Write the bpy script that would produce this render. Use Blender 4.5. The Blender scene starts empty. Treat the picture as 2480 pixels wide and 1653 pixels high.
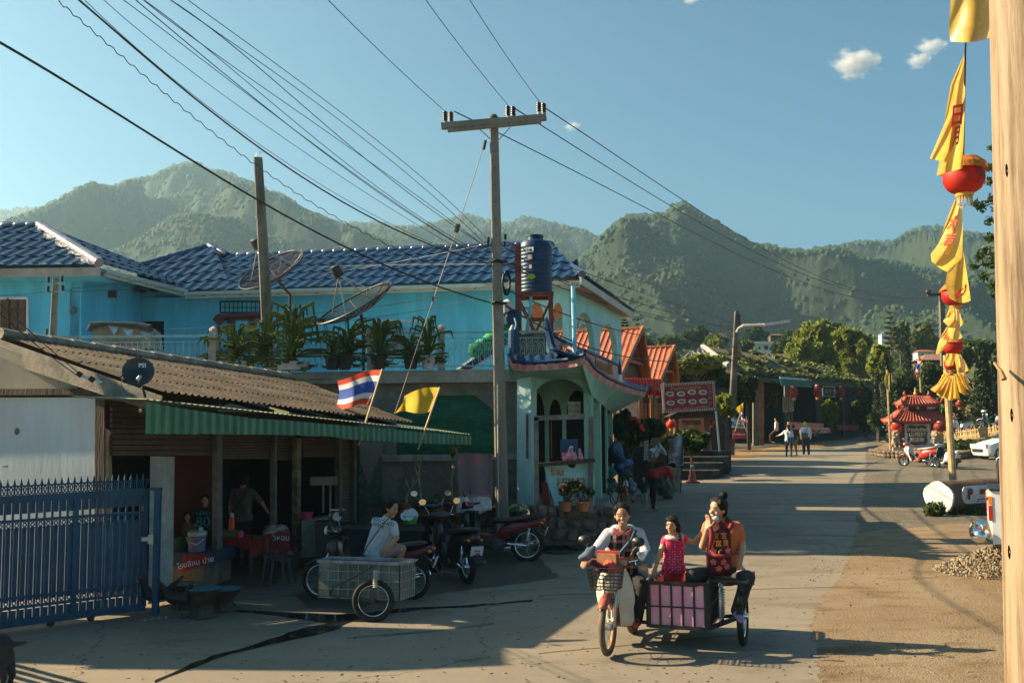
import bpy,math,random
import numpy as np
from mathutils import Vector as V,Matrix,Euler
random.seed(7);RNG=np.random.default_rng(7)
SC=bpy.context.scene;COL=SC.collection
rad=math.radians
F_,CZ,PITCH,ROLL=2411.0,2.65,math.atan((1040-826.5)/2411.0),rad(0.5)
_U=V((0,-math.sin(PITCH),math.cos(PITCH)));_F=V((0,math.cos(PITCH),math.sin(PITCH)));_X=V((1,0,0))
_r=_X*math.cos(ROLL)-_U*math.sin(ROLL);_u=_X*math.sin(ROLL)+_U*math.cos(ROLL)
cam=bpy.data.cameras.new('camera');CAM=bpy.data.objects.new('camera',cam);COL.objects.link(CAM);SC.camera=CAM
cam.sensor_width=36;cam.lens=36*F_/2480;cam.clip_start=.05;cam.clip_end=9000
m_=Matrix(((_r.x,_u.x,-_F.x,0),(_r.y,_u.y,-_F.y,0),(_r.z,_u.z,-_F.z,CZ),(0,0,0,1)))
CAM.matrix_world=m_
SUN_EL,SUN_ROT=rad(31),rad(-81)
w=bpy.data.worlds.new('World');SC.world=w;w.use_nodes=True
sk=w.node_tree.nodes.new('ShaderNodeTexSky');sk.sky_type='NISHITA';sk.sun_disc=False
sk.sun_elevation=SUN_EL;sk.sun_rotation=SUN_ROT;sk.air_density=1.0;sk.dust_density=1.2;sk.ozone_density=3.0;sk.altitude=600
_tn=w.node_tree.nodes.new('ShaderNodeMix');_tn.data_type='RGBA';_tn.blend_type='MULTIPLY';_tn.inputs[0].default_value=1;_tn.inputs[7].default_value=(.45,.77,.77,1)
w.node_tree.links.new(sk.outputs[0],_tn.inputs[6]);w.node_tree.links.new(_tn.outputs[2],w.node_tree.nodes['Background'].inputs[0])
w.node_tree.nodes['Background'].inputs[1].default_value=0.05
sl=bpy.data.lights.new('sun','SUN');sl.energy=5.0;sl.angle=rad(.5);sl.color=(1,.79,.51)
so=bpy.data.objects.new('sun',sl);COL.objects.link(so)
sd=V((math.sin(SUN_ROT)*math.cos(SUN_EL),math.cos(SUN_ROT)*math.cos(SUN_EL),math.sin(SUN_EL)))
so.rotation_euler=sd.to_track_quat('Z','Y').to_euler()
SC.view_settings.view_transform='Standard';SC.view_settings.look='None';SC.view_settings.gamma=1
SC.view_settings.exposure=1.72
try:
 SC.cycles.volume_bounces=1;SC.cycles.max_bounces=8;SC.cycles.transparent_max_bounces=12
except Exception:pass
def ray(px,py):
 return _F+_r*((px-1240)/F_)+_u*((826.5-py)/F_)
def P(px,py,Y):
 d=ray(px,py);return V((0,0,CZ))+d*(Y/d.y)
SL=.0228
def gz(y):return SL*y
def G(px,py,lift=0):
 d=ray(px,py);t=(CZ-lift)/(SL*d.y-d.z)
 return V((0,0,CZ))+d*t
def vn(x,y,seed=0):
 xi=np.floor(x).astype(np.int64);yi=np.floor(y).astype(np.int64);fx=x-xi;fy=y-yi
 fx=fx*fx*(3-2*fx);fy=fy*fy*(3-2*fy)
 def h(a,b):
  n=(a*374761393+b*668265263+seed*1442695041)&0xffffffff
  n=((n^(n>>13))*1274126177)&0xffffffff
  return((n^(n>>16))&0xffff)/65535.0
 return(h(xi,yi)*(1-fx)+h(xi+1,yi)*fx)*(1-fy)+(h(xi,yi+1)*(1-fx)+h(xi+1,yi+1)*fx)*fy
def fbm(x,y,o=4,seed=0):
 s=0;a=.5
 for i in range(o):s=s+a*vn(x*2**i,y*2**i,seed+i);a*=.5
 return s
MATS={}
def M(name,col,rough=.75,var=.2,scale=3.,bump=.15,bscale=30.,metal=0.,col2=None,mix=.5,spec=.5,trans=0.,emit=None,stretch=None,ramp=(.42,.62),alpha=1.):
 if name in MATS:return MATS[name]
 m=bpy.data.materials.new(name);m.use_nodes=True;nt=m.node_tree;N=nt.nodes;L=nt.links
 b=N['Principled BSDF'];b.inputs['Roughness'].default_value=rough;b.inputs['Metallic'].default_value=metal
 b.inputs['Specular IOR Level'].default_value=spec
 tc=N.new('ShaderNodeTexCoord');mp=N.new('ShaderNodeMapping');L.new(tc.outputs['Object'],mp.inputs[0])
 if stretch:mp.inputs['Scale'].default_value=stretch
 n1=N.new('ShaderNodeTexNoise');n1.inputs['Scale'].default_value=scale;n1.inputs['Detail'].default_value=6;n1.inputs['Roughness'].default_value=.65
 L.new(mp.outputs[0],n1.inputs['Vector'])
 r=N.new('ShaderNodeValToRGB');L.new(n1.outputs[0],r.inputs[0])
 c=list(col)+[1];d=[max(0,x*(1-var))for x in col]+[1]
 e=list(col2)+[1]if col2 else[min(1,x*(1+var*.6))for x in col]+[1]
 r.color_ramp.elements[0].position=ramp[0];r.color_ramp.elements[1].position=ramp[1]
 r.color_ramp.elements[0].color=d if not col2 else c;r.color_ramp.elements[1].color=e
 out=r.outputs[0]
 if var>0:
  n3=N.new('ShaderNodeTexNoise');n3.inputs['Scale'].default_value=scale*9;n3.inputs['Detail'].default_value=4
  L.new(mp.outputs[0],n3.inputs['Vector'])
  mr=N.new('ShaderNodeMapRange');mr.inputs[3].default_value=1-var*.9;mr.inputs[4].default_value=1+var*.7;L.new(n3.outputs[0],mr.inputs[0])
  mx=N.new('ShaderNodeVectorMath');mx.operation='SCALE';L.new(out,mx.inputs[0]);L.new(mr.outputs[0],mx.inputs['Scale']);out=mx.outputs[0]
 L.new(out,b.inputs['Base Color'])
 if bump>0:
  n2=N.new('ShaderNodeTexNoise');n2.inputs['Scale'].default_value=bscale;n2.inputs['Detail'].default_value=5
  L.new(mp.outputs[0],n2.inputs['Vector'])
  bp=N.new('ShaderNodeBump');bp.inputs['Strength'].default_value=bump;bp.inputs['Distance'].default_value=.02
  L.new(n2.outputs[0],bp.inputs['Height']);L.new(bp.outputs[0],b.inputs['Normal'])
 if trans>0:
  t=N.new('ShaderNodeBsdfTranslucent');L.new(out,t.inputs[0]);ms=N.new('ShaderNodeMixShader');ms.inputs[0].default_value=trans
  L.new(b.outputs[0],ms.inputs[1]);L.new(t.outputs[0],ms.inputs[2]);L.new(ms.outputs[0],N['Material Output'].inputs[0])
 if emit:b.inputs['Emission Color'].default_value=list(emit[:3])+[1];b.inputs['Emission Strength'].default_value=emit[3]
 if alpha<1:b.inputs['Alpha'].default_value=alpha
 m['out']=1;MATS[name]=m;return m
class MB:
 def __init__(s):s.v=[];s.f=[];s.m=[];s.cm=0
 def mat(s,i):s.cm=i;return s
 def add(s,vs,fs):
  n=len(s.v);s.v+=[V(v)for v in vs];s.f+=[[i+n for i in f]for f in fs];s.m+=[s.cm]*len(fs);return s
 def box(s,c,d,rz=0,R=None):
  c=V(c);R=R or Matrix.Rotation(rz,3,'Z');x,y,z=[q/2 for q in d]
  vs=[c+R@V((a*x,b*y,e*z))for a in(-1,1)for b in(-1,1)for e in(-1,1)]
  return s.add(vs,[(0,1,3,2),(4,6,7,5),(0,4,5,1),(2,3,7,6),(0,2,6,4),(1,5,7,3)])
 def bar(s,a,b,w,h=None,up=(0,0,1)):
  a=V(a);b=V(b);h=h or w;d=(b-a);l=d.length
  if l<1e-6:return s
  d.normalize();u=V(up)
  if abs(d.dot(u))>.98:u=V((0,1,0))if abs(d.y)<.9 else V((1,0,0))
  x=d.cross(u).normalized();y=x.cross(d).normalized()
  R=Matrix((x,d,y)).transposed();return s.box((a+b)/2,(w,l,h),R=R)
 def tube(s,pts,r,n=8,caps=True):
  pts=[V(p)for p in pts];k=len(pts);rs=r if hasattr(r,'__len__')else[r]*k
  base=len(s.v);px=None;vs=[]
  for i,p in enumerate(pts):
   d=(pts[min(i+1,k-1)]-pts[max(i-1,0)]);d=d.normalized()if d.length>1e-9 else V((0,0,1))
   if px is None:
    u=V((0,0,1))if abs(d.z)<.9 else V((1,0,0));px=d.cross(u).normalized()
   else:
    px=px-d*px.dot(d);px=px.normalized()if px.length>1e-6 else d.orthogonal().normalized()
   py=d.cross(px)
   vs+=[p+(px*math.cos(2*math.pi*j/n)+py*math.sin(2*math.pi*j/n))*rs[i]for j in range(n)]
  fs=[(i*n+j,i*n+(j+1)%n,(i+1)*n+(j+1)%n,(i+1)*n+j)for i in range(k-1)for j in range(n)]
  if caps:fs+=[tuple(range(n))[::-1],tuple((k-1)*n+j for j in range(n))]
  return s.add(vs,fs)
 def cyl(s,a,b,r,r2=None,n=14):return s.tube([a,b],[r,r if r2 is None else r2],n)
 def lathe(s,c,prof,n=20,axis='Z',R=None,sx=1,sy=1,a0=0,a1=2*math.pi):
  c=V(c);R=R or{'Z':Matrix.Identity(3),'X':Matrix.Rotation(math.pi/2,3,'Y'),'Y':Matrix.Rotation(math.pi/2,3,'X')}[axis]
  full=abs(a1-a0-2*math.pi)<1e-6;na=n if full else n+1
  vs=[c+R@V((r*sx*math.cos(a0+(a1-a0)*j/n),r*sy*math.sin(a0+(a1-a0)*j/n),z))for r,z in prof for j in range(na)]
  fs=[(i*na+j,i*na+(j+1)%na,(i+1)*na+(j+1)%na,(i+1)*na+j)for i in range(len(prof)-1)for j in range(n)]
  return s.add(vs,fs)
 def ball(s,c,r,n=12,sc=(1,1,1),R=None):
  k=n//2;R=R or Matrix.Identity(3);c=V(c)
  vs=[c+R@V((r*sc[0]*math.sin(math.pi*i/k)*math.cos(2*math.pi*j/n),r*sc[1]*math.sin(math.pi*i/k)*math.sin(2*math.pi*j/n),r*sc[2]*math.cos(math.pi*i/k)))for i in range(k+1)for j in range(n)]
  return s.add(vs,[(i*n+j,(i+1)*n+j,(i+1)*n+(j+1)%n,i*n+(j+1)%n)for i in range(k)for j in range(n)])
 def torus(s,c,R1,r,axis='Y',n=28,k=8,sq=1,a0=0,a1=2*math.pi):
  c=V(c);pts=[]
  full=abs(a1-a0)>6.28;vs=[]
  na=n if full else n+1
  for i in range(na):
   a=a0+(a1-a0)*i/n
   e={'Y':V((math.cos(a),0,math.sin(a))),'X':V((0,math.cos(a),math.sin(a))),'Z':V((math.cos(a),math.sin(a),0))}[axis]
   ax={'Y':V((0,1,0)),'X':V((1,0,0)),'Z':V((0,0,1))}[axis]
   for j in range(k):
    b=2*math.pi*j/k;vs.append(c+e*(R1+r*math.cos(b))+ax*(r*sq*math.sin(b)))
  fs=[(i*k+j,((i+1)%na)*k+j,((i+1)%na)*k+(j+1)%k,i*k+(j+1)%k)for i in range(n)for j in range(k)]
  return s.add(vs,fs)
 def quad(s,a,b,c,d):return s.add([a,b,c,d],[(0,1,2,3)])
 def poly(s,pts):return s.add(pts,[tuple(range(len(pts)))])
 def prism(s,pts,off):
  n=len(pts);off=V(off);vs=[V(p)for p in pts]+[V(p)+off for p in pts]
  return s.add(vs,[tuple(range(n))[::-1],tuple(range(n,2*n))]+[(i,(i+1)%n,n+(i+1)%n,n+i)for i in range(n)])
 def grid(s,fn,nu,nv):
  vs=[fn(i/nu,j/nv)for j in range(nv+1)for i in range(nu+1)]
  return s.add(vs,[(j*(nu+1)+i,j*(nu+1)+i+1,(j+1)*(nu+1)+i+1,(j+1)*(nu+1)+i)for j in range(nv)for i in range(nu)])
 def build(s,name,mats,parent=None,smooth=False,world=True,solid=0):
  me=bpy.data.meshes.new(name)
  if parent is not None and world:
   q=parent
   mi=(pmat(parent)).inverted();vs=[mi@v for v in s.v]
  else:vs=s.v
  me.from_pydata([tuple(v)for v in vs],[],s.f)
  if not isinstance(mats,(list,tuple)):mats=[mats]
  for m in mats:me.materials.append(m)
  if len(mats)>1:me.polygons.foreach_set('material_index',s.m)
  if smooth:
   me.polygons.foreach_set('use_smooth',[True]*len(me.polygons))
   if smooth!=2:
    try:me.set_sharp_from_angle(angle=rad(40))
    except Exception:pass
  me.update()
  o=bpy.data.objects.new(name,me);COL.objects.link(o)
  if parent is not None:o.parent=parent
  if solid:
   md=o.modifiers.new('s','SOLIDIFY');md.thickness=solid;md.offset=0
  return o
def pmat(o):
 m=Matrix.LocRotScale(o.location,o.rotation_euler,o.scale)
 return pmat(o.parent)@m if o.parent else m
def tag(o,label=None,cat=None,group=None,kind=None):
 if label:o['label']=label
 if cat:o['category']=cat
 if group:o['group']=group
 if kind:o['kind']=kind
 return o
def thing(name,label,cat,loc=(0,0,0),rz=0,group=None):
 o=bpy.data.objects.new(name,None);COL.objects.link(o);o.location=loc;o.rotation_euler=(0,0,rz);o.empty_display_size=.2
 return tag(o,label,cat,group)
def kids(o):return[c for c in bpy.data.objects if c.parent==o]
def copy_tree(o,loc=None,rz=None,label=None,parent=None,sc=None):
 c=o.copy();COL.objects.link(c)
 if parent is not None:c.parent=parent
 for k in kids(o):copy_tree(k,parent=c)
 if loc is not None:c.location=loc
 if rz is not None:c.rotation_euler=(0,0,rz)
 if label:c['label']=label
 if sc:c.scale=(sc,)*3
 return c
def text(txt,size,mat,parent,o,xd,zd,depth=.004,name='lettering',align='CENTER',bold=0):
 """flat raised lettering: o origin (world), xd reading direction, zd up (world)"""
 cu=bpy.data.curves.new('t','FONT');cu.body=txt;cu.size=size;cu.extrude=depth;cu.align_x=align;cu.align_y='CENTER';cu.offset=bold
 cu.resolution_u=2
 t=bpy.data.objects.new('t',cu);COL.objects.link(t);dg=bpy.context.evaluated_depsgraph_get()
 me=bpy.data.meshes.new_from_object(t.evaluated_get(dg));bpy.data.objects.remove(t)
 x=V(xd).normalized();z=V(zd).normalized();n=x.cross(z).normalized();z=n.cross(x)
 R=Matrix((x,z,n)).transposed().to_4x4();R.translation=V(o)
 R=pmat(parent).inverted()@R if parent else R
 me.transform(R);me.materials.clear();me.materials.append(mat);me.name=name
 ob=bpy.data.objects.new(name,me);COL.objects.link(ob)
 if parent:ob.parent=parent
 return ob
def sheet(name,pts,mat,lift,label=None,jit=0,kind='structure',sub=1.2):
 """a ground patch: closed pixel outline on the ground, edges subdivided and roughened"""
 w=[G(*p)for p in pts];out=[]
 for i in range(len(w)):
  a,b=w[i],w[(i+1)%len(w)];n=max(1,int((b-a).length/sub))if jit else 1
  for k in range(n):
   p=a.lerp(b,k/n)
   if jit:p=p+V((random.uniform(-jit,jit),random.uniform(-jit,jit),0))
   out.append(V((p.x,p.y,gz(p.y)+lift)))
 o=MB().poly(out).build(name,mat);tag(o,kind=kind);return o
def ground_mat(name,c1,c2,c3,s1,s2,rough=.9,bump=.5,crack=0,bs=60):
 m=bpy.data.materials.new(name);m.use_nodes=True;nt=m.node_tree;N=nt.nodes;L=nt.links;b=N['Principled BSDF']
 b.inputs['Roughness'].default_value=rough;b.inputs['Specular IOR Level'].default_value=.25
 tc=N.new('ShaderNodeTexCoord')
 def noise(s,d=6,st=None):
  n=N.new('ShaderNodeTexNoise');n.inputs['Scale'].default_value=s;n.inputs['Detail'].default_value=d;n.inputs['Roughness'].default_value=.62
  if st:
   mp=N.new('ShaderNodeMapping');mp.inputs['Scale'].default_value=st;mp.inputs['Rotation'].default_value=(0,0,rad(8));L.new(tc.outputs['Object'],mp.inputs[0]);L.new(mp.outputs[0],n.inputs['Vector'])
  else:L.new(tc.outputs['Object'],n.inputs['Vector'])
  return n
 def mixc(f,a,c,lo=.45,hi=.58):
  r=N.new('ShaderNodeMapRange');r.inputs[1].default_value=lo;r.inputs[2].default_value=hi;L.new(f,r.inputs[0])
  x=N.new('ShaderNodeMix');x.data_type='RGBA';L.new(r.outputs[0],x.inputs[0])
  for k,q in((6,a),(7,c)):
   if isinstance(q,tuple):x.inputs[k].default_value=(*q,1)
   else:L.new(q,x.inputs[k])
  return x.outputs[2]
 a=mixc(noise(s1).outputs[0],c1,c2,.4,.62)
 a=mixc(noise(s2,6,(1,2.6,1)).outputs[0],a,c3,.52,.68)
 sp=noise(bs,3).outputs[0]
 a=mixc(sp,a,tuple(x*.45 for x in c1),.60,.72)
 if crack:
  vo=N.new('ShaderNodeTexVoronoi');vo.feature='DISTANCE_TO_EDGE';vo.inputs['Scale'].default_value=.16
  nn=noise(1.3,5);av=N.new('ShaderNodeVectorMath');av.operation='SCALE';av.inputs['Scale'].default_value=.9;L.new(nn.outputs[1],av.inputs[0])
  ad=N.new('ShaderNodeVectorMath');L.new(tc.outputs['Object'],ad.inputs[0]);L.new(av.outputs[0],ad.inputs[1]);L.new(ad.outputs[0],vo.inputs['Vector'])
  a=mixc(vo.outputs[0],(c1[0]*.5,c1[1]*.5,c1[2]*.5),a,.000,.0028)
 L.new(a,b.inputs['Base Color'])
 bp=N.new('ShaderNodeBump');bp.inputs['Strength'].default_value=bump;bp.inputs['Distance'].default_value=.03
 ad2=N.new('ShaderNodeMath');L.new(noise(bs*.8,5).outputs[0],ad2.inputs[0]);L.new(noise(6,5).outputs[0],ad2.inputs[1])
 L.new(ad2.outputs[0],bp.inputs['Height']);L.new(bp.outputs[0],b.inputs['Normal'])
 return m
dirt=ground_mat('dirt',(.25,.165,.085),(.32,.22,.12),(.17,.105,.055),.6,1.4,bump=1.0)
concrete=ground_mat('road_concrete',(.205,.175,.135),(.25,.215,.165),(.155,.135,.10),.35,.9,rough=.8,bump=.35,crack=1,bs=90)
gravel=ground_mat('gravel',(.135,.118,.09),(.19,.165,.125),(.09,.08,.06),.5,2,bump=1.6,bs=22)
sandy=ground_mat('sandy_dirt',(.255,.18,.105),(.31,.235,.15),(.18,.12,.068),.7,1.1,bump=1.2)
def gfn(u,v):
 x=-70+140*u;y=-8+88*v
 return V((x,y,gz(y)-.006))
g=MB()
xs=np.linspace(-70,70,141);ys=np.linspace(-8,80,111)
X,Yg=np.meshgrid(xs,ys);Z=SL*Yg-.004
Z=Z+np.where(X>5.2,(fbm(X*.7,Yg*.7,4,3)-.47)*.02,0)
vs=np.stack([X,Yg,Z],-1).reshape(-1,3);nx=len(xs)
g.v=[V(a)for a in vs.tolist()];g.f=[[j*nx+i,j*nx+i+1,(j+1)*nx+i+1,(j+1)*nx+i]for j in range(len(ys)-1)for i in range(nx-1)];g.m=[0]*len(g.f)
tag(g.build('ground',dirt,smooth=2),kind='structure')
sheet('road',[(-1500,2300),(-1400,1440),(-60,1330),(860,1300),(1500,1235),(1560,1180),(1640,1165),(1760,1122),(1860,1100),(2000,1080),(2110,1040),(2180,1022),(2330,1003),(2400,1004),(2250,1030),(2150,1042),(2130,1062),(2130,1130),(2125,1200),(2125,1262),(2140,1330),(2120,1400),(2090,1450),(2080,1520),(2085,1600),(2090,1760),(2160,2300)],concrete,.006,jit=.05,sub=.5)
sheet('gravel_yard',[(2096,1058),(2250,1100),(2420,1096),(2700,1110),(2900,1180),(2600,1262),(2300,1268),(2080,1290),(2078,1262),(2088,1200),(2098,1130)],gravel,.014,jit=.06,sub=.5)
sheet('sandy_verge',[(2076,1272),(2250,1262),(2500,1255),(2800,1300),(2700,1900),(2060,1900),(1985,1640),(1965,1520),(1985,1450),(2035,1400),(2065,1330)],sandy,.011,jit=.045,sub=.07)
def leafmat(name,a,b,trans=.25,rough=.6,ns=1.3):
 m=bpy.data.materials.new(name);m.use_nodes=True;nt=m.node_tree;N=nt.nodes;L=nt.links;p=N['Principled BSDF']
 p.inputs['Roughness'].default_value=rough;p.inputs['Specular IOR Level'].default_value=.3
 ge=N.new('ShaderNodeNewGeometry');tc=N.new('ShaderNodeTexCoord');n=N.new('ShaderNodeTexNoise');n.inputs['Scale'].default_value=ns;n.inputs['Detail'].default_value=5;L.new(tc.outputs['Object'],n.inputs['Vector'])
 ad=N.new('ShaderNodeMath');L.new(ge.outputs['Random Per Island'],ad.inputs[0]);L.new(n.outputs[0],ad.inputs[1])
 r=N.new('ShaderNodeValToRGB');r.color_ramp.elements[0].position=.35;r.color_ramp.elements[1].position=1.25;L.new(ad.outputs[0],r.inputs[0])
 r.color_ramp.elements[0].position=.3;r.color_ramp.elements[1].position=1.0
 r.color_ramp.elements[0].color=(*a,1);r.color_ramp.elements[1].color=(*b,1);L.new(r.outputs[0],p.inputs['Base Color'])
 t=N.new('ShaderNodeBsdfTranslucent');L.new(r.outputs[0],t.inputs[0]);ms=N.new('ShaderNodeMixShader');ms.inputs[0].default_value=trans
 L.new(p.outputs[0],ms.inputs[1]);L.new(t.outputs[0],ms.inputs[2]);L.new(ms.outputs[0],N['Material Output'].inputs[0])
 return m
def forest_mat(name,c1,c2,c3):
 m=ground_mat(name,c1,c2,c3,.02,.045,rough=.95,bump=0,bs=.25)
 return m
forest=forest_mat('forest',(.010,.022,.010),(.022,.038,.016),(.04,.05,.022))
field=ground_mat('hill_field',(.075,.085,.028),(.15,.12,.055),(.05,.075,.02),.03,.06,bump=.4,bs=1.5)
def heightfield(name,sky,Y0,Y1,z0,amp,seed,mat,nc=520,nr=120,x0=-350,x1=2830,pw=.85,can=6.,cell=9.):
 px=np.linspace(x0,x1,nc);sy=np.interp(px,[p[0]for p in sky],[p[1]for p in sky])
 sy=sy+(fbm(px/38,px*0+seed,3,seed)-.44)*10
 t=np.concatenate([np.linspace(0,1,nr),[1.06,1.14]])
 PX,T=np.meshgrid(px,t)
 Yd=Y0+(Y1-Y0)*T
 crest=np.array([P(a,b,Y1).z for a,b in zip(px,sy)])
 xdir=np.array([(lambda d:d.x/d.y)(ray(a,b))for a,b in zip(px,sy)])
 Xw=xdir[None,:]*Yd
 n=1-np.abs(2*fbm(Xw/130+seed,Yd/190,4,seed)-1)*2.2
 base=z0+(crest[None,:]-z0)*np.clip(T,0,1)**pw
 env=np.sin(np.pi*np.clip(T,0,1))**.8
 Zh=base+amp*env*(n-.35)
 Zh=np.where(T>1,crest[None,:]-(T-1)*(crest[None,:])*2.2,Zh)
 cell=Y1*.0065
 cx=np.abs(vn(Xw/cell,Yd/cell,seed+9)-.5)+.5*vn(Xw/cell*2.3,Yd/cell*2.3,seed+11)
 can=Y1*.0042;Zh=Zh+can*(cx-.3)*np.clip(T*6,0,1)
 Zh=np.where(T<1,np.minimum(Zh,CZ+(crest[None,:]-CZ)*(Yd/Y1)-1.5),Zh)
 g=MB();vs=np.stack([Xw,Yd,Zh],-1).reshape(-1,3);nr2=len(t)
 me=bpy.data.meshes.new(name)
 f=(np.arange(nr2-1)[:,None]*nc+np.arange(nc-1)[None,:]).reshape(-1)
 fs=np.stack([f,f+1,f+nc+1,f+nc],-1)
 me.from_pydata(vs.tolist(),[],fs.tolist());me.materials.append(mat);me.update()
 o=bpy.data.objects.new(name,me);COL.objects.link(o);tag(o,kind='structure')
 return Xw,Yd,Zh
def tuft(x,y,z,h,w):
 return(x,y,z,h,w)
TREES=[]
def scatter(F,n,seed):
 Xw,Yd,Zh=F;r=np.random.default_rng(seed);nr,nc=Xw.shape;nr-=2
 i=(r.uniform(0,1,n)**.8*(nr-1)).astype(int);c=r.uniform(0,1,n)<.07;i=np.where(c,nr-1,i);j=r.integers(0,nc-1,n)
 x,y,z=Xw[i,j]+r.normal(0,1.5,n),Yd[i,j],Zh[i,j];h=y*(.0014+.0048*r.uniform(0,1,n)**1.6)*np.where(c,.8,1);TREES.append(np.stack([x,y,z-h*.2,h,h*r.uniform(.35,.75,n)],-1))
A=heightfield('mountain',[(-400,515),(0,513),(95,506),(180,560),(300,600)],900,1750,40,40,5,forest,nc=120,nr=60,x0=-400,x1=420)
B=heightfield('mountain',[(-400,600),(-100,566),(0,548),(60,522),(110,505),(150,482),(190,457),(225,445),(255,452),(290,456),(305,442),(360,437),(395,418),(435,404),(480,402),(510,416),(560,428),(620,452),(690,482),(735,512),(800,538),(850,552),(950,590),(1150,680)],480,1300,30,120,11,forest,x0=-400,x1=1180,nc=330,nr=150)
B2=heightfield('mountain',[(100,700),(230,630),(320,590),(390,545),(430,525),(470,520),(520,530),(560,528),(620,560),(690,590),(760,640),(860,700)],420,820,20,50,17,forest,x0=60,x1=900,nc=240,nr=90)
D=heightfield('mountain',[(700,590),(850,545),(900,545),(960,552),(1020,553),(1070,540),(1110,528),(1140,528),(1180,540),(1230,545),(1270,533),(1310,538),(1360,552),(1420,566),(1460,582),(1560,640)],700,1650,40,60,23,forest,x0=650,x1=1620,nc=240,nr=110)
E1=heightfield('mountain',[(1900,640),(2000,612),(2050,592),(2110,588),(2160,592),(2200,568),(2235,556),(2290,556),(2340,566),(2420,575),(2600,560),(2900,600)],600,1500,30,110,31,forest,x0=1880,x1=2850,nc=240,nr=120)
C=heightfield('mountain',[(1250,780),(1330,690),(1400,640),(1440,605),(1472,566),(1495,545),(1520,530),(1545,526),(1580,524),(1618,524),(1634,505),(1655,497),(1672,508),(1690,525),(1730,543),(1765,563),(1810,588),(1850,598),(1900,606),(1950,612),(1990,606),(2030,606),(2090,625),(2180,640),(2300,665),(2500,690),(2900,740)],420,1020,20,110,41,forest,x0=1230,x1=2850,nc=420,nr=150)
for Fd,n,s in((B,22000,1),(B2,13000,2),(D,8000,3),(C,42000,4),(E1,9000,5),(A,2000,6)):scatter(Fd,n,s)
def forest_mesh(name,tr,mat,seed):
 tr=np.concatenate(tr);n=len(tr);r=np.random.default_rng(seed);k=5;a0=r.uniform(0,6,n)[:,None];vs=[]
 for t,sc in((0,.7),(.38,1),(.78,.68)):
  a=a0+2*np.pi*np.arange(k)[None]/k+t;w_=tr[:,4:5]*sc*r.uniform(.7,1.25,(n,k));vs.append(np.stack([tr[:,0:1]+np.cos(a)*w_,tr[:,1:2]+np.sin(a)*w_,tr[:,2:3]+tr[:,3:4]*t+0*a],-1))
 vs.append((tr[:,:3]+np.stack([0*tr[:,3],0*tr[:,3],tr[:,3]],-1))[:,None]);v=np.concatenate(vs,1).reshape(-1,3);m=3*k+1;f=[]
 for i in range(2):
  for q in range(k):f.append((i*k+q,i*k+(q+1)%k,(i+1)*k+(q+1)%k,(i+1)*k+q))
 f3=[(2*k+q,2*k+(q+1)%k,3*k)for q in range(k)];B0=(np.arange(n)*m)[:,None,None];Q=(B0+np.array(f)[None]).reshape(-1,4);T=(B0+np.array(f3)[None]).reshape(-1,3)
 me=bpy.data.meshes.new(name);me.vertices.add(len(v));me.vertices.foreach_set('co',v.astype(np.float32).ravel());me.loops.add(Q.size+T.size);me.loops.foreach_set('vertex_index',np.concatenate([Q.ravel(),T.ravel()]).astype(np.int32));me.polygons.add(len(Q)+len(T))
 ls_=np.concatenate([np.arange(len(Q))*4,Q.size+np.arange(len(T))*3]).astype(np.int32);me.polygons.foreach_set('loop_start',ls_);me.update(calc_edges=True);me.validate();me.materials.append(mat);o=bpy.data.objects.new(name,me);COL.objects.link(o);return o
canopy=leafmat('mountain_canopy',(.002,.011,.006),(.030,.058,.025),.0,.9,.012)
tag(forest_mesh('mountain_forest',TREES,canopy,3),kind='stuff')
hx=np.linspace(-170,190,200);hy=np.linspace(62,470,130);HX,HY=np.meshgrid(hx,hy)
def hill_z(x,y):return gz(62)-.3+(y-62)*.088*np.clip((y-62)/60,.25,1)+(fbm(x/38,y/42,4,77)-.47)*12*np.clip((y-80)/80,0,1)
HZ=hill_z(HX,HY);nx=len(hx)
g=MB();g.v=[V(a)for a in np.stack([HX,HY,HZ],-1).reshape(-1,3).tolist()]
g.f=[[j*nx+i,j*nx+i+1,(j+1)*nx+i+1,(j+1)*nx+i]for j in range(len(hy)-1)for i in range(nx-1)];g.m=[0]*len(g.f)
tag(g.build('hillside',field,smooth=2),kind='structure')
hz=bpy.data.materials.new('haze');hz.use_nodes=True;N=hz.node_tree.nodes;N.remove(N['Principled BSDF'])
pv=N.new('ShaderNodeVolumePrincipled');pv.inputs['Color'].default_value=(.54,.82,.98,1);pv.inputs['Density'].default_value=.00034;pv.inputs['Anisotropy'].default_value=.55
hz.node_tree.links.new(pv.outputs[0],N['Material Output'].inputs['Volume'])
tag(MB().box((100,1000,205),(3400,2080,420)).build('haze',hz),kind='stuff')
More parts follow.
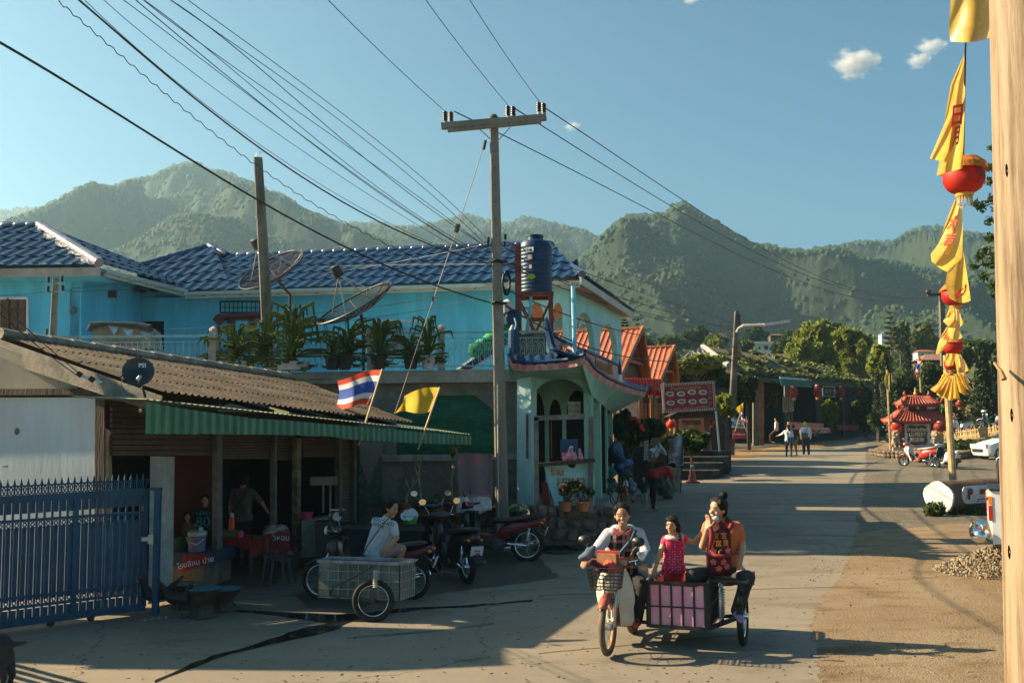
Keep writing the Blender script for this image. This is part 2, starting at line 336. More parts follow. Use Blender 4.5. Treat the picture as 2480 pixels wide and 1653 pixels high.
# large structure
def roof(name,A,B,C,D,mat,parent,pitch=.38,amp=.05,rows=5,step=.05,sub=6,over=0,jit=0,thick=True):
 """corrugated / wave tile roof plane: A,B eave left,right; C,D top right,left"""
 A,B,C,D=map(V,(A,B,C,D));e=(B-A).normalized();n=e.cross((D+C)/2-(A+B)/2).normalized()
 if n.z<0:n=-n
 sD=(D-A).dot(e);sC=(C-A).dot(e);sB=(B-A).length
 lo,hi=min(0,sD),max(sB,sC);ns=max(4,int((hi-lo)/pitch*sub));S=np.linspace(lo,hi,ns+1)
 tr=[]
 for k in range(rows):
  for q in((0.,1.),(.93,.25),(1.,.0)):
   tr.append(((k+q[0])/rows,q[1]*step))
 g=MB()
 for(v,h)in tr:
  a=A.lerp(D,v);b=B.lerp(C,v);sl_=sD*v;sr=sB+(sC-sB)*v;w_=max(sr-sl_,1e-4)
  for s in S:
   sc=min(max(s,sl_),sr);p=a+(b-a)*((sc-sl_)/w_)
   ph=sc/pitch*2*math.pi;wv=max(math.sin(ph),-.35)
   g.v.append(p+n*(amp*wv+h+(random.uniform(-jit,jit)if jit else 0)))
 nn=len(S)
 for j in range(len(tr)-1):
  for i in range(nn-1):g.f.append([j*nn+i,j*nn+i+1,(j+1)*nn+i+1,(j+1)*nn+i]);g.m.append(0)
 o=g.build(name,mat,parent,smooth=True)
 return o
def ridge_tiles(A,B,mat,parent,r=.13,pitch=.33,name='ridge_tiles'):
 A=V(A);B=V(B);L_=(B-A).length;n=max(2,int(L_/pitch));g=MB()
 for i in range(n):
  a=A.lerp(B,i/n);b=A.lerp(B,(i+1.12)/n if i<n-1 else 1);g.tube([a,a.lerp(b,.1),b],[r*1.0,r*1.22,r*.92],10)
 return g.build(name,mat,parent,smooth=True)
def railing(name,label,pts,h,mats,post_at=(),group=None,pitch=.13,scroll=True,post_w=.14):
 """pts: list of base points; scrollwork panels between rails"""
 t=thing(name,label,'railing',pts[0],group=group)
 g=MB();s=MB()
 for a,b in zip(pts[:-1],pts[1:]):
  a=V(a);b=V(b);d=b-a;up=V((0,0,1))
  g.bar(a+up*h,b+up*h,.045);g.bar(a+up*.06,b+up*.06,.03);g.bar(a+up*(h-.12),b+up*(h-.12),.02)
  n=int(d.length/pitch)
  for i in range(n+1):
   p=a+d*(i/n);s.bar(p+up*.06,p+up*(h-.1),.013)
   if scroll and i<n:
    q=p+d.normalized()*pitch*.5
    for zc,sg in((.22,1),(h*.5,-1),(h-.28,1)):
     pt=[q+up*zc+d.normalized()*(pitch*.36*math.cos(u)*(1-u/9)*sg)+up*(.11*math.sin(u)*(1-u/12))for u in np.linspace(0,5,9)]
     s.tube(pt,.007,3,caps=False)
 g.build('rail',mats[0],t);s.build('scroll_panel',mats[0],t)
 for p in post_at:
  p=V(p);k=MB();k.box(p+V((0,0,h/2+.03)),(post_w,post_w,h+.1));k.lathe(p+V((0,0,h+.08)),[(post_w*.62,0),(post_w*.6,.05),(0.001,.1)],8);k.build('post',mats[1],t)
 return t
blue_tile=M('blue_glazed_tile',(.005,.030,.080),.38,.25,2,.06,25,spec=.22,col2=(.008,.042,.11))
ridge_blue=M('blue_ridge_tile',(.03,.06,.13),.25,.3,2,.05,20,spec=.9)
cyanwall=M('cyan_painted_render',(.095,.50,.71),.75,.16,1.1,.15,14,col2=(.13,.64,.86),stretch=(1.6,1,.22))
palecyan=M('pale_aqua_paint',(.33,.62,.60),.7,.14,1.2,.1,18,col2=(.40,.70,.67),stretch=(1,1,.4))
gutter_m=M('gutter_pvc',(.42,.56,.58),.5,.12,2,.03)
oldwood=M('weathered_wood',(.13,.085,.055),.8,.4,4,.5,40,stretch=(1,1,.15))
greywood=M('grey_wood',(.20,.18,.15),.85,.4,3,.6,50)
darkwood=M('dark_wood',(.055,.032,.02),.7,.3,4,.3,40)
shutterwood=M('shutter_wood',(.14,.06,.03),.6,.25,5,.2,40)
white_wall=M('white_wall_paint',(.66,.68,.65),.75,.1,.9,.12,10,col2=(.76,.78,.76),stretch=(1.5,1,.25))
cream=M('cream_board',(.50,.42,.30),.8,.12,1.3,.08,10)
concrete_w=M('wall_concrete',(.19,.18,.15),.9,.35,1.1,.6,16,col2=(.30,.275,.235))
concrete_p=M('pole_concrete',(.22,.195,.155),.9,.3,2.2,.5,30,col2=(.29,.255,.20),stretch=(1,1,.3))
pale_conc=M('pale_concrete',(.42,.40,.35),.9,.22,2,.4,30)
black=M('black_paint',(.012,.012,.012),.5,.2,5,.1)
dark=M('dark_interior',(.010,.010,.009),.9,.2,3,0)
bluepaint=M('blue_gate_paint',(.007,.055,.115),.45,.25,3,.1,30,spec=.35,col2=(.012,.075,.15))
greenfas=M('green_metal_sheet',(.045,.17,.10),.5,.25,1.5,.05,20,col2=(.07,.22,.13),stretch=(1,1,.3))
greenroof=M('dusty_green_sheet',(.20,.25,.17),.6,.25,1.5,.1)
asbestos=M('old_corrugated_cement',(.048,.034,.023),.9,.45,1.6,.6,22,col2=(.11,.08,.052))
rust=M('rusty_red_steel',(.23,.05,.03),.7,.35,5,.2)
steel=M('galvanised_steel',(.45,.46,.46),.35,.15,4,.05,metal=.8)
chrome=M('chrome',(.75,.75,.75),.12,.05,4,0,metal=1.)
white_m=M('white_paint',(.72,.72,.70),.5,.08,3,.04)
bamboo=M('bamboo',(.42,.30,.14),.6,.25,6,.1)
pinkp=M('pink_paint',(.52,.25,.24),.7,.22,2,.15,col2=(.60,.33,.32))
E0,E1=P(395,950,12.6),P(1004,1024,18.1);R0,R1=P(0,812,13.9),P(706,916,19.3)
R0b=R0+(R0-R1).normalized()*.02
sh=thing('shop_house','low open shop with brown corrugated roof, green metal awning and white side wall','shop',(E0.x-1,E0.y+2,gz(14)))
fdir=V((1.4,2.9,0)).normalized();fperp=V((-.9,.435,0)).normalized()
roof('roof',E0,E1,R1,R0,asbestos,sh,pitch=.12,amp=.022,rows=4,step=.012,sub=6,jit=.001)
e2=(R0-E0);far0=R0+V((e2.x,e2.y,-e2.z))*2.2;far1=R1+V((e2.x,e2.y,-e2.z))*2.2
MB().quad(R0,R1,far1,far0).build('roof',asbestos,sh,solid=.04)
g=MB();n_=16
for i in range(n_):
 a=R0.lerp(R1,i/n_);b=R0.lerp(R1,(i+1.05)/n_ if i<n_-1 else 1)
 g.tube([a+V((0,0,.03)),b+V((0,0,.02))],[.085,.075],8)
g.build('ridge_tiles',M('old_ridge',(.30,.26,.20),.9,.35,3,.4),sh,smooth=True)
b0=E0+V((.05,-.12,-.02));b1=R0+(R0-E0)*1.0+V((.0,-.12,-.02));dn=V((0,0,-.27))
rk0=E0;rk1=R0
k=MB();k.prism([rk0+V((.02,-.10,-.05)),rk1+V((0,-.10,-.05)),rk1+V((0,-.10,-.34)),rk0+V((0.0,-.10,-.27))],V((.0,.05,0)))
lf=rk1+(fperp*4);k.prism([rk1+V((0,-.101,-.05)),lf+V((0,-.1,-1.0)),lf+V((0,-.1,-1.3)),rk1+V((0,-.101,-.34))],V((0,.05,0)))
k.build('barge_board',greywood,sh)
def onw(px,py):return P(px,py,13.3+(240-px)/240*.35)
k=MB();k.prism([onw(-700,962),onw(238,962),onw(238,1520),onw(-700,1520)],V((0,.08,0)));k.build('wall',white_wall,sh)
k=MB();k.prism([onw(-700,560),onw(-20,830),onw(175,905),onw(190,945),onw(-700,945)],V((0,.06,0)));k.build('gable_panel',cream,sh)
k=MB();k.bar(onw(-700,953)+V((0,-.02,0)),onw(262,948)+V((0,-.02,0)),.1,.085);k.build('tie_beam',oldwood,sh)
k=MB();k.prism([onw(240,950),onw(262,950),onw(260,1300),onw(258,1500),onw(236,1500),onw(238,1200)],V((0,-.12,0)));k.build('corner_post',oldwood,sh)
k=MB();k.prism([onw(262,1035),onw(276,1045),onw(270,1065),onw(274,1300),onw(262,1330)],V((0,-.1,0)));k.build('broken_board',M('raw_timber',(.34,.22,.12),.8,.3,6,.3),sh)
k=MB();k.lathe(P(40,1044,13.26),[(.001,-.01),(.05,-.01),(.04,-.03),(.001,-.03)],12,'Y',sx=.7);k.build('wall_stain',M('stain',(.20,.17,.10),.9),sh)
def fac(px,py,off=0.):
 a=V((-4.97,13.7,0));d=ray(px,py);
 nrm=V((-fdir.y,fdir.x,0));a2=a+nrm*off;t=(a2.dot(nrm))/(d.x*nrm.x+d.y*nrm.y);return V((0,0,CZ))+d*t
NRM=V((-fdir.y,fdir.x,0))
hd=[]
k=MB()
for(x0,x1,y0,y1,ym)in((272,528,985,1105,1040),(540,666,1050,1112,1080),(672,716,1050,1115,1085),(736,822,1055,1107,1085)):
 for i in range(9):
  v0,v1=i/9,(i+.8)/9
  k.prism([fac(x0,y0+(y1-y0)*v0,.05),fac(x1,y0+(y1-y0)*v0,.05),fac(x1,y0+(y1-y0)*v1,.05),fac(x0,y0+(y1-y0)*v1,.05)],NRM*.05)
k.build('rolled_shutter',M('brown_shutter',(.085,.052,.035),.6,.25,2,.1),sh)
k=MB()
for i in range(40):
 y0=1062+i*6.1;k.prism([fac(829,y0,.05),fac(858,y0,.05),fac(858,y0+4.8,.05),fac(829,y0+4.8,.05)],NRM*.04)
k.build('closed_shutter',M('ochre_shutter',(.15,.10,.065),.6,.25,2,.1),sh)
for x0,x1,yt,yb in((526,539,1050,1412),(666,671,1050,1390),(822,829,1050,1340),(858,865,1050,1330)):
 MB().prism([fac(x0,yt,-.06),fac(x1,yt,-.06),fac(x1,yb,-.06),fac(x0,yb,-.06)],NRM*.1).build('frame_post',M('grey_steel_frame',(.10,.10,.085),.5,.3,4,.1),sh)
MB().prism([fac(719,1060,-.12),fac(730,1060,-.12),fac(727,1368,-.12),fac(719,1368,-.12)],NRM*.1).build('frame_post',M('peeling_post',(.22,.19,.12),.8,.6,5,.3,col2=(.10,.05,.03)),sh)
k=MB();k.prism([fac(262,985,.12),fac(868,1010,.12),fac(868,1052,.12),fac(262,1030,.12)],NRM*.05);k.build('upper_boarding',darkwood,sh)
k=MB();k.bar(fac(300,1022,.0),fac(868,1050,.0),.07,.1);k.build('header_beam',darkwood,sh)
MB().prism([P(364,1104,13.6),P(402,1106,13.75),P(397,1456,13.75),P(359,1462,13.6)],V((.05,.2,0))).build('concrete_column',pale_conc,sh)
pk=M('pink_interior_wall',(.13,.022,.022),.85,.2,1.5,.05)
ia=fac(300,1400,2.6);ib=fac(850,1340,2.6)
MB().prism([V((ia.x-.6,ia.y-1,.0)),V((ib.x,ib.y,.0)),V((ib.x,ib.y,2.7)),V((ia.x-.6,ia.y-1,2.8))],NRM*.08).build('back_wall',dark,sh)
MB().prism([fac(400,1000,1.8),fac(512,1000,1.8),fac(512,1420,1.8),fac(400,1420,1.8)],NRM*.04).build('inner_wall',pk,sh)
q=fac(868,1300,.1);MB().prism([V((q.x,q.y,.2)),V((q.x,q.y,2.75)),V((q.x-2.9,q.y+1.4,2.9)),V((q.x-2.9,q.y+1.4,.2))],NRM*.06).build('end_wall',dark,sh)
def aw(px,py,k_=0):
 a=V((-4.39,11.9,0));dd=V((3.62,6.7,0)).normalized();nn=V((-dd.y,dd.x,0));a=a+nn*k_;d=ray(px,py);return V((0,0,CZ))+d*(a.dot(nn)/(d.x*nn.x+d.y*nn.y))
top=[(350,973),(450,990),(613,1013),(700,1018),(800,1027),(850,1031),(1000,1044),(1145,1056)]
bot=[(350,1050),(450,1050.5),(613,1051),(700,1053),(800,1056),(850,1064),(1000,1072),(1140,1077)]
def ip(tab,x):return float(np.interp(x,[p[0]for p in tab],[p[1]for p in tab]))
k=MB();nA=MB();N1=300
dd=V((3.62,6.7,0)).normalized();nn=V((-dd.y,dd.x,0))
vs=[]
a0=aw(350,1000);a1=aw(1142,1060);LA=(a1-a0);LA.z=0;LA=LA.length
for i in range(N1+1):
 s=i/N1;pt=V((a0.x,a0.y,0))+dd*(LA*s);px=1240+F_*pt.x/pt.y
 off=.022*(1 if(int(s*LA/.075)%2)else-1)
 tz=P(px,ip(top,px),pt.y).z;bz=P(px,ip(bot,px),pt.y).z+random.uniform(-.006,.006)
 vs+=[V((pt.x,pt.y,tz))+nn*off,V((pt.x,pt.y,bz))+nn*off]
k.add(vs,[(2*i,2*i+2,2*i+3,2*i+1)for i in range(N1)]);k.build('awning_fascia',greenfas,sh)
T0=V(vs[0]);T1=V(vs[-2]);w0=T0+nn*1.35+V((0,0,.10));w1=T1+nn*1.5+V((0,0,.22))
roof('awning_roof',T0+V((0,0,.03)),T1+V((0,0,.03)),w1,w0,greenroof,sh,pitch=.1,amp=.012,rows=1,step=0,sub=4)
k=MB();k.bar(T0+nn*.1-V((0,0,.1)),T1+nn*.1-V((0,0,.1)),.05);k.build('awning_beam',darkwood,sh)
for i in range(6):
 p=fac(300+i*110,1010,-.02);p2=E0.lerp(E1,i/5.5)
 MB().bar((p2.x-.05,p2.y,p2.z-.08),(p2.x-1.0,p2.y+.5,p2.z+.15),.06).build('rafter',darkwood,sh)
nb=thing('added_shade_house','unseen tall narrow grey block with a pitched roof, added to shade the forecourt','house',(-13,13,gz(12)))  # out of view on the left, added and sized to cast the forecourt shadow edge
MB().box((-11.6,12.8,3.0),(4.0,1.5,5.9)).build('wall',concrete_w,nb)
MB().prism([(-9.45,11.95,5.95),(-13.8,11.95,5.95),(-12.0,11.95,6.7)],(0,1.7,0)).build('roof',asbestos,nb)
bf=thing('bamboo_rail_fence','rough fence of level bamboo rails just left of the forecourt','fence',(-8,10.5,gz(10)))
for i in range(7):
 z=.35+i*.17;MB().tube([V((-10.2,12.4,z+.24)),V((-8.2,11.5,z+.28)),V((-5.1,9.35,z+.2))],.035,6).build('rail',bamboo,bf)
for q in((-10,12.3),(-8.1,11.5),(-5.2,9.45)):MB().cyl((q[0],q[1],.1),(q[0],q[1],1.8),.05).build('post',bamboo,bf)
gt=thing('sliding_gate','blue painted iron sliding gate with curled spikes along the top','gate',G(170,1508))
ga,gb=G(-60,1541),G(350,1486);gd=(gb-ga);gL=gd.length;gd.normalize();gn=V((gd.y,-gd.x,0)).normalized()
if gn.y>0:gn=-gn
Hg=1.60
def gp(s,h,o=0):return ga+gd*s+V((0,0,h))+gn*o
k=MB()
for h,w_ in((.1,.09),(Hg-.02,.09)):k.bar(gp(0,h),gp(gL,h),.05,w_)
for h in(.28,.40,1.32):k.bar(gp(0,h),gp(gL,h),.03,.03)
for s in(0.02,gL*.55,gL-.03):k.bar(gp(s,.08),gp(s,Hg),.06,.06,up=gn)
k.build('gate_frame',bluepaint,gt)
k=MB();n=22;st=gL/n
for i in range(n):
 s=(i+.5)*st
 k.box(gp(s,.78),(st*.58,.012,.86),rz=math.atan2(gd.y,gd.x));k.lathe(gp(s,1.21),[(.001,-.006),(st*.29,-.006),(st*.29,.006),(.001,.006)],12,R=Matrix.Rotation(math.atan2(gd.y,gd.x),3,'Z')@Matrix.Rotation(math.pi/2,3,'X'))
 k.box(gp(s,1.47),(st*.6,.012,.14),rz=math.atan2(gd.y,gd.x));k.box(gp(s,.19),(st*.6,.012,.12),rz=math.atan2(gd.y,gd.x))
k.build('gate_panels',bluepaint,gt)
k=MB()
for i in range(n+1):
 k.bar(gp(i*st,.1,.01),gp(i*st,Hg,.01),.024,.024,up=gn)
k.build('gate_bars',bluepaint,gt)
k=MB();sp=st*.86
for i in range(int(gL/sp)+1):
 s=.06+i*sp
 if s>gL:break
 k.tube([gp(s,Hg+.03),gp(s,Hg+.12),gp(s,Hg+.15),gp(s,Hg+.23)],[.012,.012,.018,.001],6)
 for sg in(-1,1):
  k.tube([gp(s+sg*(.008+.045*math.sin(u*.55)*(1 if u<4 else.8)),Hg+.03+.105*(1-math.cos(u*.62))*.5+.0*u)for u in np.linspace(0,5.6,9)],.007,4)
  k.tube([gp(s+sg*(.055+.022*math.cos(a)),Hg+.12+.022*math.sin(a))for a in np.linspace(-2,3,7)],.007,4)
for i in range(n):
 s=(i+.5)*st
 for sg in(-1,1):
  for zc,q in((1.24,1),(.36,-1)):
   k.tube([gp(s+sg*(st*.32-.05*math.sin(u)),zc+q*(u*.028-.02),.012)for u in np.linspace(0,3.1,7)],.007,4)
k.build('scrollwork',bluepaint,gt)
for s in(gL*.42,gL*.66):
 MB().lathe(gp(s*1.0,.045),[(.001,-.015),(.045,-.015),(.045,.015),(.001,.015)],12,'Y').build('wheel',black,gt)
gpst=thing('gate_post','slim blue steel latch post standing in front of the concrete column','post',G(378,1484))
q=G(376,1490);MB().box(q+V((0,0,.8)),(.075,.075,1.62)).box(q+V((-.03,0,1.62)),(.15,.08,.04)).build('post_tube',bluepaint,gpst)
MB().box(q+V((-.06,-.04,.98)),(.07,.05,.12)).box(q+V((-.14,-.02,.98)),(.1,.03,.05)).build('latch',steel,gpst)
WY=19.9
bb=thing('blue_house','long bright blue two storey house with glazed blue tile roof and concrete ground floor','house',(-2,24,gz(22)))
def W(px,py,o=0):return P(px,py,WY+(1250-px)/400*.35+o)
op=[(965,1003),(1005,957),(1150,957),(1200,995),(1200,1098),(960,1105)]
k=MB()
k.prism([W(700,905),W(1258,905),W(1258,957),W(700,957)],V((0,.25,0)))
k.prism([W(700,957),W(960,957),W(960,1106),W(700,1106)],V((0,.25,0)))
k.prism([W(1200,957),W(1258,957),W(1258,1106),W(1200,1106)],V((0,.25,0)))
k.prism([W(960,957),W(1005,957),W(960,1005)],V((0,.25,0)));k.prism([W(1150,957),W(1200,957),W(1200,997)],V((0,.25,0)))
k.prism([W(700,1106),W(1258,1106),W(1258,1320),W(700,1330)],V((0,.25,0)))
k.build('wall',concrete_w,bb)
k=MB();k.prism([W(925,1101,-.08),W(1262,1099,-.08),W(1262,1112,-.08),W(925,1117,-.08)],V((0,.1,0)));k.build('sill',pale_conc,bb)
k=MB();k.prism([W(1205,1112,-.03),W(1258,1112,-.03),W(1258,1300,-.03),W(1205,1300,-.03)],V((0,.05,0)));k.build('plaster_patch',M('patchy_plaster',(.24,.23,.20),.9,.5,3,.8,12,col2=(.11,.10,.085)),bb)
k=MB();k.prism([W(640,902,-.35),W(1254,893,-.35),W(1254,924,-.35),W(640,930,-.35)],V((0,.5,0)))
s0=W(640,900,0);s1=W(1254,893,0);zt=s1.z
k.prism([V((-14,WY-.0,zt-.16)),V((s1.x,WY,zt-.16)),V((s1.x+3,31,zt-.16)),V((-14,31,zt-.16))],V((0,0,.13)))
k.build('terrace_slab',M('slab_concrete',(.25,.24,.20),.9,.3,1.5,.5,20,col2=(.36,.34,.29)),bb)
TZ=zt
k=MB();k.prism([V((-14,WY+.25,.2)),V((-14,WY+.25,TZ-.17)),V((-14,30,TZ-.17)),V((-14,30,.2))],V((.2,0,0)));k.build('side_wall',concrete_w,bb);k=MB();k.prism([V((.15,WY+.26,.3)),V((.15,WY+.26,TZ-.17)),V((.6,30,TZ-.17)),V((.6,30,.3))],V((.1,0,0)));k.build('side_wall',concrete_w,bb);k=MB()
k.prism([V((-14,WY+.4,.2)),V((-5,WY+.4,.2)),V((-5,WY+.4,TZ-.17)),V((-14,WY+.4,TZ-.17))],V((0,.2,0)));k.build('side_wall',concrete_w,bb)
gm=M('green_shade_mesh',(.010,.13,.065),.8,.4,5,.3,60,col2=(.018,.2,.10),alpha=.82,stretch=(1,1,3))
k=MB();cx=[W(p[0],p[1],.02)for p in op]
def mesh_pt(u,v):
 x=958+244*u;yt=957+46*max(0,(.17-u)/.17)+38*max(0,(u-.8)/.2);y=yt+(1105-yt)*v;return W(x,y,.03+.05*math.sin(u*17+v*3)*.5+.03*math.sin(v*14))
k.grid(mesh_pt,40,20);k.build('shade_mesh',gm,bb)
k=MB()
for i in range(26):x=966+i*9.3;k.bar(W(x,985,.16),W(x,1100,.16),.02)
for y in(985,1003,1022,1078,1098):k.bar(W(962,y,.16),W(1198,y,.16),.03)
for x in(990,1065,1140):k.bar(W(x,1003,.15),W(x+40,1078,.15),.02);k.bar(W(x+40,1003,.15),W(x,1078,.15),.02)
k.build('window_grille',M('grille_green',(.03,.15,.09),.6),bb)
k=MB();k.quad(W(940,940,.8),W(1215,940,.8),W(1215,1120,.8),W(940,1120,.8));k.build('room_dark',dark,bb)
mu=M('mural_paint',(.50,.42,.33),.85,.25,1.2,.2,12,col2=(.06,.13,.085),ramp=(.46,.56));
k=MB();k.prism([W(866,1072,-.02),W(926,1072,-.02),W(926,1226,-.02),W(866,1226,-.02)],V((0,.06,0)));k.build('mural',M('mural_sky',(.42,.36,.29),.85,.2,1.5,.1),bb)
mg=M('mural_green',(.05,.12,.075),.85,.4,6,.1,col2=(.13,.22,.15));mg2=M('mural_grey',(.15,.19,.15),.85,.3,6,.1)
def blob(name,mt,outline,o):
 MB().prism([W(x,y,o)for x,y in outline],V((0,.01,0))).build(name,mt,bb)
blob('mural_peak',mg2,[(866,1225),(866,1180),(876,1140),(884,1150),(893,1175),(900,1160),(908,1125),(913,1130),(918,1110),(926,1100),(926,1225)],-.035)
blob('mural_tree',mg,[(866,1224),(866,1075),(873,1095),(872,1120),(879,1128),(880,1160),(888,1170),(897,1185),(910,1168),(917,1185),(926,1150),(926,1224)],-.048)
def UW(px,py,o=0):return P(px,py,30.2-(px-350)/900*2.0+o)
k=MB();k.prism([UW(346,690),UW(1262,672),UW(1262,925),UW(346,925)],V((0,.25,0)));k.build('wall',cyanwall,bb)
def LW(px,py,o=0):return P(px,py,26.3+o)
cr=LW(196,660);crb=P(350,700,30.3)
k=MB();k.prism([LW(-420,640),LW(196,640),LW(196,900),LW(-420,900)],V((0,.25,0)));k.build('wall',cyanwall,bb)
k=MB();k.prism([V((cr.x,26.3,cr.z+.3)),V((crb.x,30.3,cr.z+.3)),V((crb.x,30.3,TZ-.2)),V((cr.x,26.3,TZ-.2))],V((-.25,0,0)));k.build('wall',cyanwall,bb)
zE=P(447,706,29.2).z
eL=P(447,704,29.3);eR=P(1410,672,27.1);rL=P(548,618,33.2);rR=P(1325,590,31.0)
eL2=P(300,712,29.6)
apx=P(507,595,33.4)
roof('roof',eL2,eR,P(1338,590,31.0),P(500,620,33.3),blue_tile,bb,pitch=.37,amp=.042,rows=5,step=.035,sub=8)
q0=P(500,620,33.3)
hl=P(335,642,31.0)
roof('roof',P(325,708,29.35),P(560,700,29.15),apx+V((.15,0,.0)),P(336,643,31.2),blue_tile,bb,pitch=.37,amp=.042,rows=5,step=.035,sub=8)
ridge_tiles(apx,P(550,618,33.0),ridge_blue,bb);ridge_tiles(P(338,643,31.2),apx,ridge_blue,bb,r=.09)
ridge_tiles(P(550,619,33.2),P(1335,590,31.0),ridge_blue,bb,r=.11,pitch=.37)
k=MB();k.quad(P(500,620,33.3),P(1338,590,31.0),P(1338,590,31.0)+V((.2,4,-2)),P(500,620,33.3)+V((0,4,-2)));k.tri=0
k.build('roof',blue_tile,bb,solid=.05)
fz=LW(196,640).z
wl=P(-420,650,25.5);wr=P(240,641,25.5);rt=P(97,546,29.2);rtl=P(-420,556,29.2)
roof('roof',wl,wr,rt,rtl,blue_tile,bb,pitch=.37,amp=.042,rows=5,step=.035,sub=8)
rr2=P(440,694,29.3);roof('roof',wr,rr2,P(338,640,31.2),rt,blue_tile,bb,pitch=.37,amp=.05,rows=5,step=.05,sub=8)
k=MB();k.add([rt,P(338,640,31.2),rt+V((0,4,0))],[(0,1,2)]);k.build('roof',blue_tile,bb)
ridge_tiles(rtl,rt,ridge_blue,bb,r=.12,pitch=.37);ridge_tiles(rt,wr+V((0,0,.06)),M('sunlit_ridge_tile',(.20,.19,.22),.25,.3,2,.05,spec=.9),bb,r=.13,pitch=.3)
k=MB();k.bar(wl+V((0,.1,-.16)),wr+V((0,.1,-.16)),.06,.22);k.build('fascia_board',M('fascia_paint',(.42,.36,.30),.7,.2,2,.1),bb)
MB().prism([wl+V((0,.1,-.28)),wr+V((0,.1,-.28)),wr+V((0,1.2,-.3)),wl+V((0,1.2,-.3))],V((0,0,.02))).build('soffit',cyanwall,bb)
def gutter(a,b,r=.11):
 a=V(a);b=V(b);n=40;k=MB();d=(b-a).normalized();sdv=d.cross(V((0,0,1))).normalized()
 vs=[];m=8
 for i in range(2):
  p=(a,b)[i]
  for j in range(m+1):an=math.pi*j/m;vs.append(p+sdv*(r*math.cos(an))+V((0,0,-r*math.sin(an))))
  for j in range(m,-1,-1):an=math.pi*j/m;vs.append(p+sdv*(r*.88*math.cos(an))+V((0,0,-r*.88*math.sin(an))))
 q=2*(m+1);k.add(vs,[(j,(j+1)%q,q+(j+1)%q,q+j)for j in range(q)])
 k.build('gutter',gutter_m,bb,smooth=True)
 h=MB();L_=(b-a).length
 for i in range(int(L_/1.1)):
  p=a.lerp(b,(i+.5)/int(L_/1.1));h.torus(p,r*1.06,.012,'Y' if abs(d.x)>.5 else 'X',10,4,a0=math.pi,a1=2*math.pi)
 h.build('gutter_bracket',black,bb)
gutter(P(252,652,25.7),P(449,702,29.2));gutter(P(449,708,29.1),P(1405,680,26.9))
k=MB();k.bar(P(449,718,29.2),P(1405,690,27.0),.05,.12);k.bar(P(252,664,25.8),P(447,714,29.3),.05,.1);k.build('fascia_board',M('fascia_pale',(.52,.52,.46),.7,.12),bb)
MB().prism([P(449,721,29.2),P(1405,693,27.0),UW(1262,695),UW(346,722)],V((0,0,.02))).build('soffit',cyanwall,bb)
def opening(fn,x0,x1,y0,y1,fm,pm,name='window',fw=.05,rec=.0,parts=(1,1),grille=None):
 a,b,c,d=fn(x0,y0,-.03),fn(x1,y0,-.03),fn(x1,y1,-.03),fn(x0,y1,-.03)
 f=MB();
 for p,q in((a,b),(b,c),(c,d),(d,a)):f.bar(p,q,fw,fw*1.3)
 fo=f.build(name,fm,bb)
 k=MB();k.prism([fn(x0,y0,-.015),fn(x1,y0,-.015),fn(x1,y1,-.015),fn(x0,y1,-.015)],V((0,.01,0)));k.build('pane',pm,fo)
 if grille:
  k=MB();n=grille
  for i in range(n+1):x=x0+(x1-x0)*i/n;k.bar(fn(x,y0,-.07),fn(x,y1,-.07),.018)
  for j in range(4):y=y0+(y1-y0)*j/3;k.bar(fn(x0,y,-.07),fn(x1,y,-.07),.018)
  for i in range(n):
   x=x0+(x1-x0)*(i+.5)/n;k.tube([fn(x+(x1-x0)/n*.4*math.sin(u),y0+(y1-y0)*(.2+.6*u/6.28),-.07)for u in np.linspace(0,6.28,9)],.01,3)
  k.build('grille',steel,fo)
 return fo
wn=opening(LW,-2,67,722,808,white_m,shutterwood,'shuttered_window')
k=MB();k.bar(LW(19,722,-.05),LW(19,808,-.05),.06)
for x0,x1 in((22,64),):
 for r_ in range(3):
  for c_ in range(2):k.box(LW(x0+8+c_*21+4,737+r_*28,-.04),(.16,.03,.22))
k.build('shutter_leaf',shutterwood,wn)
opening(LW,262,282,703,720,darkwood,dark,'vent',fw=.02)
gblk=M('dark_glass_block',(.012,.03,.032),.3,.4,9,.1)
go=opening(UW,534,640,730,757,M('block_mortar',(.02,.05,.06),.7),gblk,'glass_block_band',fw=.04)
k=MB()
for i in range(11):x=534+i*10.6;k.bar(UW(x,731,-.04),UW(x,757,-.04),.022)
k.bar(UW(534,744,-.04),UW(640,744,-.04),.022);k.build('joint',M('block_mortar',(.02,.05,.06)),go)
redd=M('dark_red_paint',(.12,.012,.012),.5,.3,4,.1)
do=opening(UW,530,643,770,850,redd,dark,'red_doorway',fw=.10)
k=MB();k.bar(UW(526,767,-.2),UW(646,760,-.2),.25,.1);k.prism([UW(515,772,-.25),UW(530,758,-.25),UW(545,772,-.25),UW(530,790,-.25)],V((0,.08,0)));k.build('door_canopy',redd,do)
k=MB();k.box(UW(560,830,-.03),(.25,.05,1.4));k.box(UW(612,830,-.03),(.25,.05,1.4));k.build('door_leaf',M('deep_red_door',(.05,.008,.008),.5),do)
opening(UW,350,399,776,850,cyanwall,dark,'doorway',fw=.03)
opening(UW,888,1024,776,850,white_m,M('brown_window_dark',(.03,.018,.012),.5),'barred_window',fw=.05,grille=10)
k=MB();
for x,y,w_,h_ in((937,785,.3,.5),(958,800,.35,.9)):k.grid(lambda u,v:UW(x-8+16*u,y-5+(50 if w_>.32 else 22)*v,-.15-.03*math.sin(u*9+v*2)),8,6)
k.build('hung_laundry',M('striped_cloth',(.4,.4,.4),.9,.5,9,.1,stretch=(1,1,6)),bb)
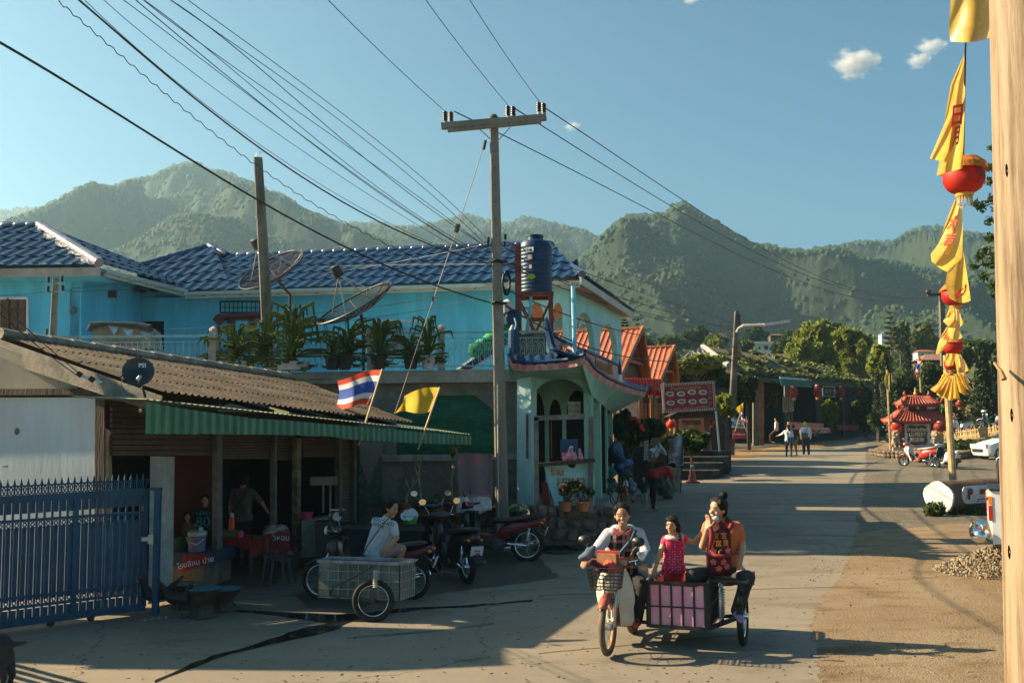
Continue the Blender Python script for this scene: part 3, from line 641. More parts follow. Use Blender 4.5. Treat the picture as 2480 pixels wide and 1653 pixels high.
k=MB();k.lathe(LW(176,752,-.05),[(.001,0),(.09,0),(.07,.03),(.001,.03)],10,'Y');k.tube([LW(172,700,-.03),LW(170,740,-.03),LW(184,744,-.03),LW(186,755,-.04),LW(176,760,-.04)],.012,4);k.build('wall_conduit',M('grime',(.10,.14,.13),.9),bb)
cA=P(1410,668,27.0);cB=P(1537,757,35.0)
topA=P(1345,634,29.5)
roof('porch_roof',P(1338,681,27.4),cA,P(1372,640,29.5),P(1340,634,29.8),blue_tile,bb,pitch=.37,amp=.05,rows=2,step=.06,sub=8)
roof('porch_roof',cA,cB,cB+V((-3.0,0,1.25)),P(1372,640,29.5),blue_tile,bb,pitch=.37,amp=.045,rows=4,step=.05,sub=8)
ridge_tiles(P(1372,640,29.5),cA+V((0,0,.05)),ridge_blue,bb,r=.11)
k=MB();k.tube([P(1335,590,31.0),P(1345,612,30.6),P(1352,640,30.4)],.09,8);k.tube([P(1385,640,30),P(1392,632,30),P(1400,655,30)],[.06,.12,.05],8);k.build('ridge_end',blue_tile,bb,smooth=True)
k=MB();k.bar(cA+V((-.05,0,-.12)),cB+V((-.05,0,-.12)),.06,.2);k.build('fascia_board',M('fascia_pale',(.52,.52,.46)),bb)
pinksof=M('pink_soffit',(.50,.27,.19),.8,.1,2,.05)
zs=cA.z-.25
MB().prism([V((P(1262,690,28.2).x,28.3,zs)),V((cA.x-.1,cA.y+.1,zs)),V((cB.x-.1,cB.y,zs)),V((cB.x-3.6,cB.y,zs))],V((0,0,.03))).build('porch_ceiling',pinksof,bb)
def arch_wall(fn,x0,x1,ztop,zbot,arches,mat,th,parent,name='arch_wall',spring=None):
 """fn(s)->world xy point for s in [x0,x1]; arches: (sa,sb,zspring,zapex); vertical strips"""
 g=MB();ns=90;S=[x0+(x1-x0)*i/ns for i in range(ns+1)]
 for a in arches:S+=[a[0]-1e-4,a[0]+1e-4,a[1]-1e-4,a[1]+1e-4]
 S=sorted(S)
 for s,s2 in zip(S[:-1],S[1:]):
  m=(s+s2)/2;zb=[zbot,zbot]
  for(sa,sb,zsp,zap)in arches:
   if sa<m<sb:
    h=lambda q:zsp+(zap-zsp)*math.sqrt(max(0,1-((q-(sa+sb)/2)/((sb-sa)/2))**2))
    zb=[h(s),h(s2)]
  a,b=fn(s),fn(s2);zt_=ztop if not callable(ztop)else ztop(m)
  g.prism([V((a.x,a.y,zt_)),V((b.x,b.y,zt_)),V((b.x,b.y,zb[1])),V((a.x,a.y,zb[0]))],th)
 return g.build(name,mat,parent)
fA=V((P(1262,700,28.2).x,27.9,0));fB=V((cA.x-.35,cA.y+.5,0));fC=V((cB.x-.55,cB.y-.6,0))
arch_wall(lambda s:fA.lerp(fB,s),0,1,zs,TZ,[(.12,.52,zs-1.3,zs-.35),(.62,.93,zs-1.3,zs-.4)],palecyan,V((0,.18,0)),bb)
arch_wall(lambda s:fB.lerp(fC,s),0,1,zs,TZ,[(.10,.43,zs-1.4,zs-.5),(.53,.90,zs-1.4,zs-.5)],palecyan,V((-.18,0,0)),bb)
rp=[V((-14,WY+.05,TZ)),V((W(640,900).x,WY+.02,TZ)),V((W(1075,890).x,WY-.15,TZ)),V((W(1318,890).x,WY-.2,TZ))]
posts=[W(x,893,0)for x in(540,905,1071)];posts=[V((p.x,WY-.08,TZ))for p in posts]
RH=P(1071,806,WY-.1).z-TZ
railing('terrace_railing','pale turquoise scrollwork railing along the terrace of the blue house',rp,RH,(M('turquoise_iron',(.28,.50,.52),.5,.2),pale_conc),posts,pitch=.115)
print('TZ',TZ,'RH',RH,'zE',zE,cA.z)
# pagoda-roofed restaurant at the corner of the blue house
mint=M('mint_green_paint',(.19,.37,.29),.8,.2,1.3,.2,14,col2=(.29,.49,.38),stretch=(1,1,.35))
sheltered_cyan=M('aqua_column_paint',(.32,.54,.54),.75,.2,1.6,.2,14,col2=(.46,.68,.67),stretch=(1,1,.35))
pg=thing('noodle_shop','mint green arched eatery with an upswept blue tiled eave and pink fascia','restaurant',P(1340,1235,19.5))
zt2=P(1262,905,19.4).z;zf=P(1270,1228,19.3).z
cL=P(1253,1000,19.3);cR=P(1478,1000,25.5)
MB().prism([P(1252,908,19.3),P(1286,908,19.1),P(1284,1300,19.1),P(1252,1300,19.3)],V((.12,.35,0))).build('pier',sheltered_cyan,pg)
k=MB();k.prism([P(1274,1000,19.07),P(1280,1000,19.07),P(1280,1110,19.07),P(1274,1110,19.07)],V((0,.03,0)));k.build('rusty_trim',M('rust_trim',(.18,.09,.05),.9,.4),pg)
A0=V((P(1284,900,19.15).x,19.15,0));A1=V((P(1432,900,19.6).x,19.6,0));A2=V((P(1482,900,26).x,26.0,0))
def ztop(s):return zt2
arch_wall(lambda s:A0.lerp(A1,s),0,1,zt2,.3,[(.005,.97,P(1284,985,19.2).z,zt2-.10)],mint,V((0,.18,0)),pg)
arch_wall(lambda s:A1.lerp(A2,s),0,1,zt2+.0,.3,[(.04,.33,2.85,3.6),(.37,.64,2.85,3.6),(.68,.97,2.85,3.55)],mint,V((-.16,0,0)),pg)
B0=V((A0.x,21.6,0));B1=V((A1.x+.25,21.8,0))
arch_wall(lambda s:B0.lerp(B1,s),-.05,1,zt2,.3,[(.02,.24,2.9,3.45),(.30,.50,2.8,3.3),(.56,.93,2.9,3.5)],mint,V((0,.15,0)),pg)
MB().quad(V((A0.x-.1,23.4,.3)),V((A1.x+.6,23.4,.3)),V((A1.x+.6,23.4,4.2)),V((A0.x-.1,23.4,4.2))).build('room_wall',dark,pg)
MB().prism([V((A0.x,19.3,zt2-.02)),V((A1.x,19.7,zt2-.02)),V((A2.x,26,zt2-.02)),V((A0.x,26,zt2-.02))],V((0,0,.06))).build('ceiling',mint,pg)
MB().prism([V((A0.x-.2,18.9,.2)),V((A1.x+.15,19.2,.2)),V((A2.x+.15,26,.2)),V((A0.x-.2,26,.2))],V((0,0,zf-.2))).build('floor_slab',concrete_w,pg)
k=MB();k.prism([V((.10,19.6,zf)),V((.26,19.6,zf)),V((.26,19.6,zt2)),V((.10,19.6,zt2))],V((0,2.4,0)));k.build('side_pier',mint,pg)
def eave(name,edge_px,inner_dz,mat_t,n=34):
 """edge_px list (px,py,Y) of lower outer edge; tiles go up and back from it"""
 pts=[P(*p)for p in edge_px];return pts
frontE=[P(1232,862,18.6),P(1243,880,18.6),P(1275,884,18.6),(P(1320,882,18.5)),P(1365,878,18.35),P(1395,873,18.2),P(1416,864,18.0)]
sideE=[P(1416,868,18.0),P(1424,875,18.6),P(1440,897,19.5),P(1470,918,21),P(1505,934,22.8),P(1540,944,24.4),P(1566,950,25.6),P(1569,938,25.8)]
def resample(pts,n):
 L_=[0]
 for a,b in zip(pts[:-1],pts[1:]):L_.append(L_[-1]+(b-a).length)
 out=[]
 for i in range(n+1):
  s=L_[-1]*i/n;j=max(j for j in range(len(L_))if L_[j]<=s+1e-9);j=min(j,len(pts)-2);t=(s-L_[j])/(L_[j+1]-L_[j]);out.append(pts[j].lerp(pts[j+1],t))
 return out
for nm,E_,bk,tops in(('front',frontE,V((0,1,0)),.52),('side',sideE,V((-1,.1,0)),.52)):
 pts=resample(E_,120);g=MB();rows=5;mk=[]
 L_=sum((a-b).length for a,b in zip(pts[:-1],pts[1:]))
 for r_ in range(rows+1):
  t=r_/rows
  for i,p in enumerate(pts):
   ph=i/120*L_/.21*2*math.pi;g.v.append(p+bk*(t*.62)+V((0,0,.03+t**1.6*tops*.34+.02*math.sin(ph))))
 m_n=121;g.f=[(j*m_n+i,j*m_n+i+1,(j+1)*m_n+i+1,(j+1)*m_n+i)for j in range(rows)for i in range(120)];g.m=[0]*len(g.f)
 g.build('eave_tiles',blue_tile,pg,smooth=True,solid=.03)
 g=MB();g.tube([p+V((0,0,.05))for p in pts[::3]],.04,8);g.build('eave_edge',blue_tile,pg,smooth=True)
 fm=M('faded_red_fascia',(.42,.13,.13),.7,.4,3,.2,col2=(.60,.38,.36),stretch=(3,3,.3))
 g=MB()
 for a,b in zip(pts[:-1],pts[1:]):g.quad(a+V((0,0,.05)),b+V((0,0,.05)),b+V((0,0,-.10))+bk*.05,a+V((0,0,-.10))+bk*.05)
 g.build('fascia',fm,pg,solid=.02)
 g=MB()
 for i in range(120):
  a,b=pts[i],pts[i+1]
  if nm=='front':c,d=V((b.x,19.3,zt2-.1)),V((a.x,19.3,zt2-.1))
  else:
   f0,f1=i/120,(i+1)/120;c=A1.lerp(A2,f1);d=A1.lerp(A2,f0);c=V((c.x,c.y,3.30-f1*.25));d=V((d.x,d.y,3.30-f0*.25))
  g.quad(a+V((0,0,-.10))+bk*.05,b+V((0,0,-.10))+bk*.05,c,d)
 g.build('soffit',mint,pg,solid=.02)
MB().tube([P(1322,790,19.0),P(1322,770,19.0),P(1328,800,19.0),P(1336,835,18.9),P(1352,866,18.7)],[.02,.035,.07,.08,.05],8).build('eave_horn',blue_tile,pg,smooth=True)
MB().tube([P(1499,868,23.4),P(1500,885,23.4),P(1497,905,23.4)],[.01,.05,.09],8).build('eave_horn',blue_tile,pg,smooth=True)
pa=[P(1330,806,19.6),P(1352,822,19.5),P(1414,850,19.2),P(1414,885,19.2),P(1345,862,19.5),P(1331,852,19.6)]
k=MB();k.prism(pa,V((0,.12,0)));p1_=k.build('parapet',pinkp,pg)
MB().tube([P(1330,803,19.6),P(1352,819,19.5),P(1395,842,19.3),P(1412,848,19.2)],.035,8).build('parapet_coping',blue_tile,pg,smooth=True)
pb_=[P(1417,850,19.4),P(1460,868,21.3),P(1498,886,23.4),P(1498,930,23.4),P(1460,914,21.3),P(1420,895,19.4)]
MB().prism(pb_,V((-.1,.03,0))).build('parapet',pinkp,pg)
MB().tube([P(1417,848,19.4),P(1432,855,20.0),P(1460,866,21.3),P(1498,884,23.4)],.035,8).build('parapet_coping',blue_tile,pg,smooth=True)
tan=M('tan_lettering',(.36,.19,.10),.8,.2)
d1=(pa[2]-pa[1]).normalized();text('ร้านมานา',.17,tan,pg,P(1382,853,19.32),d1,(0,0,1),.012,bold=.004)
d2=(P(1498,905,23.4)-P(1420,872,19.4)).normalized();text('ร้านมานาอาหาร 饭店',.26,tan,pg,P(1457,888,21.1)+V((.05,-.06,0)),d2,(0,0,1),.012,bold=.004)
MB().box(P(1391,990,19.9),(.26,.03,.30)).build('price_board',M('cream_board2',(.55,.45,.30),.7,.1),pg)
text('ก๋วยเตี๋ยว',.07,tan,pg,P(1391,982,19.87),(1,0,0),(0,0,1));text('ข้าวซอย',.08,tan,pg,P(1391,995,19.87),(1,0,0),(0,0,1))
MB().prism([P(1264,808,20.0),P(1324,803,20.0),P(1322,860,20.0),P(1264,866,20.0)],V((0,.1,0))).build('brick_backing',M('old_brick',(.25,.14,.09),.9,.4,6,.6),pg)
vs_=thing('vase_sign','pale blue vase shaped sign with orange Thai lettering in a timber frame','sign',P(1370,1236,18.6),group=None)
prof=[(1318,1130),(1326,1122),(1372,1120),(1378,1130),(1390,1134),(1398,1120),(1428,1122),(1437,1130),(1441,1160),(1438,1195),(1431,1230),(1345,1237),(1340,1210),(1330,1180),(1323,1150)]
MB().prism([P(x,y,18.6)for x,y in prof],V((0,.05,0))).build('board',M('vase_aqua',(.40,.70,.70),.6,.06,2,.05),vs_)
org=M('orange_lettering',(.60,.24,.06),.6,.1)
for t_,sz,x,y in(('ร้าน',.17,1350,1143),('มานา',.27,1383,1166),('อาหาร',.15,1379,1189)):text(t_,sz,org,vs_,P(x,y,18.59),(1,0,0),(0,0,1),.01,bold=.006)
for a,b in(((1298,1010),(1300,1235)),((1432,1008),(1430,1240)),((1293,1012),(1416,1008))):
 MB().bar(P(*a,18.5),P(*b,18.5),.09,.09).build('frame_post',greywood,vs_)
MB().bar(P(1303,1125,18.45),P(1440,1114,18.45),.3,.07).build('shelf',darkwood,vs_)
MB().bar(P(1300,1018,18.5),P(1302,1060,18.5),.04).bar(P(1335,1020,18.6),P(1336,1110,18.6),.02).build('old_strip',rust,vs_)
stn=M('field_stone',(.085,.07,.05),.85,.4,2,1.,20,col2=(.20,.155,.10))
def stone_wall(name,label,a,b,h,th,rows,seed,mat=stn,w0=.3):
 """dry stone wall between two ground points: rounded stones bedded in mortar"""
 t=thing(name,label,'wall',((a.x+b.x)/2,(a.y+b.y)/2,min(a.z,b.z)));r=random.Random(seed);d=(b-a);L_=d.length;d.normalize();n=V((d.y,-d.x,0)).normalized()
 g=MB();g.prism([a+V((0,0,-.1)),b+V((0,0,-.1)),b+V((0,0,h-.03)),a+V((0,0,h-.03))],-n*th);g.build('mortar_core',M('mud_mortar',(.10,.085,.065),.95,.3,4,.5),t)
 g=MB();hh=h/rows
 for j in range(rows):
  s=r.uniform(-.1,.1)
  while s<L_:
   w_=r.uniform(w0*.35,w0*1.35);g.ball(a+d*(s+w_/2)+V((0,0,(j+.5)*hh+(b.z-a.z)*s/L_))+n*.0,1,8,(w_*.52,.09,hh*.55*r.uniform(.55,1.15)),R=Matrix.Rotation(math.atan2(d.y,d.x),3,'Z')@Matrix.Rotation(r.uniform(-.3,.3),3,'Y'));s+=w_*.98
 g.build('stones',mat,t,smooth=True);return t
def gxy(px,py):p=G(px,py);return p
stone_wall('stone_wall','low wall of rounded field stones below the vase shaped sign',P(1285,1305,18.3),P(1485,1305,18.7),.62,.3,3,5)
stone_wall('stone_ledge','rough stone ledge carrying the terracotta pots',P(925,1300,18.9),P(1250,1300,18.9),.66,.8,3,6,w0=.34)
def pole(name,label,base,top,wb,wt,mat,group='utility poles'):
 t=thing(name,label,'pole',base,group=group);g=MB();d=(top-base)
 r=[]
 for k_,(p,w_)in enumerate(((base,wb),(base.lerp(top,.5),(wb+wt)/2),(top,wt))):
  c=w_*.12
  for(x,y)in((-w_/2,-w_/2+c),(-w_/2+c,-w_/2),(w_/2-c,-w_/2),(w_/2,-w_/2+c),(w_/2,w_/2-c),(w_/2-c,w_/2),(-w_/2+c,w_/2),(-w_/2,w_/2-c)):r.append(p+V((x,y*.8,0)))
 g.add(r,[(j*8+i,j*8+(i+1)%8,(j+1)*8+(i+1)%8,(j+1)*8+i)for j in range(2)for i in range(8)]+[tuple(range(16,24))]);g.build('shaft',mat,t)
 h=MB();n=int(d.length/.32)
 for i in range(1,n):
  p=base.lerp(top,i/n);w_=wb+(wt-wb)*i/n;h.lathe(p+V((0,-w_*.4-.001,0)),[(.001,-.002),(.011,-.002),(.011,.02),(.001,.02)],6,'Y')
 h.build('bolt_holes',black,t);return t
def insulator(g,p,h=.17,r=.045):
 z=0;pr=[(.02,0)]
 for i in range(5):pr+=[(r,z+.012),(r*.98,z+.02),(r*.5,z+.028)];z+=h/5.2
 pr+=[(.02,z),(.001,z+.02)];g.lathe(p,pr,10)
porc=M('brown_porcelain',(.035,.016,.012),.25,.2,5,0,spec=.8)
CPY=18.75
cb=P(1217,1300,CPY);ct=P(1196,286,CPY)
cp=pole('utility_pole','tall square concrete power pole with a crossarm, in front of the mesh window',cb,ct,.255,.165,concrete_p)
MB().ball(ct+V((0,0,.0)),.085,10).build('cap',M('mossy_cap',(.06,.06,.035),.95,.3),cp)
xa,xb=P(1069,306,CPY-.14),P(1323,284,CPY-.14)
MB().bar(xa,xb,.12,.115).build('crossarm',concrete_p,cp)
MB().bar(xa+V((.12,-.0,-.085)),xb+V((-.1,-.0,-.085)),.10,.055).build('crossarm_rib',concrete_p,cp)
k=MB();k.bar(P(1153,305,CPY-.12),P(1189,338,CPY-.11),.03,.012);k.bar(P(1243,300,CPY-.12),P(1205,342,CPY-.11),.03,.012);k.build('brace',steel,cp)
for x,y in((1078,296),(1092,297),(1230,283),(1243,284),(1305,274),(1317,276)):
 g=MB();pp=P(x,y,CPY-.13+(.10 if x in(1092,1243,1317)else-.04));g.cyl(pp-V((0,0,.03)),pp+V((0,0,.02)),.04,n=10);g.build('insulator_base',pale_conc,cp);g=MB();insulator(g,pp+V((0,0,.02)),.20,.052);g.build('insulator',porc,cp,smooth=True)
k=MB()
for y in(585,600,622,640):k.bar(P(1175,y,CPY-.05),P(1228,y-2,CPY-.05),.02)
k.build('cable_bracket',steel,cp)
for x,y in((1183,586),(1224,580),(1182,598),(1222,598)):
 g=MB();insulator(g,P(x,y,CPY-.06),.10,.03);g.build('spool_insulator',porc,cp)
k=MB()
for i in range(9):
 a0=random.uniform(0,6);k.tube([P(1226+random.uniform(-3,3)+9*math.sin(u+a0),680+random.uniform(-2,2)+26*math.cos(u+a0)+i,CPY-.16)for u in np.linspace(0,6.3,14)],.009,4)
k.build('cable_coil',black,cp)
k=MB()
for y in(632,733):k.bar(P(1192,y,CPY-.13),P(1225,y,CPY-.13),.05,.04);k.tube([P(1190,y+2,CPY-.15),P(1200,y-3,CPY-.17),P(1215,y+3,CPY-.17),P(1228,y,CPY-.15)],.025,6)
k.build('strap',black,cp)
lp=pole('utility_pole','bare leaning concrete pole rising behind the corrugated roof',P(657,960,20.2),P(625,382,20.2),.235,.16,M('mossy_concrete',(.13,.115,.08),.95,.5,2.5,.7,30,col2=(.27,.235,.17),stretch=(1,1,.25)))
k=MB();k.tube([P(620,380,20.2),P(621,372,20.2),P(628,366,20.2),P(632,368,20.2),P(630,373,20.2)],.008,4);k.build('wire_hook',steel,lp)
sp_=pole('utility_pole','short concrete service pole in front of the brown shutters',P(127,850,20.5),P(135,674,20.5),.13,.11,concrete_p)
k=MB()
for y in(686,706):k.bar(P(112,y+2,20.4),P(158,y-2,20.4),.03)
k.build('cable_bracket',steel,sp_)
for x,y in((117,684),(150,682),(116,706),(152,704),(113,810)):
 g=MB();insulator(g,P(x,y,20.35),.12,.035);g.build('spool_insulator',porc,sp_)
wirem=M('black_cable',(.008,.008,.009),.5,.1,5,0)
def wire(pts,r,label,group,name='power_line',n=26,wav=0):
 """pts: three or more (px,py,Y) on the wire, joined by a smooth span"""
 Q=[P(*p)for p in pts];t=[0]
 for a,b in zip(Q[:-1],Q[1:]):t.append(t[-1]+(b-a).length)
 t=[x/t[-1]for x in t];deg=min(3,len(Q)-1)if len(Q)>2 else 1;T=np.linspace(0,1,n)
 xyz=[np.polyval(np.polyfit(t,[q[i]for q in Q],deg),T)for i in range(3)]
 p=[V((a,b,c+(wav*math.sin(i*1.9)if wav else 0)))for i,(a,b,c)in enumerate(zip(*xyz))]
 o=MB().tube(p,r,6).build(name,wirem);return tag(o,label,'cable',group)
gw='overhead cables crossing the sky'
P8=CPY
wire([(-60,70,9),(440,373,13),(800,580,16),(1000,670,17.5),(1196,735,CPY)],.014,'thickest black cable, lowest of those sweeping down from the left edge',gw)
wire([(110,-25,9.5),(330,170,12),(560,355,14),(870,550,17),(925,592,17.5),(1190,690,CPY)],.006,'kinked thin cable just above the thickest cable',gw,n=130,wav=.02)
wire([(160,-25,9.5),(430,203,13),(700,410,15.5),(970,560,17.5),(1190,640,CPY)],.012,'second thick black cable, crossing the top edge near the left',gw)
spans=[((180,-25),(480,240),(790,455),(1185,640),.004),((225,-25),(520,215),(860,450),(1185,640),.004),((262,-25),(520,168),(850,415),(1185,632),.005),((298,-25),(600,225),(880,440),(1185,632),.006),((310,-25),(600,200),(870,420),(1185,622),.005),((318,-25),(570,165),(850,360),(1185,605),.005),((370,-25),(640,175),(870,372),(1185,602),.006),((378,-25),(600,130),(860,320),(1185,600),.005),((425,-25),(600,105),(900,330),(1185,585),.005)]
for i,(a,b,c,d,r_)in enumerate(spans):
 wire([(*a,9.5),(*b,12.8),(*c,15.6),(*d,CPY)],r_,'thin black cable in the bundle running from the top left to the tall pole',gw)
for(x0,x1,y1,lab)in((770,1076,268,'leftmost insulator'),(1013,1230,254,'middle insulator'),(1122,1306,246,'right hand insulator')):
 wire([(x0,-25,12),((x0+x1)/2-1,y1*.47,15),(x1,y1,CPY)],.006,'thin wire coming down from the top edge to the %s of the crossarm'%lab,gw)
wire([(1095,270,CPY),(1500,465,28),(1800,625,42),(2050,715,58),(2262,722,76)],.012,'lowest of the three wires from the crossarm to the far pole',gw)
wire([(1246,262,CPY),(1560,460,30),(1800,596,42),(2050,700,58),(2268,716,76)],.012,'middle of the three wires from the crossarm to the far pole',gw)
wire([(1320,266,CPY),(1600,440,30),(1850,610,44),(2080,700,60),(2275,716,76)],.012,'topmost of the three wires from the crossarm to the far pole',gw)
gw2='cables between the tall pole and the street pole'
for i,(y0,ym,y1,r_)in enumerate(((585,690,782,.010),(600,740,790,.012),(636,720,800,.014),(640,745,815,.014),(700,800,840,.016),(740,860,872,.020))):
 wire([(1225,y0,CPY),(1500,ym,33),(1778,y1,53)],r_,'sagging cable from the tall pole to the far street pole over the red roofs',gw2,'sagging_cable')
gw3='thin wires strung across the blue house front'
for a,m2,b in(((150,702,20.4),(420,672,22),(1180,640,19)),((150,706,20.4),(500,690,22),(1180,590,19)),((640,765,20),(930,740,19.6),(1190,690,CPY)),((640,785,20),(930,765,19.6),(1190,715,CPY)),((-20,716,17),(60,712,18.6),(112,705,20.4)),((400,797,20.5),(520,790,20.3),(640,775,20.1))):
 wire([a,m2,b],.005,'thin dark wire across the front of the blue house',gw3,'service_wire',n=14)
wire([(-30,705,10.5),(70,800,11.6),(190,902,12.75)],.006,'upper of two service wires reaching the grey barge board',None,'service_wire');wire([(-30,725,10.5),(60,812,11.6),(186,908,12.75)],.006,'lower of two service wires reaching the grey barge board',None,'service_wire')
gy=thing('guy_wire','stay wire with a dark insulator running down from the tall pole to the roof','cable',P(956,1000,19.5))
ga1,gb1=P(1178,334,CPY),P(956,1000,18.9)
MB().tube([ga1,P(1107,555,18.8),gb1],.009,5).build('strand',M('steel_strand',(.12,.12,.11),.5,.2),gy)
MB().tube([P(1110,543,18.78),P(1104,562,18.78)],.05,8).build('stay_insulator',porc,gy);MB().tube([P(1176,340,CPY-.03),P(1171,362,CPY-.03)],.03,8).build('clamp',black,gy)
MB().prism([P(1045,718,18.7),P(1052,718,18.7),P(1050,734,18.7),P(1047,730,18.7)],V((0,.01,0))).build('red_tag',M('red_cloth',(.65,.05,.04),.8),gy)
MB().tube([P(1205,930,CPY-.16),P(1206,1100,CPY-.16),P(1207,1290,CPY-.17)],.018,6).build('conduit',pale_conc,cp)
meshm=M('dish_mesh',(.012,.012,.011),.8,.3,6,.3,80,alpha=.5,spec=.1)
def big_dish(label,c,R,nrm,roll,depth,pole_base,feed=True):
 t=thing('satellite_dish',label,'satellite dish',pole_base,group='large mesh satellite dishes');n=V(nrm).normalized()
 x=n.orthogonal().normalized();y=n.cross(x);Rm=Matrix((x,y,n)).transposed()
 pr=[(R*s,depth*s*s)for s in np.linspace(.03,1,8)]
 g=MB();g.lathe(c,pr,40,R=Rm);g.build('mesh_bowl',meshm,t,smooth=True)
 g=MB()
 for i in range(12):
  a=2*math.pi*i/12;g.tube([c+Rm@V((R*s*math.cos(a),R*s*math.sin(a),depth*s*s-.01))for s in np.linspace(.05,1,6)],.012,4)
 g.build('ribs',black,t)
 g=MB();vs=[c+Rm@V((R*math.cos(a),R*math.sin(a),depth))for a in np.linspace(0,2*math.pi,41)];g.tube(vs,.02,6);g.build('rim',black,t)
 fp=c+n*R*1.05
 if feed:
  g=MB()
  for i in range(4):
   a=2*math.pi*i/4+.5;g.tube([c+Rm@V((R*.75*math.cos(a),R*.75*math.sin(a),depth*.56)),fp],.014,5)
  g.build('feed_struts',steel,t)
  g=MB();g.lathe(fp,[(.001,-.05),(.10,-.05),(.11,.02),(.09,.18),(.001,.2)],12,R=Rm);g.build('feed_horn',M('dark_grey_plastic',(.03,.03,.03),.5),t,smooth=True)
 g=MB();g.tube([c-n*.05,V((pole_base.x,pole_base.y,c.z-.35)),pole_base],.035,8);g.build('mast',black,t);return t
big_dish('black mesh satellite dish on a mast above the terrace plants',P(872,742,19.75)+V((0,0,-.12)),.83,V((-.42,-.32,.80)),0,.22,V((P(880,890,20.0).x,20.0,TZ)))
big_dish('black mesh satellite dish seen from behind, by the bare leaning pole',P(668,672,22.5),.80,V((.30,.42,.62))*-1+V((0,0,1.24)),0,.22,V((P(700,890,22.8).x,22.8,TZ)))
ps=thing('small_satellite_dish','small round black satellite dish with white lettering on the brown roof edge','satellite dish',P(345,945,12.45))
c=P(335,901,12.35);n=V((.30,-.85,.30)).normalized();x=V((0,0,1)).cross(n).normalized();y=n.cross(x);Rm=Matrix((x,y,n)).transposed()
g=MB();g.lathe(c,[(.185*s,.045*s*s-.02)for s in np.linspace(.01,1,7)]+[(.190,.028),(.185,.02)]+[(.18*s,.045*s*s-.03)for s in np.linspace(1,.01,5)],36,R=Rm);g.build('dish',M('glossy_black',(.010,.009,.009),.35,.1,4,.02,spec=.7),ps,smooth=True)
text('PSI',.075,M('white_print',(.75,.75,.72),.5,0,bump=0),ps,c+Rm@V((.045,.085,.012)),x,y,.002,bold=.002)
MB().tube([c+Rm@V((0,-.15,.02)),c+Rm@V((.02,-.17,.20))],.008,5).tube([c+Rm@V((.0,-.17,.2)),c+Rm@V((.03,-.15,.25))],.022,8).build('feed_arm',steel,ps)
MB().tube([c-n*.03,P(345,935,12.5),P(352,962,12.5)],.018,6).build('bracket',black,ps)
MB().tube([P(300,906,12.4),P(293,930,12.4),P(305,955,12.4),P(330,955,12.4),P(345,935,12.45)],.005,5).build('coax',black,ps)
sj=thing('cable_anchor','white bracket with cable clamps bolted to the grey barge board','bracket',P(215,915,12.7))
MB().bar(P(196,908,12.7),P(218,918,12.7),.05,.035).bar(P(228,919,12.7),P(249,926,12.7),.045,.03).build('bar',steel,sj)
for x,y in((192,905),(222,917)):MB().tube([P(x-4,y-2,12.68),P(x+5,y+4,12.68)],.035,8).build('clamp',black,sj)
TY=20.6
wt_=thing('water_tank','tall blue ribbed plastic water tank with stickers on a rusty red stand','water tank',V((P(1296,880,TY).x,TY,TZ)))
c=P(1297,712,TY);s_=TY/F_;R_=41*s_;H_=(712-595)*s_
pr=[(.001,0),(R_,0)]
for i in range(13):z=H_*(i+.3)/13;pr+=[(R_*1.0,z),(R_*1.025,z+H_*.02),(R_*1.0,z+H_*.04)]
pr+=[(R_,H_),(R_*.86,H_+.09),(R_*.50,H_+.13),(R_*.48,H_+.2),(R_*.52,H_+.2),(R_*.52,H_+.235),(R_*.1,H_+.26),(.001,H_+.26)]
tkm=M('tank_blue_plastic',(.010,.036,.085),.42,.2,1.5,.04,20,col2=(.014,.048,.11),spec=.3)
g=MB();g.lathe(c,pr,36);g.build('tank',tkm,wt_,smooth=True)
wp=M('sticker_white',(.65,.68,.66),.5,.05)
def stick(px,py,w_,h_,mt):
 p=P(px,py,TY);dx=p.x-c.x;yy=c.y-math.sqrt(max(R_*R_-dx*dx,.01))*1.03;return MB().box((p.x,yy-.012,p.z),(w_,.012,h_),rz=math.asin(max(-1,min(1,dx/R_)))).build('sticker',mt,wt_),V((p.x,yy-.024,p.z))
lb=M('sticker_blue',(.10,.42,.62),.5,.05)
o_,q_=stick(1282,612,.165,.11,wp);text('Safe',.075,M('sticker_text_blue',(.02,.15,.45),.5,0),wt_,q_+V((0,0,.0)),(1,-.2,0),(0,0,1),.003,bold=.002)
o_,q_=stick(1283,629,.10,.09,M('sticker_pink',(.6,.42,.42),.5));stick(1284,652,.055,.075,wp)
g=MB();g.lathe((P(1286,676,TY).x,c.y-R_*.965-.02,P(1286,676,TY).z),[(.001,0),(.085,0),(.085,.01),(.001,.01)],20,'Y',sy=.65);g.build('sticker',M('sticker_lime',(.30,.50,.03),.5),wt_)
g=MB();s0_=[V((c.x+dx,c.y+dy,0))for dx in(-R_*.98,R_*.9)for dy in(-R_*.9,R_*.9)]
for q in s0_:g.bar(V((q.x,q.y,TZ)),V((q.x,q.y,c.z-.02)),.07)
g.build('legs',rust,wt_)if 0 else None
for q in s0_:MB().bar(V((q.x,q.y,TZ)),V((q.x,q.y,c.z-.02)),.07).build('leg',rust,wt_)
MB().bar(V((s0_[0].x-.02,s0_[0].y-.05,TZ+.1)),V((s0_[0].x-.02,s0_[0].y-.05,P(1256,598,TY).z)),.13,.06).build('side_channel',rust,wt_)
g=MB();z=c.z-.04
for a,b in((0,1),(2,3),(0,2),(1,3)):g.bar(V((s0_[a].x,s0_[a].y,z)),V((s0_[b].x,s0_[b].y,z)),.1,.09);g.bar(V((s0_[a].x,s0_[a].y,TZ+.1)),V((s0_[b].x,s0_[b].y,z-.1)),.035);g.bar(V((s0_[b].x,s0_[b].y,TZ+.1)),V((s0_[a].x,s0_[a].y,z-.1)),.035)
g.build('cross_bracing',rust,wt_)
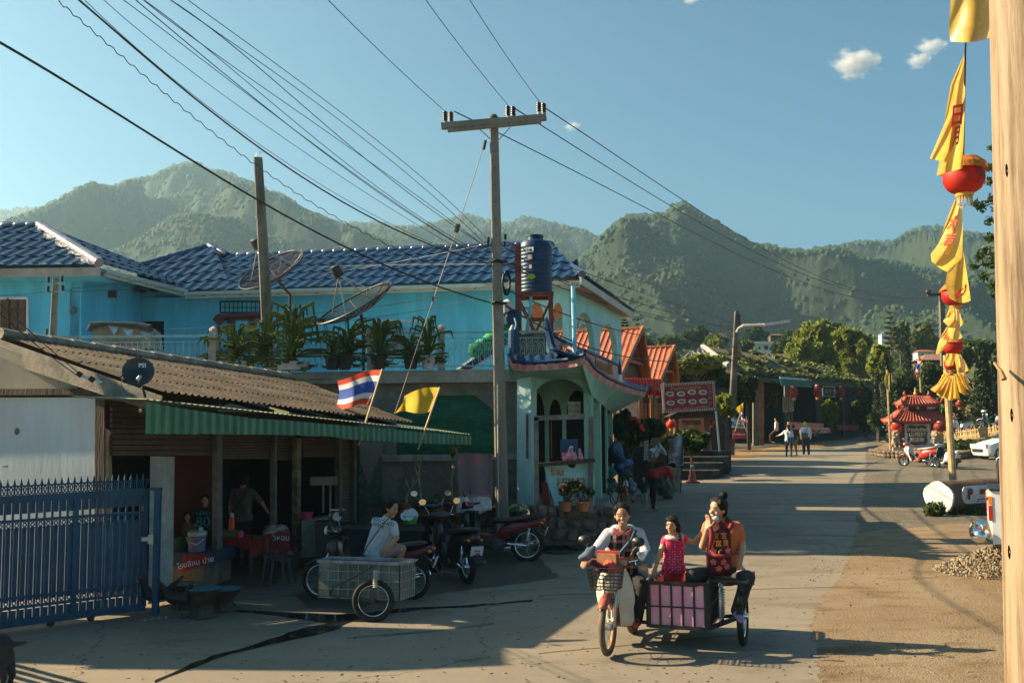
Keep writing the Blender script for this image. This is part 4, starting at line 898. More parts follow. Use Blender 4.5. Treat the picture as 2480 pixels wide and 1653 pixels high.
pipe=M('blue_pvc_pipe',(.22,.52,.66),.5,.1)
MB().tube([P(1286,712,TY-.3),P(1284,745,TY-.3),P(1276,800,TY-.3),P(1276,850,TY-.3)],.035,8).tube([P(1262,746,TY-.3),P(1290,746,TY-.3)],.03,8).build('outlet_pipe',pipe,wt_)
bt=thing('boiler_drum','short blue steel drum lying level on a blue post beside the tank stand','drum',V((P(1245,880,19.8).x,19.8,TZ)))
a=P(1246,768,19.6);dr=V((-.35,1,0)).normalized();Rm=dr.to_track_quat('Z','Y').to_matrix()
g=MB();g.lathe(a,[(.001,-.0),(.12,-.0),(.165,.03),(.172,.05),(.165,.07),(.165,.6),(.001,.62)],24,R=Rm);g.build('drum',tkm,bt,smooth=True)
g=MB();g.tube([P(1226,760,19.66),P(1222,745,19.7),P(1234,736,19.75)],[.09,.15,.12],10);g.build('end_cap',M('dull_aluminium',(.5,.5,.48),.4,.1),bt,smooth=True)
MB().tube([P(1246,780,19.62),P(1244,800,19.62),P(1243,880,19.62)],[.04,.11,.11],12).build('post',bluepaint,bt)
MB().tube([P(1246,770,19.5),P(1250,783,19.48),P(1247,797,19.5)],.02,6).build('pipe',pipe,bt)
sl_=thing('slide','blue and white playground slide bundled with green netting behind the railing','slide',V((P(1130,893,20.2).x,20.2,TZ)))
MB().prism([P(1108,893,20.2),P(1138,893,20.2),P(1245,822,20.6),P(1215,822,20.6)],V((0,.5,0))).build('chute',M('slide_blue',(.02,.06,.26),.4),sl_)
MB().prism([P(1104,893,20.15),P(1112,893,20.15),P(1218,820,20.55),P(1208,820,20.55)],V((0,.1,.0))).build('side_rail',white_m,sl_)
g=MB();r=random.Random(3)
g.tube([P(1136+i*11,858-i*7.2+r.uniform(-4,4),20.05)for i in range(10)],[.05]+[.14*r.uniform(.8,1.3)for _ in range(8)]+[.03],10);
for i in range(14):x=1132+r.uniform(0,95);y=862-(x-1132)*.62+r.uniform(-8,14);g.tube([P(x,y,20.0),P(x+12,y-12,19.95),P(x+22,y-8,20)],[.02,.07,.02],6)
g.build('netting',M('bright_green_net',(.015,.35,.12),.8,.4,8,.6,40),sl_,smooth=2)
vp=thing('vent_pipe','pale blue upright pipe in front of the arched porch','pipe',V((P(1392,865,19).x,19.0,P(1392,865,19).z)))
MB().tube([P(1388,688,19.0),P(1390,780,19.0),P(1393,866,19.0)],.045,10).build('pipe_run',pipe,vp);MB().tube([P(1388,690,19),P(1388,684,19)],[.05,.07],10).build('cap',steel,vp)
tb2=thing('concrete_water_trough','grey concrete cistern with scalloped cloth hung along its rim','cistern',V((P(290,840,24).x,24.0,TZ)))
g=MB();g.prism([P(222,835,23.6),P(226,792,23.6),P(240,785,23.6),P(345,787,23.6),P(362,800,23.6),P(366,838,23.6)],V((0,.8,0)));g.build('tub',M('old_cistern',(.20,.20,.16),.9,.4,2,.6),tb2)
g=MB()
for x,y in((275,788),(311,796),(353,801)):g.prism([P(x-14,y,23.55),P(x+14,y+2,23.55),P(x+1,y+22,23.5)],V((0,.01,0)))
g.build('cloth_trim',M('blue_white_cloth',(.30,.45,.62),.8,.3,6,.1),tb2)
g=MB();g.tube([P(215,800,23.5),P(222,788,23.5),P(260,783,23.5),P(330,787,23.5),P(362,795,23.5),P(368,800,23.5)],[.08,.09,.05,.07,.1,.06],8);g.build('cover',M('dark_cloth',(.02,.03,.04),.9,.3),tb2)
# vegetation builder
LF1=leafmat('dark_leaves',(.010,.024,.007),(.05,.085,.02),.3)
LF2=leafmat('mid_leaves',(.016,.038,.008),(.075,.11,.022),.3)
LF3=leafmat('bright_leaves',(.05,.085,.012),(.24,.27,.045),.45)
LF4=leafmat('conifer_needles',(.006,.016,.008),(.028,.048,.020),.1)
LF5=leafmat('moss_green',(.030,.040,.008),(.11,.12,.025),.2)
barkm=M('bark',(.10,.075,.05),.9,.4,6,.6)
def leaves(g,c,rad3,n,size,r,shape=1.6,droop=0,shell=.55,flat=False):
 for _ in range(n):
  while True:
   d=V((r.gauss(0,1),r.gauss(0,1),r.gauss(0,1)))
   if d.length>.1:break
  d.normalize();q=shell+(1-shell)*r.random();q*=r.uniform(.8,1.08)
  p=V((c[0]+d.x*rad3[0]*q,c[1]+d.y*rad3[1]*q,c[2]+d.z*rad3[2]*q))
  a=V((r.gauss(0,1),r.gauss(0,1),r.gauss(0,1)-droop)).normalized();b=a.cross(V((r.gauss(0,1),r.gauss(0,1),r.gauss(0,1)))).normalized();s=size*r.uniform(.6,1.3)
  n0=len(g.v);g.v+=[p-a*s*shape*.5,p+b*s*.5,p+a*s*shape*.5,p-b*s*.5];g.f.append([n0,n0+1,n0+2,n0+3]);g.m.append(0)
def tree(name,label,base,h,crown,n,size,mat,seed,group=None,trunk_r=.12,lean=(0,0),shape=1.6,droop=0,clumps=14,cr=.36,cat='tree',trunk_mat=None,stuff=False):
 t=thing(name,label,cat,base,group=group);r=random.Random(seed);base=V(base)
 cz,rx,ry,rz=crown;cc=base+V((lean[0],lean[1],cz))
 g=MB();top=cc+V((0,0,rz*.4));m1=base.lerp(top,.5)+V((r.uniform(-.1,.1)*h*.2,0,0));g.tube([base-V((0,0,.3)),m1,top],[trunk_r,trunk_r*.7,trunk_r*.2],7)
 lf=MB();K=[]
 for i in range(clumps):
  u=V((r.gauss(0,1),r.gauss(0,1),r.gauss(0,1))).normalized();q=r.uniform(.35,.95)
  K.append((cc+V((u.x*rx*q,u.y*ry*q,u.z*rz*q)),r.uniform(.7,1.25)))
 for k_,(c,s)in enumerate(K):
  if k_<9:g.tube([m1.lerp(top,r.random()*.7),c],[trunk_r*.35,trunk_r*.1],5)
  leaves(lf,c,(rx*cr*s,ry*cr*s,rz*cr*s),n//clumps,size,r,shape,droop,.5)
 g.build('trunk',trunk_mat or barkm,t);lf.build('crown',mat,t);return t
def gnd(x,y):return V((x,y,float(hill_z(np.array(x),np.array(y)))if y>63 else gz(y)))
def atpx(px,Y):d=ray(px,1000);x=d.x/d.y*Y;return gnd(x,Y)
def tree_px(name,label,px,ytop,ybot,wpx,Y,n,size,mat,seed,**kw):
 """tree whose crown spans ytop..ybot (pixels) at depth Y above the ground there"""
 b=atpx(px,Y);zt_=P(px,ytop,Y).z;zb_=P(px,ybot,Y).z;b.z=min(b.z,zb_-.05);s=Y/F_
 return tree(name,label,b,zt_-b.z,((zt_+zb_)/2-b.z,wpx*s/2,wpx*s/2*kw.pop('dy',.8),(zt_-zb_)/2),n,size,mat,seed,**kw)
def conifer(name,label,px,ytop,ybot,wpx,Y,mat,seed,tiers=14,group=None,dense=8,cat='tree',araucaria=False):
 b=atpx(px,Y);top=P(px,ytop,Y);bt_=P(px,ybot,Y);b.z=min(b.z,bt_.z);t=thing(name,label,cat,b,group=group);r=random.Random(seed);W_=wpx*Y/F_/2
 g=MB();g.tube([b,V((b.x,b.y,top.z))],[.02*Y/20+.06,.02],6);g.build('trunk',barkm,t);lf=MB();H=top.z-bt_.z
 for i in range(tiers):
  f=(i+.5)/tiers;z=bt_.z+H*f;R=W_*(1-f)**.8*(.75+.25*r.random())+.05*W_;na=7 if araucaria else dense
  a0=r.uniform(0,6)
  for k in range(na):
   a=a0+2*math.pi*k/na+r.uniform(-.15,.15)
   if araucaria:
    pts=[V((b.x+math.cos(a)*R*u,b.y+math.sin(a)*R*u,z+R*.25*u*u-.05*u))for u in(0,.4,.75,1)];lf.tube(pts,[W_*.03,W_*.09,W_*.08,W_*.02],5)
   else:
    c=V((b.x+math.cos(a)*R*.55,b.y+math.sin(a)*R*.55,z));leaves(lf,c,(R*.5,R*.5,H/tiers*1.1),26,W_*.10,r,3.,-1.2,.3)
 lf.build('crown',mat,t);return t
# red roofed huts
redroof=M('red_oxide_sheet',(.34,.095,.045),.45,.2,2,.05,15,col2=(.42,.13,.06))
orangewood=M('varnished_orange_wood',(.38,.13,.045),.5,.3,3,.2,30,stretch=(1,1,.2))
redp=M('red_paint',(.42,.02,.02),.45,.2,4,.05)
def hut(label,Ce,Cr,Ap,L_,grp):
 t=thing('gabled_hut',label,'hut',V((Ce.x,Ce.y,gz(Ce.y))),group=grp)
 b=Cr-Ce;b.z=0;nrm=V((-b.y,b.x,0)).normalized()
 if nrm.x>0:nrm=-nrm
 ov=-nrm*.25
 roof('roof',Ce+nrm*L_,Ce+ov*.2,Ap+ov,Ap+nrm*L_,redroof,t,pitch=.24,amp=.035,rows=1,step=0,sub=6)
 roof('roof',Ce+b+V((0,0,Cr.z-Ce.z))+nrm*L_,Cr+ov*.2,Ap+ov,Ap+nrm*L_,redroof,t,pitch=.24,amp=.035,rows=1,step=0,sub=6)
 k=MB();k.bar(Ap+ov*1.05+V((0,0,.05)),Ce+ov*.3,.1,.2);k.bar(Ap+ov*1.05+V((0,0,.05)),Cr+ov*.3,.1,.2);k.bar(Ap+ov+V((0,0,.07)),Ap+nrm*L_+V((0,0,.07)),.14,.08);k.build('verge_boards',orangewood,t)
 k=MB();k.prism([Ce+nrm*.3,Cr+nrm*.3,Ap+nrm*.3-V((0,0,.05))],nrm*.06);k.build('gable_boards',M('gable_wood',(.10,.040,.018),.6,.35,3,.2),t)
 m1=Ce.lerp(Ap,.35)+nrm*.1;m2=Cr.lerp(Ap,.35)+nrm*.1;MB().bar(m1,m2,.1,.12).build('collar_beam',orangewood,t)
 zb=gz(Ce.y)+.9
 for p in(Ce+nrm*.3+b*.06,Ce+nrm*.3+b*.94,Ce+nrm*2.6+b*.06):
  MB().bar(V((p.x,p.y,zb)),V((p.x,p.y,Ce.z)),.14).build('post',orangewood,t)
 q=Ce+nrm*.35+b*.1;q2=Ce+nrm*.35+b*.9
 return t,nrm,b
C1,Cr1,A1_=P(1500,908,39),P(1572,926,43.5),P(1542,797,41.3)
h1,n1_,bb1=hut('nearest orange roofed gabled hut beside the blue eave',C1,Cr1,A1_,9.5,'red roofed huts')
C2,Cr2,A2_=P(1590,932,44),P(1640,928,48),P(1620,841,46)
h2,n2_,bb2=hut('smaller orange roofed gabled hut behind the menu board',C2,Cr2,A2_,8,'red roofed huts')
ft=thing('timber_shopfront','wooden shopfront with panelled doors under the orange roofs','shopfront',P(1560,1100,52))
def FW(px,py,o=0):return P(px,py,52+o)
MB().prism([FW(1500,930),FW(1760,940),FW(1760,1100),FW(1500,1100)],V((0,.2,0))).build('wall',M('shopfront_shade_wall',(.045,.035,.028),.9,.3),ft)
MB().prism([FW(1506,972,-.06),FW(1546,972,-.06),FW(1546,1022,-.06),FW(1506,1022,-.06)],V((0,.04,0))).build('white_panel',M('off_white_wall',(.42,.36,.30),.8,.2),ft)
k=MB();k.prism([FW(1508,928,-.1),FW(1600,932,-.1),FW(1600,945,-.1),FW(1508,940,-.1)],V((0,.08,0)));k.build('lintel',orangewood,ft)
for x0,x1 in((1554,1567),(1570,1582),(1592,1604),(1607,1618)):
 k=MB();k.prism([FW(x0,975,-.1),FW(x1,975,-.1),FW(x1,1018,-.1),FW(x0,1018,-.1)],V((0,.05,0)));d_=k.build('door_leaf',M('door_wood',(.28,.11,.04),.5,.35,4,.3),ft)
 k=MB()
 for j in range(3):k.prism([FW(x0+3,978+j*13,-.12),FW(x1-3,978+j*13,-.12),FW(x1-3,988+j*13,-.12),FW(x0+3,988+j*13,-.12)],V((0,.03,0)))
 k.build('door_panels',M('door_wood_dark',(.16,.06,.025),.5,.3),d_)
for x in(1550,1588,1622):MB().bar(FW(x,935,-.14),FW(x,1085,-.14),.16).build('post',M('round_timber',(.20,.12,.07),.8,.3),ft)
MB().prism([FW(1600,1000,-.1),FW(1720,1004,-.1),FW(1720,1060,-.1),FW(1600,1060,-.1)],V((0,.05,0))).build('plank_panel',M('pinkish_plank',(.36,.15,.08),.7,.4,2),ft)
rb=thing('red_bunting','row of red cloth scallops hanging along the hut eave','bunting',P(1555,930,38.6))
k=MB()
for i in range(14):x=1504+i*7.2;k.lathe(P(x+3.5,927+i*.15,38.6),[(.001,.2),(.06,.19),(.065,.0),(.06,-.13),(.001,-.16)],8)
k.build('scallops',M('red_satin',(.55,.015,.015),.35,.2,4,.1,spec=.8),rb)
lred=M('lantern_red_silk',(.62,.03,.015),.55,.15,8,.1,trans=.35);lgold=M('lantern_gold',(.62,.34,.05),.4,.2,8,.1,spec=.8)
def lantern(label,c,d,group,sq=.78,mat=lred,ribs=True,fringe=True):
 t=thing('paper_lantern',label,'lantern',c,group=group);g=MB();n=24;pr=[]
 for i in range(13):
  a=math.pi*(i/12);z=-math.cos(a)*d*.5*sq;rr=max(.16*d,d*.5*math.sin(a)**.7)
  pr.append((rr*(1 if i%2 else.975),z))
 g.lathe(c,pr,n);g.build('shade',mat,t,smooth=True)
 g=MB();g.lathe(c+V((0,0,d*.5*sq)),[(.001,.05*d),(.2*d,.05*d),(.22*d,0),(.2*d,-.03*d)],14);g.build('top_collar',lgold,t);g=MB();g.lathe(c-V((0,0,d*.5*sq)),[(.2*d,.03*d),(.22*d,0),(.2*d,-.06*d),(.001,-.06*d)],14);g.build('collar',lgold,t)
 if fringe:
  g=MB()
  for i in range(16):
   a=2*math.pi*i/16;p=c+V((.16*d*math.cos(a),.16*d*math.sin(a),-d*.5*sq-.04*d));g.tube([p,p+V((.02*d*math.cos(a),0,-.24*d*random.uniform(.8,1.1)))],[.018*d,.008*d],4)
  g.build('tassel',lgold,t)
 return t
gl='red lanterns around the wooden shops'
for lab,x,y,w_,Y in(('red lantern close under the blue eave tip',1575,944,30,31),('red lantern beside the menu board edge',1592,950,20,31.5),('bright sunlit red lantern under the menu board left end',1625,1027,24,36),('dull red lantern under the menu board right end',1722,1022,20,38)):
 lantern(lab,P(x,y,Y),w_*Y/F_,gl)
mbd=thing('menu_board','large red menu board with eight dish pictures and a white key border','sign',P(1665,1090,37))
MY=37.
def MP(u,v,o=0):
 a,b,c,d=P(1600,930,MY),P(1730,922,MY-.3),P(1734,992,MY-.3),P(1606,999,MY)
 return(a.lerp(b,u)).lerp(d.lerp(c,u),v)+V((0,-.03-o,0))
MB().prism([MP(0,0),MP(1,0),MP(1,1),MP(0,1)],V((0,.06,0))).build('board',M('menu_red',(.30,.012,.028),.5,.1,2,.03),mbd)
bw=M('border_white',(.62,.55,.50),.6,.1)
k=MB()
def rect(k,u0,u1,v0,v1,o):k.prism([MP(u0,v0,o),MP(u1,v0,o),MP(u1,v1,o),MP(u0,v1,o)],V((0,.004,0)))
for(u0,u1,v0,v1)in((.0,1,.0,.012),(0,1,.07,.08),(0,1,.92,.93),(0,1,.988,1),(0,.006,0,1),(.036,.042,.07,.93),(.958,.964,.07,.93),(.994,1,0,1)):rect(k,u0,u1,v0,v1,.006)
for i in range(22):u=i/22;rect(k,u+.004,u+.016,.012,.07,.006);rect(k,u+.004,u+.016,.93,.988,.006);rect(k,u+.016,u+.03,.012,.028,.007);rect(k,u+.016,u+.03,.972,.988,.007)
for i in range(11):v=.08+i*.077;rect(k,.006,.036,v,v+.024,.006);rect(k,.964,.994,v,v+.024,.006)
k.build('key_border',bw,mbd)
plate=M('plate_white',(.62,.62,.58),.5,.1);food=M('food_brown',(.28,.16,.07),.6,.5,30,0,col2=(.12,.16,.05))
for i in range(8):
 u=.16+(i%4)*.205;v=.36 if i<4 else.66;c=MP(u,v+(.02*math.sin(i*2.2)),.008);k=MB();k.lathe(c,[(.001,0),(.16,0),(.17,.012),(.001,.012)],20,'Y',sy=.52)
 pl=k.build('dish_picture',plate,mbd);k=MB();k.lathe(c+V((0,-.015,0)),[(.001,0),(.10 if i not in(1,)else.04,0),(.10,.006),(.001,.006)],14,'Y',sy=.5);k.build('food',food,pl)
cm=M('menu_cream_text',(.60,.45,.30),.6,0,bump=0);um=(MP(1,.5)-MP(0,.5)).normalized();upm=(MP(.5,0)-MP(.5,1)).normalized()
text('ร้านมิตรภาพปาย',.17,M('menu_gold_text',(.45,.26,.08),.6,0,bump=0),mbd,MP(.46,.19,.01),um,upm,.004,bold=.003)
for i,ch in enumerate('友谊餐厅'):text(ch,.15,M('menu_gold_text',(.45,.26,.08)),mbd,MP(.9,.2+i*.19,.01),um,upm,.004)
text('ข้าวซอย   ก๋วยเตี๋ยว   ขาหมู หมั่นโถว   อาหารจีนยูนนาน',.075,cm,mbd,MP(.46,.87,.01),um,upm,.003)
for i in range(8):text('ขาหมู หมั่นโถว' if i%2 else 'ไก่ดำตุ๋นยาจีน',.035,cm,mbd,MP(.16+(i%4)*.205,(.36 if i<4 else.66)+.115,.01),um,upm,.002)
for x,y0,y1 in((1607,925,1000),(1734,995,1093)):MB().bar(P(x,y0,MY-.1),P(x+(9 if y1>1050 else 0),y1,MY-.1),.06).build('post',steel,mbd)
sg=thing('roofed_table_stand','dark tiled shelter on carved posts below the menu board','shelter',P(1690,1090,38))
MB().prism([P(1618,1008,37.6),P(1640,998,37.6),P(1735,996,37.6),P(1745,1006,37.6)],V((0,1.2,0))).build('roof',M('dark_tile',(.05,.03,.022),.8,.4,5,.6),sg)
MB().bar(P(1622,1010,37.6),P(1742,1008,37.6),.1).build('eave_beam',darkwood,sg)
for x in(1637,1712):MB().tube([P(x,1008,37.8),P(x,1040,37.8),P(x+1,1060,37.8),P(x,1092,37.8)],[.12,.10,.13,.2],10).build('post',M('carved_post',(.12,.05,.025),.6,.3),sg)
MB().prism([P(1652,1016,37.9),P(1698,1016,37.9),P(1698,1028,37.9),P(1652,1028,37.9)],V((0,.06,0))).build('hanging_board',M('brown_board',(.16,.09,.05),.7,.4),sg)
st=M('mossy_step_stone',(.035,.033,.026),.95,.5,1.5,.8,8,col2=(.10,.09,.07));rs=thing('stone_steps','dark mossy concrete steps climbing below the menu board','steps',P(1690,1160,36))
for i,(xl,xr,y,Y)in enumerate(((1596,1742,1140,35.5),(1640,1752,1122,36.6),(1625,1765,1107,37.8),(1600,1770,1092,39.2))):
 a,b=P(xl,y,Y),P(xr,y,Y+.6);MB().prism([a,b,V((b.x,b.y,.2)),V((a.x,a.y,.2))],V((.2,3.2,0))).build('step',st,rs)
 MB().prism([a+V((0,-.04,.012)),b+V((0,-.04,.012)),b+V((0,.2,.012)),a+V((0,.2,.012))],V((0,0,.03))).build('nosing',M('worn_step_edge',(.20,.18,.14),.9,.3),rs)
cn=thing('traffic_cone','tall orange traffic cone with white bands at the foot of the steps','cone',G(1677,1169))
c=G(1677,1169);orc=M('cone_orange',(.45,.06,.015),.5,.15);g=MB();g.box(c+V((0,0,.03)),(.42,.42,.05));g.lathe(c,[(.16,.05),(.07,.5),(.045,.74),(.001,.76)],16);g.build('body',orc,cn)
g=MB();g.lathe(c,[(.092,.36),(.082,.45)],16).lathe(c,[(.066,.55),(.058,.62)],16);g.build('band',white_m,cn)
bn=thing('hanging_banner','white and pink printed cloth banner on a thin stand','banner',P(1636,1200,30.5))
MB().grid(lambda u,v:P(1618+37*u,1058-5*u+76*v+2*math.sin(u*5),30.5+.1*math.sin(u*7+v*4)),14,10).build('cloth',M('banner_cloth',(.46,.43,.42),.85,.3,2.2,.1,col2=(.36,.20,.22),ramp=(.5,.56),stretch=(.6,1,2)),bn,solid=.01)
text('ซาลาเปา',.14,M('purple_text',(.18,.05,.10),.7,0,bump=0),bn,P(1637,1083,30.3),(1,0,.06),(0,0,1));text('ขาหมู',.16,M('purple_text',(.18,.05,.10)),bn,P(1637,1108,30.3),(1,0,.06),(0,0,1))
MB().tube([P(1616,1055,30.55),P(1620,1195,30.4)],.02,5).tube([P(1655,1050,30.55),P(1648,1192,30.4)],.02,5).tube([P(1614,1060,30.5),P(1656,1054,30.5)],.025,5).build('frame',black,bn)
sk_=thing('sack','pale empty sack leaning against the banner stand','sack',P(1640,1190,30.8))
MB().grid(lambda u,v:P(1618+30*u-4*v,1132+58*v,30.8-.35*v+.12*math.sin(u*6+v)),8,8).build('cloth',M('sackcloth',(.22,.19,.13),.9,.3),sk_,solid=.05)
SPY=53.
spb=P(1768,1105,SPY);spt=P(1785,753,SPY)
sp2=pole('utility_pole','leaning street pole with a curved lamp arm and notices tied on',spb,spt,.42,.24,M('dark_pole_concrete',(.09,.075,.055),.9,.4,2,.4,col2=(.17,.145,.11)))
g=MB();g.tube([P(1783,805,SPY-.1),P(1788,795,SPY-.1),P(1800,788,SPY-.2),P(1850,786,SPY-.3)],.07,8);g.build('lamp_arm',M('lamp_grey',(.55,.55,.52),.5,.1),sp2)
MB().bar(P(1850,786,SPY-.3),P(1911,777,SPY-.4),.2,.14).build('lamp_head',M('lamp_grey',(.55,.55,.52)),sp2)
k=MB();k.box(P(1790,775,SPY-.1),(.1,.1,.6));k.build('insulator_rack',black,sp2)
k=MB();k.bar(P(1771,1010,SPY-.25),P(1768,1065,SPY-.25),.35,.1);k.build('tied_bundle',black,sp2)
cps=thing('car_park_sign','blue and red boards leaning by the street pole, lettered FREE CAR PARK','sign',P(1792,1064,51))
MB().prism([P(1777,1008,51),P(1806,1012,51),P(1802,1042,51),P(1774,1036,51)],V((0,.08,0))).build('blue_board',M('sign_blue',(.02,.09,.20),.5,.1),cps)
MB().prism([P(1776,1040,51.1),P(1802,1040,51.1),P(1808,1062,51.1),P(1775,1062,51.1)],V((0,.08,0))).build('red_board',M('sign_red',(.32,.02,.03),.5,.1),cps)
wt2=M('sign_white_text',(.7,.7,.68),.6,0,bump=0)
text('ที่จอดรถฟรี',.19,wt2,cps,P(1791,1018,50.9),(1,0,-.1),(0,0,1));text('停车场',.17,wt2,cps,P(1790,1026,50.9),(1,0,-.1),(0,0,1));text('FREE CAR PARK',.10,wt2,cps,P(1789,1034,50.9),(1,0,-.1),(0,0,1),bold=.002)
text('ห้องน้ำสะอาด',.12,wt2,cps,P(1791,1051,51),(1,0,0),(0,0,1))
for x in(1776,1812):MB().bar(P(x,1040,51.2),P(x,1080,51.2),.05).build('leg',darkwood,cps)
def flag(name,label,top,botp,fn,mats,bands,cat='flag',r=.018,stick=bamboo,group=None,wave=.04):
 t=thing(name,label,cat,botp,group=group);MB().tube([botp,top],r,6).build('flagpole',stick,t)
 for j,(v0,v1,m)in enumerate(bands):MB().grid(lambda u,v:fn(u,v0+(v1-v0)*v),16,5).build('stripe' if len(bands)>1 else 'cloth',m,t,smooth=2)
 return t
fl_r=M('flag_red',(.62,.06,.025),.8,.06,6,.15,60,trans=.3);fl_w=M('flag_white',(.66,.66,.68),.8,.05,6,.15,60,trans=.3);fl_b=M('flag_blue',(.03,.085,.38),.8,.08,6,.15,60,trans=.25);fl_y=M('flag_yellow',(.62,.42,.02),.8,.06,6,.15,60,trans=.35)
thai=[(0,1/6,fl_r),(1/6,1/3,fl_w),(1/3,2/3,fl_b),(2/3,5/6,fl_w),(5/6,1,fl_r)]
def f1(u,v):
 a=V((0,0,0));x=925-112*u*1.0-8*(v-.5)+8*math.sin(v*3)*u-25*v*(1-u)*1.25;y=896+22*u**1.3-4*math.sin(u*5)+v*(83+8*math.sin(u*4)*u)-3*u*v*3
 return P(x,y,16.3+.22*math.sin(u*7+v*1.5)*u+.3*u)
flag('national_flag','Thai flag with red, white and blue stripes on a bamboo stick above the awning',P(926,893,16.3),P(868,1078,16.0),f1,None,thai)
def f2(u,v):
 x=1065-86*u-24*v*(1-u)-20*v*u+4*math.sin(v*4)*u;y=938+20*u+8*math.sin(u*3.2)*-1+v*(58-8*u+8*math.sin(u*5));return P(x,y,17.4+.18*math.sin(u*8+v*2)*u+.3*u)
fy=flag('yellow_flag','plain yellow flag on a bamboo stick over the end of the awning',P(1065,938,17.4),P(1012,1088,17.1),f2,None,[(0,1,fl_y)])
flag('yellow_flag','small yellow flag leaning behind the blue car park board',P(1800,975,50),P(1780,1045,50),lambda u,v:P(1800-18*u,975+12*u+v*22*(1-u*.5),50+.1*math.sin(u*5)),None,[(0,1,fl_y)])
flag('national_flag','small drooping Thai flag beside the car park board',P(1788,990,50.3),P(1808,1045,50.3),lambda u,v:P(1788+16*v*.6+9*u,990+30*v+4*u,50.3+.1*math.sin(u*5+v*4)),None,thai)
flag('yellow_flag','furled yellow and green flag on a tall bamboo pole left of the gate shrine',P(2148,895,50),P(2157,1098,50.5),lambda u,v:P(2150-9*math.sin(v*3)*(1-u)+4*u,897+45*v+6*u,50+.15*math.sin(u*4)),None,[(0,1,M('faded_yellow_flag',(.40,.33,.05),.8,.3,3,.1,col2=(.07,.17,.08),trans=.3))],r=.05)
flag('national_flag','hanging Thai flag on a pole above the gate shrine roof',P(2225,862,54),P(2230,950,54),lambda u,v:P(2225-10*v+8*u*(1-v*.3),862+42*v+8*u,54+.1*math.sin(u*4+v*6)),None,thai,r=.04)
# vine covered restaurant up the road
rst=thing('roadside_restaurant','long low restaurant with a mossy tiled roof, open front and vines','restaurant',P(1900,1085,64))
oldtile=M('old_grey_tile',(.085,.075,.055),.9,.4,1.2,.5,10,col2=(.15,.13,.095));mosstile=M('mossy_tile',(.06,.05,.03),.9,.45,.6,.6,8,col2=(.10,.12,.03))
RL,RR=P(1795,912,60),P(2112,934,86);TL,TR=P(1735,850,68),P(2010,898,88)
roof('roof',RL,RR,TR,P(1760,845,68),mosstile,rst,pitch=.5,amp=.06,rows=7,step=.06,sub=5)
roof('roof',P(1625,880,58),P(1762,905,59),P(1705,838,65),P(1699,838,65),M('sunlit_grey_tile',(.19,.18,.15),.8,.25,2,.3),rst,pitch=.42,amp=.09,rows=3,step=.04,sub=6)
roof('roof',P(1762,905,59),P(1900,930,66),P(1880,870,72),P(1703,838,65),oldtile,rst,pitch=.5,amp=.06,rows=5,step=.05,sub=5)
ridge_tiles(P(1703,838,65),P(1765,884,59.5),M('pale_ridge',(.34,.32,.28),.8,.2),rst,r=.16)
k=MB();k.bar(RL+V((0,0,-.1)),RR+V((0,0,-.1)),.15,.28);k.build('gutter_board',M('dark_green_board',(.012,.035,.02),.6,.2),rst)
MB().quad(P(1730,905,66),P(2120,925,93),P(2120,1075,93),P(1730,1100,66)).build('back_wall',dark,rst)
MB().prism([P(1720,1082,61),P(1850,1083,61.5),P(2130,1051,86),P(2100,1040,95),P(1720,1062,70)],V((0,0,-1.2))).build('floor_stage',M('stage_concrete',(.09,.08,.06),.9,.4,1,.5),rst)
for x,w_,m_i in((1830,.35,'g'),(1842,.4,'o'),(1908,.5,'g'),(1916,.2,'o'),(1982,.5,'g'),(1988,.3,'o'),(2042,.25,'g')):
 Yx=60.5+(x-1795)/317*26;Yb=1080-(x-1830)*.105;MB().bar(P(x,915+(x-1795)*.07,Yx),P(x,Yb,Yx),w_,.3).build('column',M('grey_column',(.12,.11,.09),.9,.3)if m_i=='g' else M('orange_post',(.22,.10,.045),.7,.3),rst)
k=MB();k.prism([P(1742,1040,59.5),P(1748,1040,59.5),P(1775,1045,60),P(1775,1090,60),P(1742,1090,59.5)],V((0,.3,0)));k.build('brick_pier',M('orange_brick',(.28,.12,.06),.9,.35,8,.5),rst)
for x0,x1,y0,y1 in((1845,1882,950,985),(1958,1985,945,1000),(1994,2040,950,1015),(2052,2075,1000,1020)):
 g=MB();r=random.Random(x0)
 for _ in range(260):
  p=P(r.uniform(x0,x1),r.uniform(y0,y1),70+(x0-1800)*.07+r.uniform(-.3,.3));a=V((r.gauss(0,1),r.gauss(0,1),r.gauss(0,1))).normalized()*.22;b=a.orthogonal().normalized()*.14;g.quad(p-a,p+b,p+a,p-b)
 g.build('vine_leaves',LF3,rst)
MB().prism([P(1888,917,60.5),P(1962,924,64),P(1966,938,63.3),P(1892,933,59.8)],V((0,-.05,0))).build('awning',M('green_awning',(.01,.11,.06),.7,.3,6),rst)
MB().prism([P(1888,911,60.8),P(1955,917,63.8),P(1955,921,63.5),P(1888,917,60.5)],V((0,-.05,0))).build('awning_top',M('pale_plastic',(.45,.47,.42),.6,.3,2),rst)
for i,(x,y,w_,h_,m_)in enumerate(((1851,1085,16,34,'cream_board'),(1907,980,7,36,'cream_board'),(1917,978,13,36,'cream_board'))):
 pass
mn=thing('hanging_sign','framed dark signboard with yellow characters hanging in the restaurant','sign',P(2007,947,74))
MB().prism([P(1993,935,74),P(2021,937,74),P(2021,960,74),P(1993,958,74)],V((0,.1,0))).build('board',M('sign_black',(.02,.03,.03),.5),mn);text('云南饭店',.32,M('sign_gold',(.35,.25,.10),.6),mn,P(2007,947,73.9),(1,0,0),(0,0,1))
k=MB()
for a,b in(((1993,935),(2021,937)),((2021,937),(2021,960)),((2021,960),(1993,958)),((1993,958),(1993,935))):k.bar(P(*a,73.9),P(*b,73.9),.08)
k.build('frame',M('sign_frame',(.28,.28,.24),.6),mn)
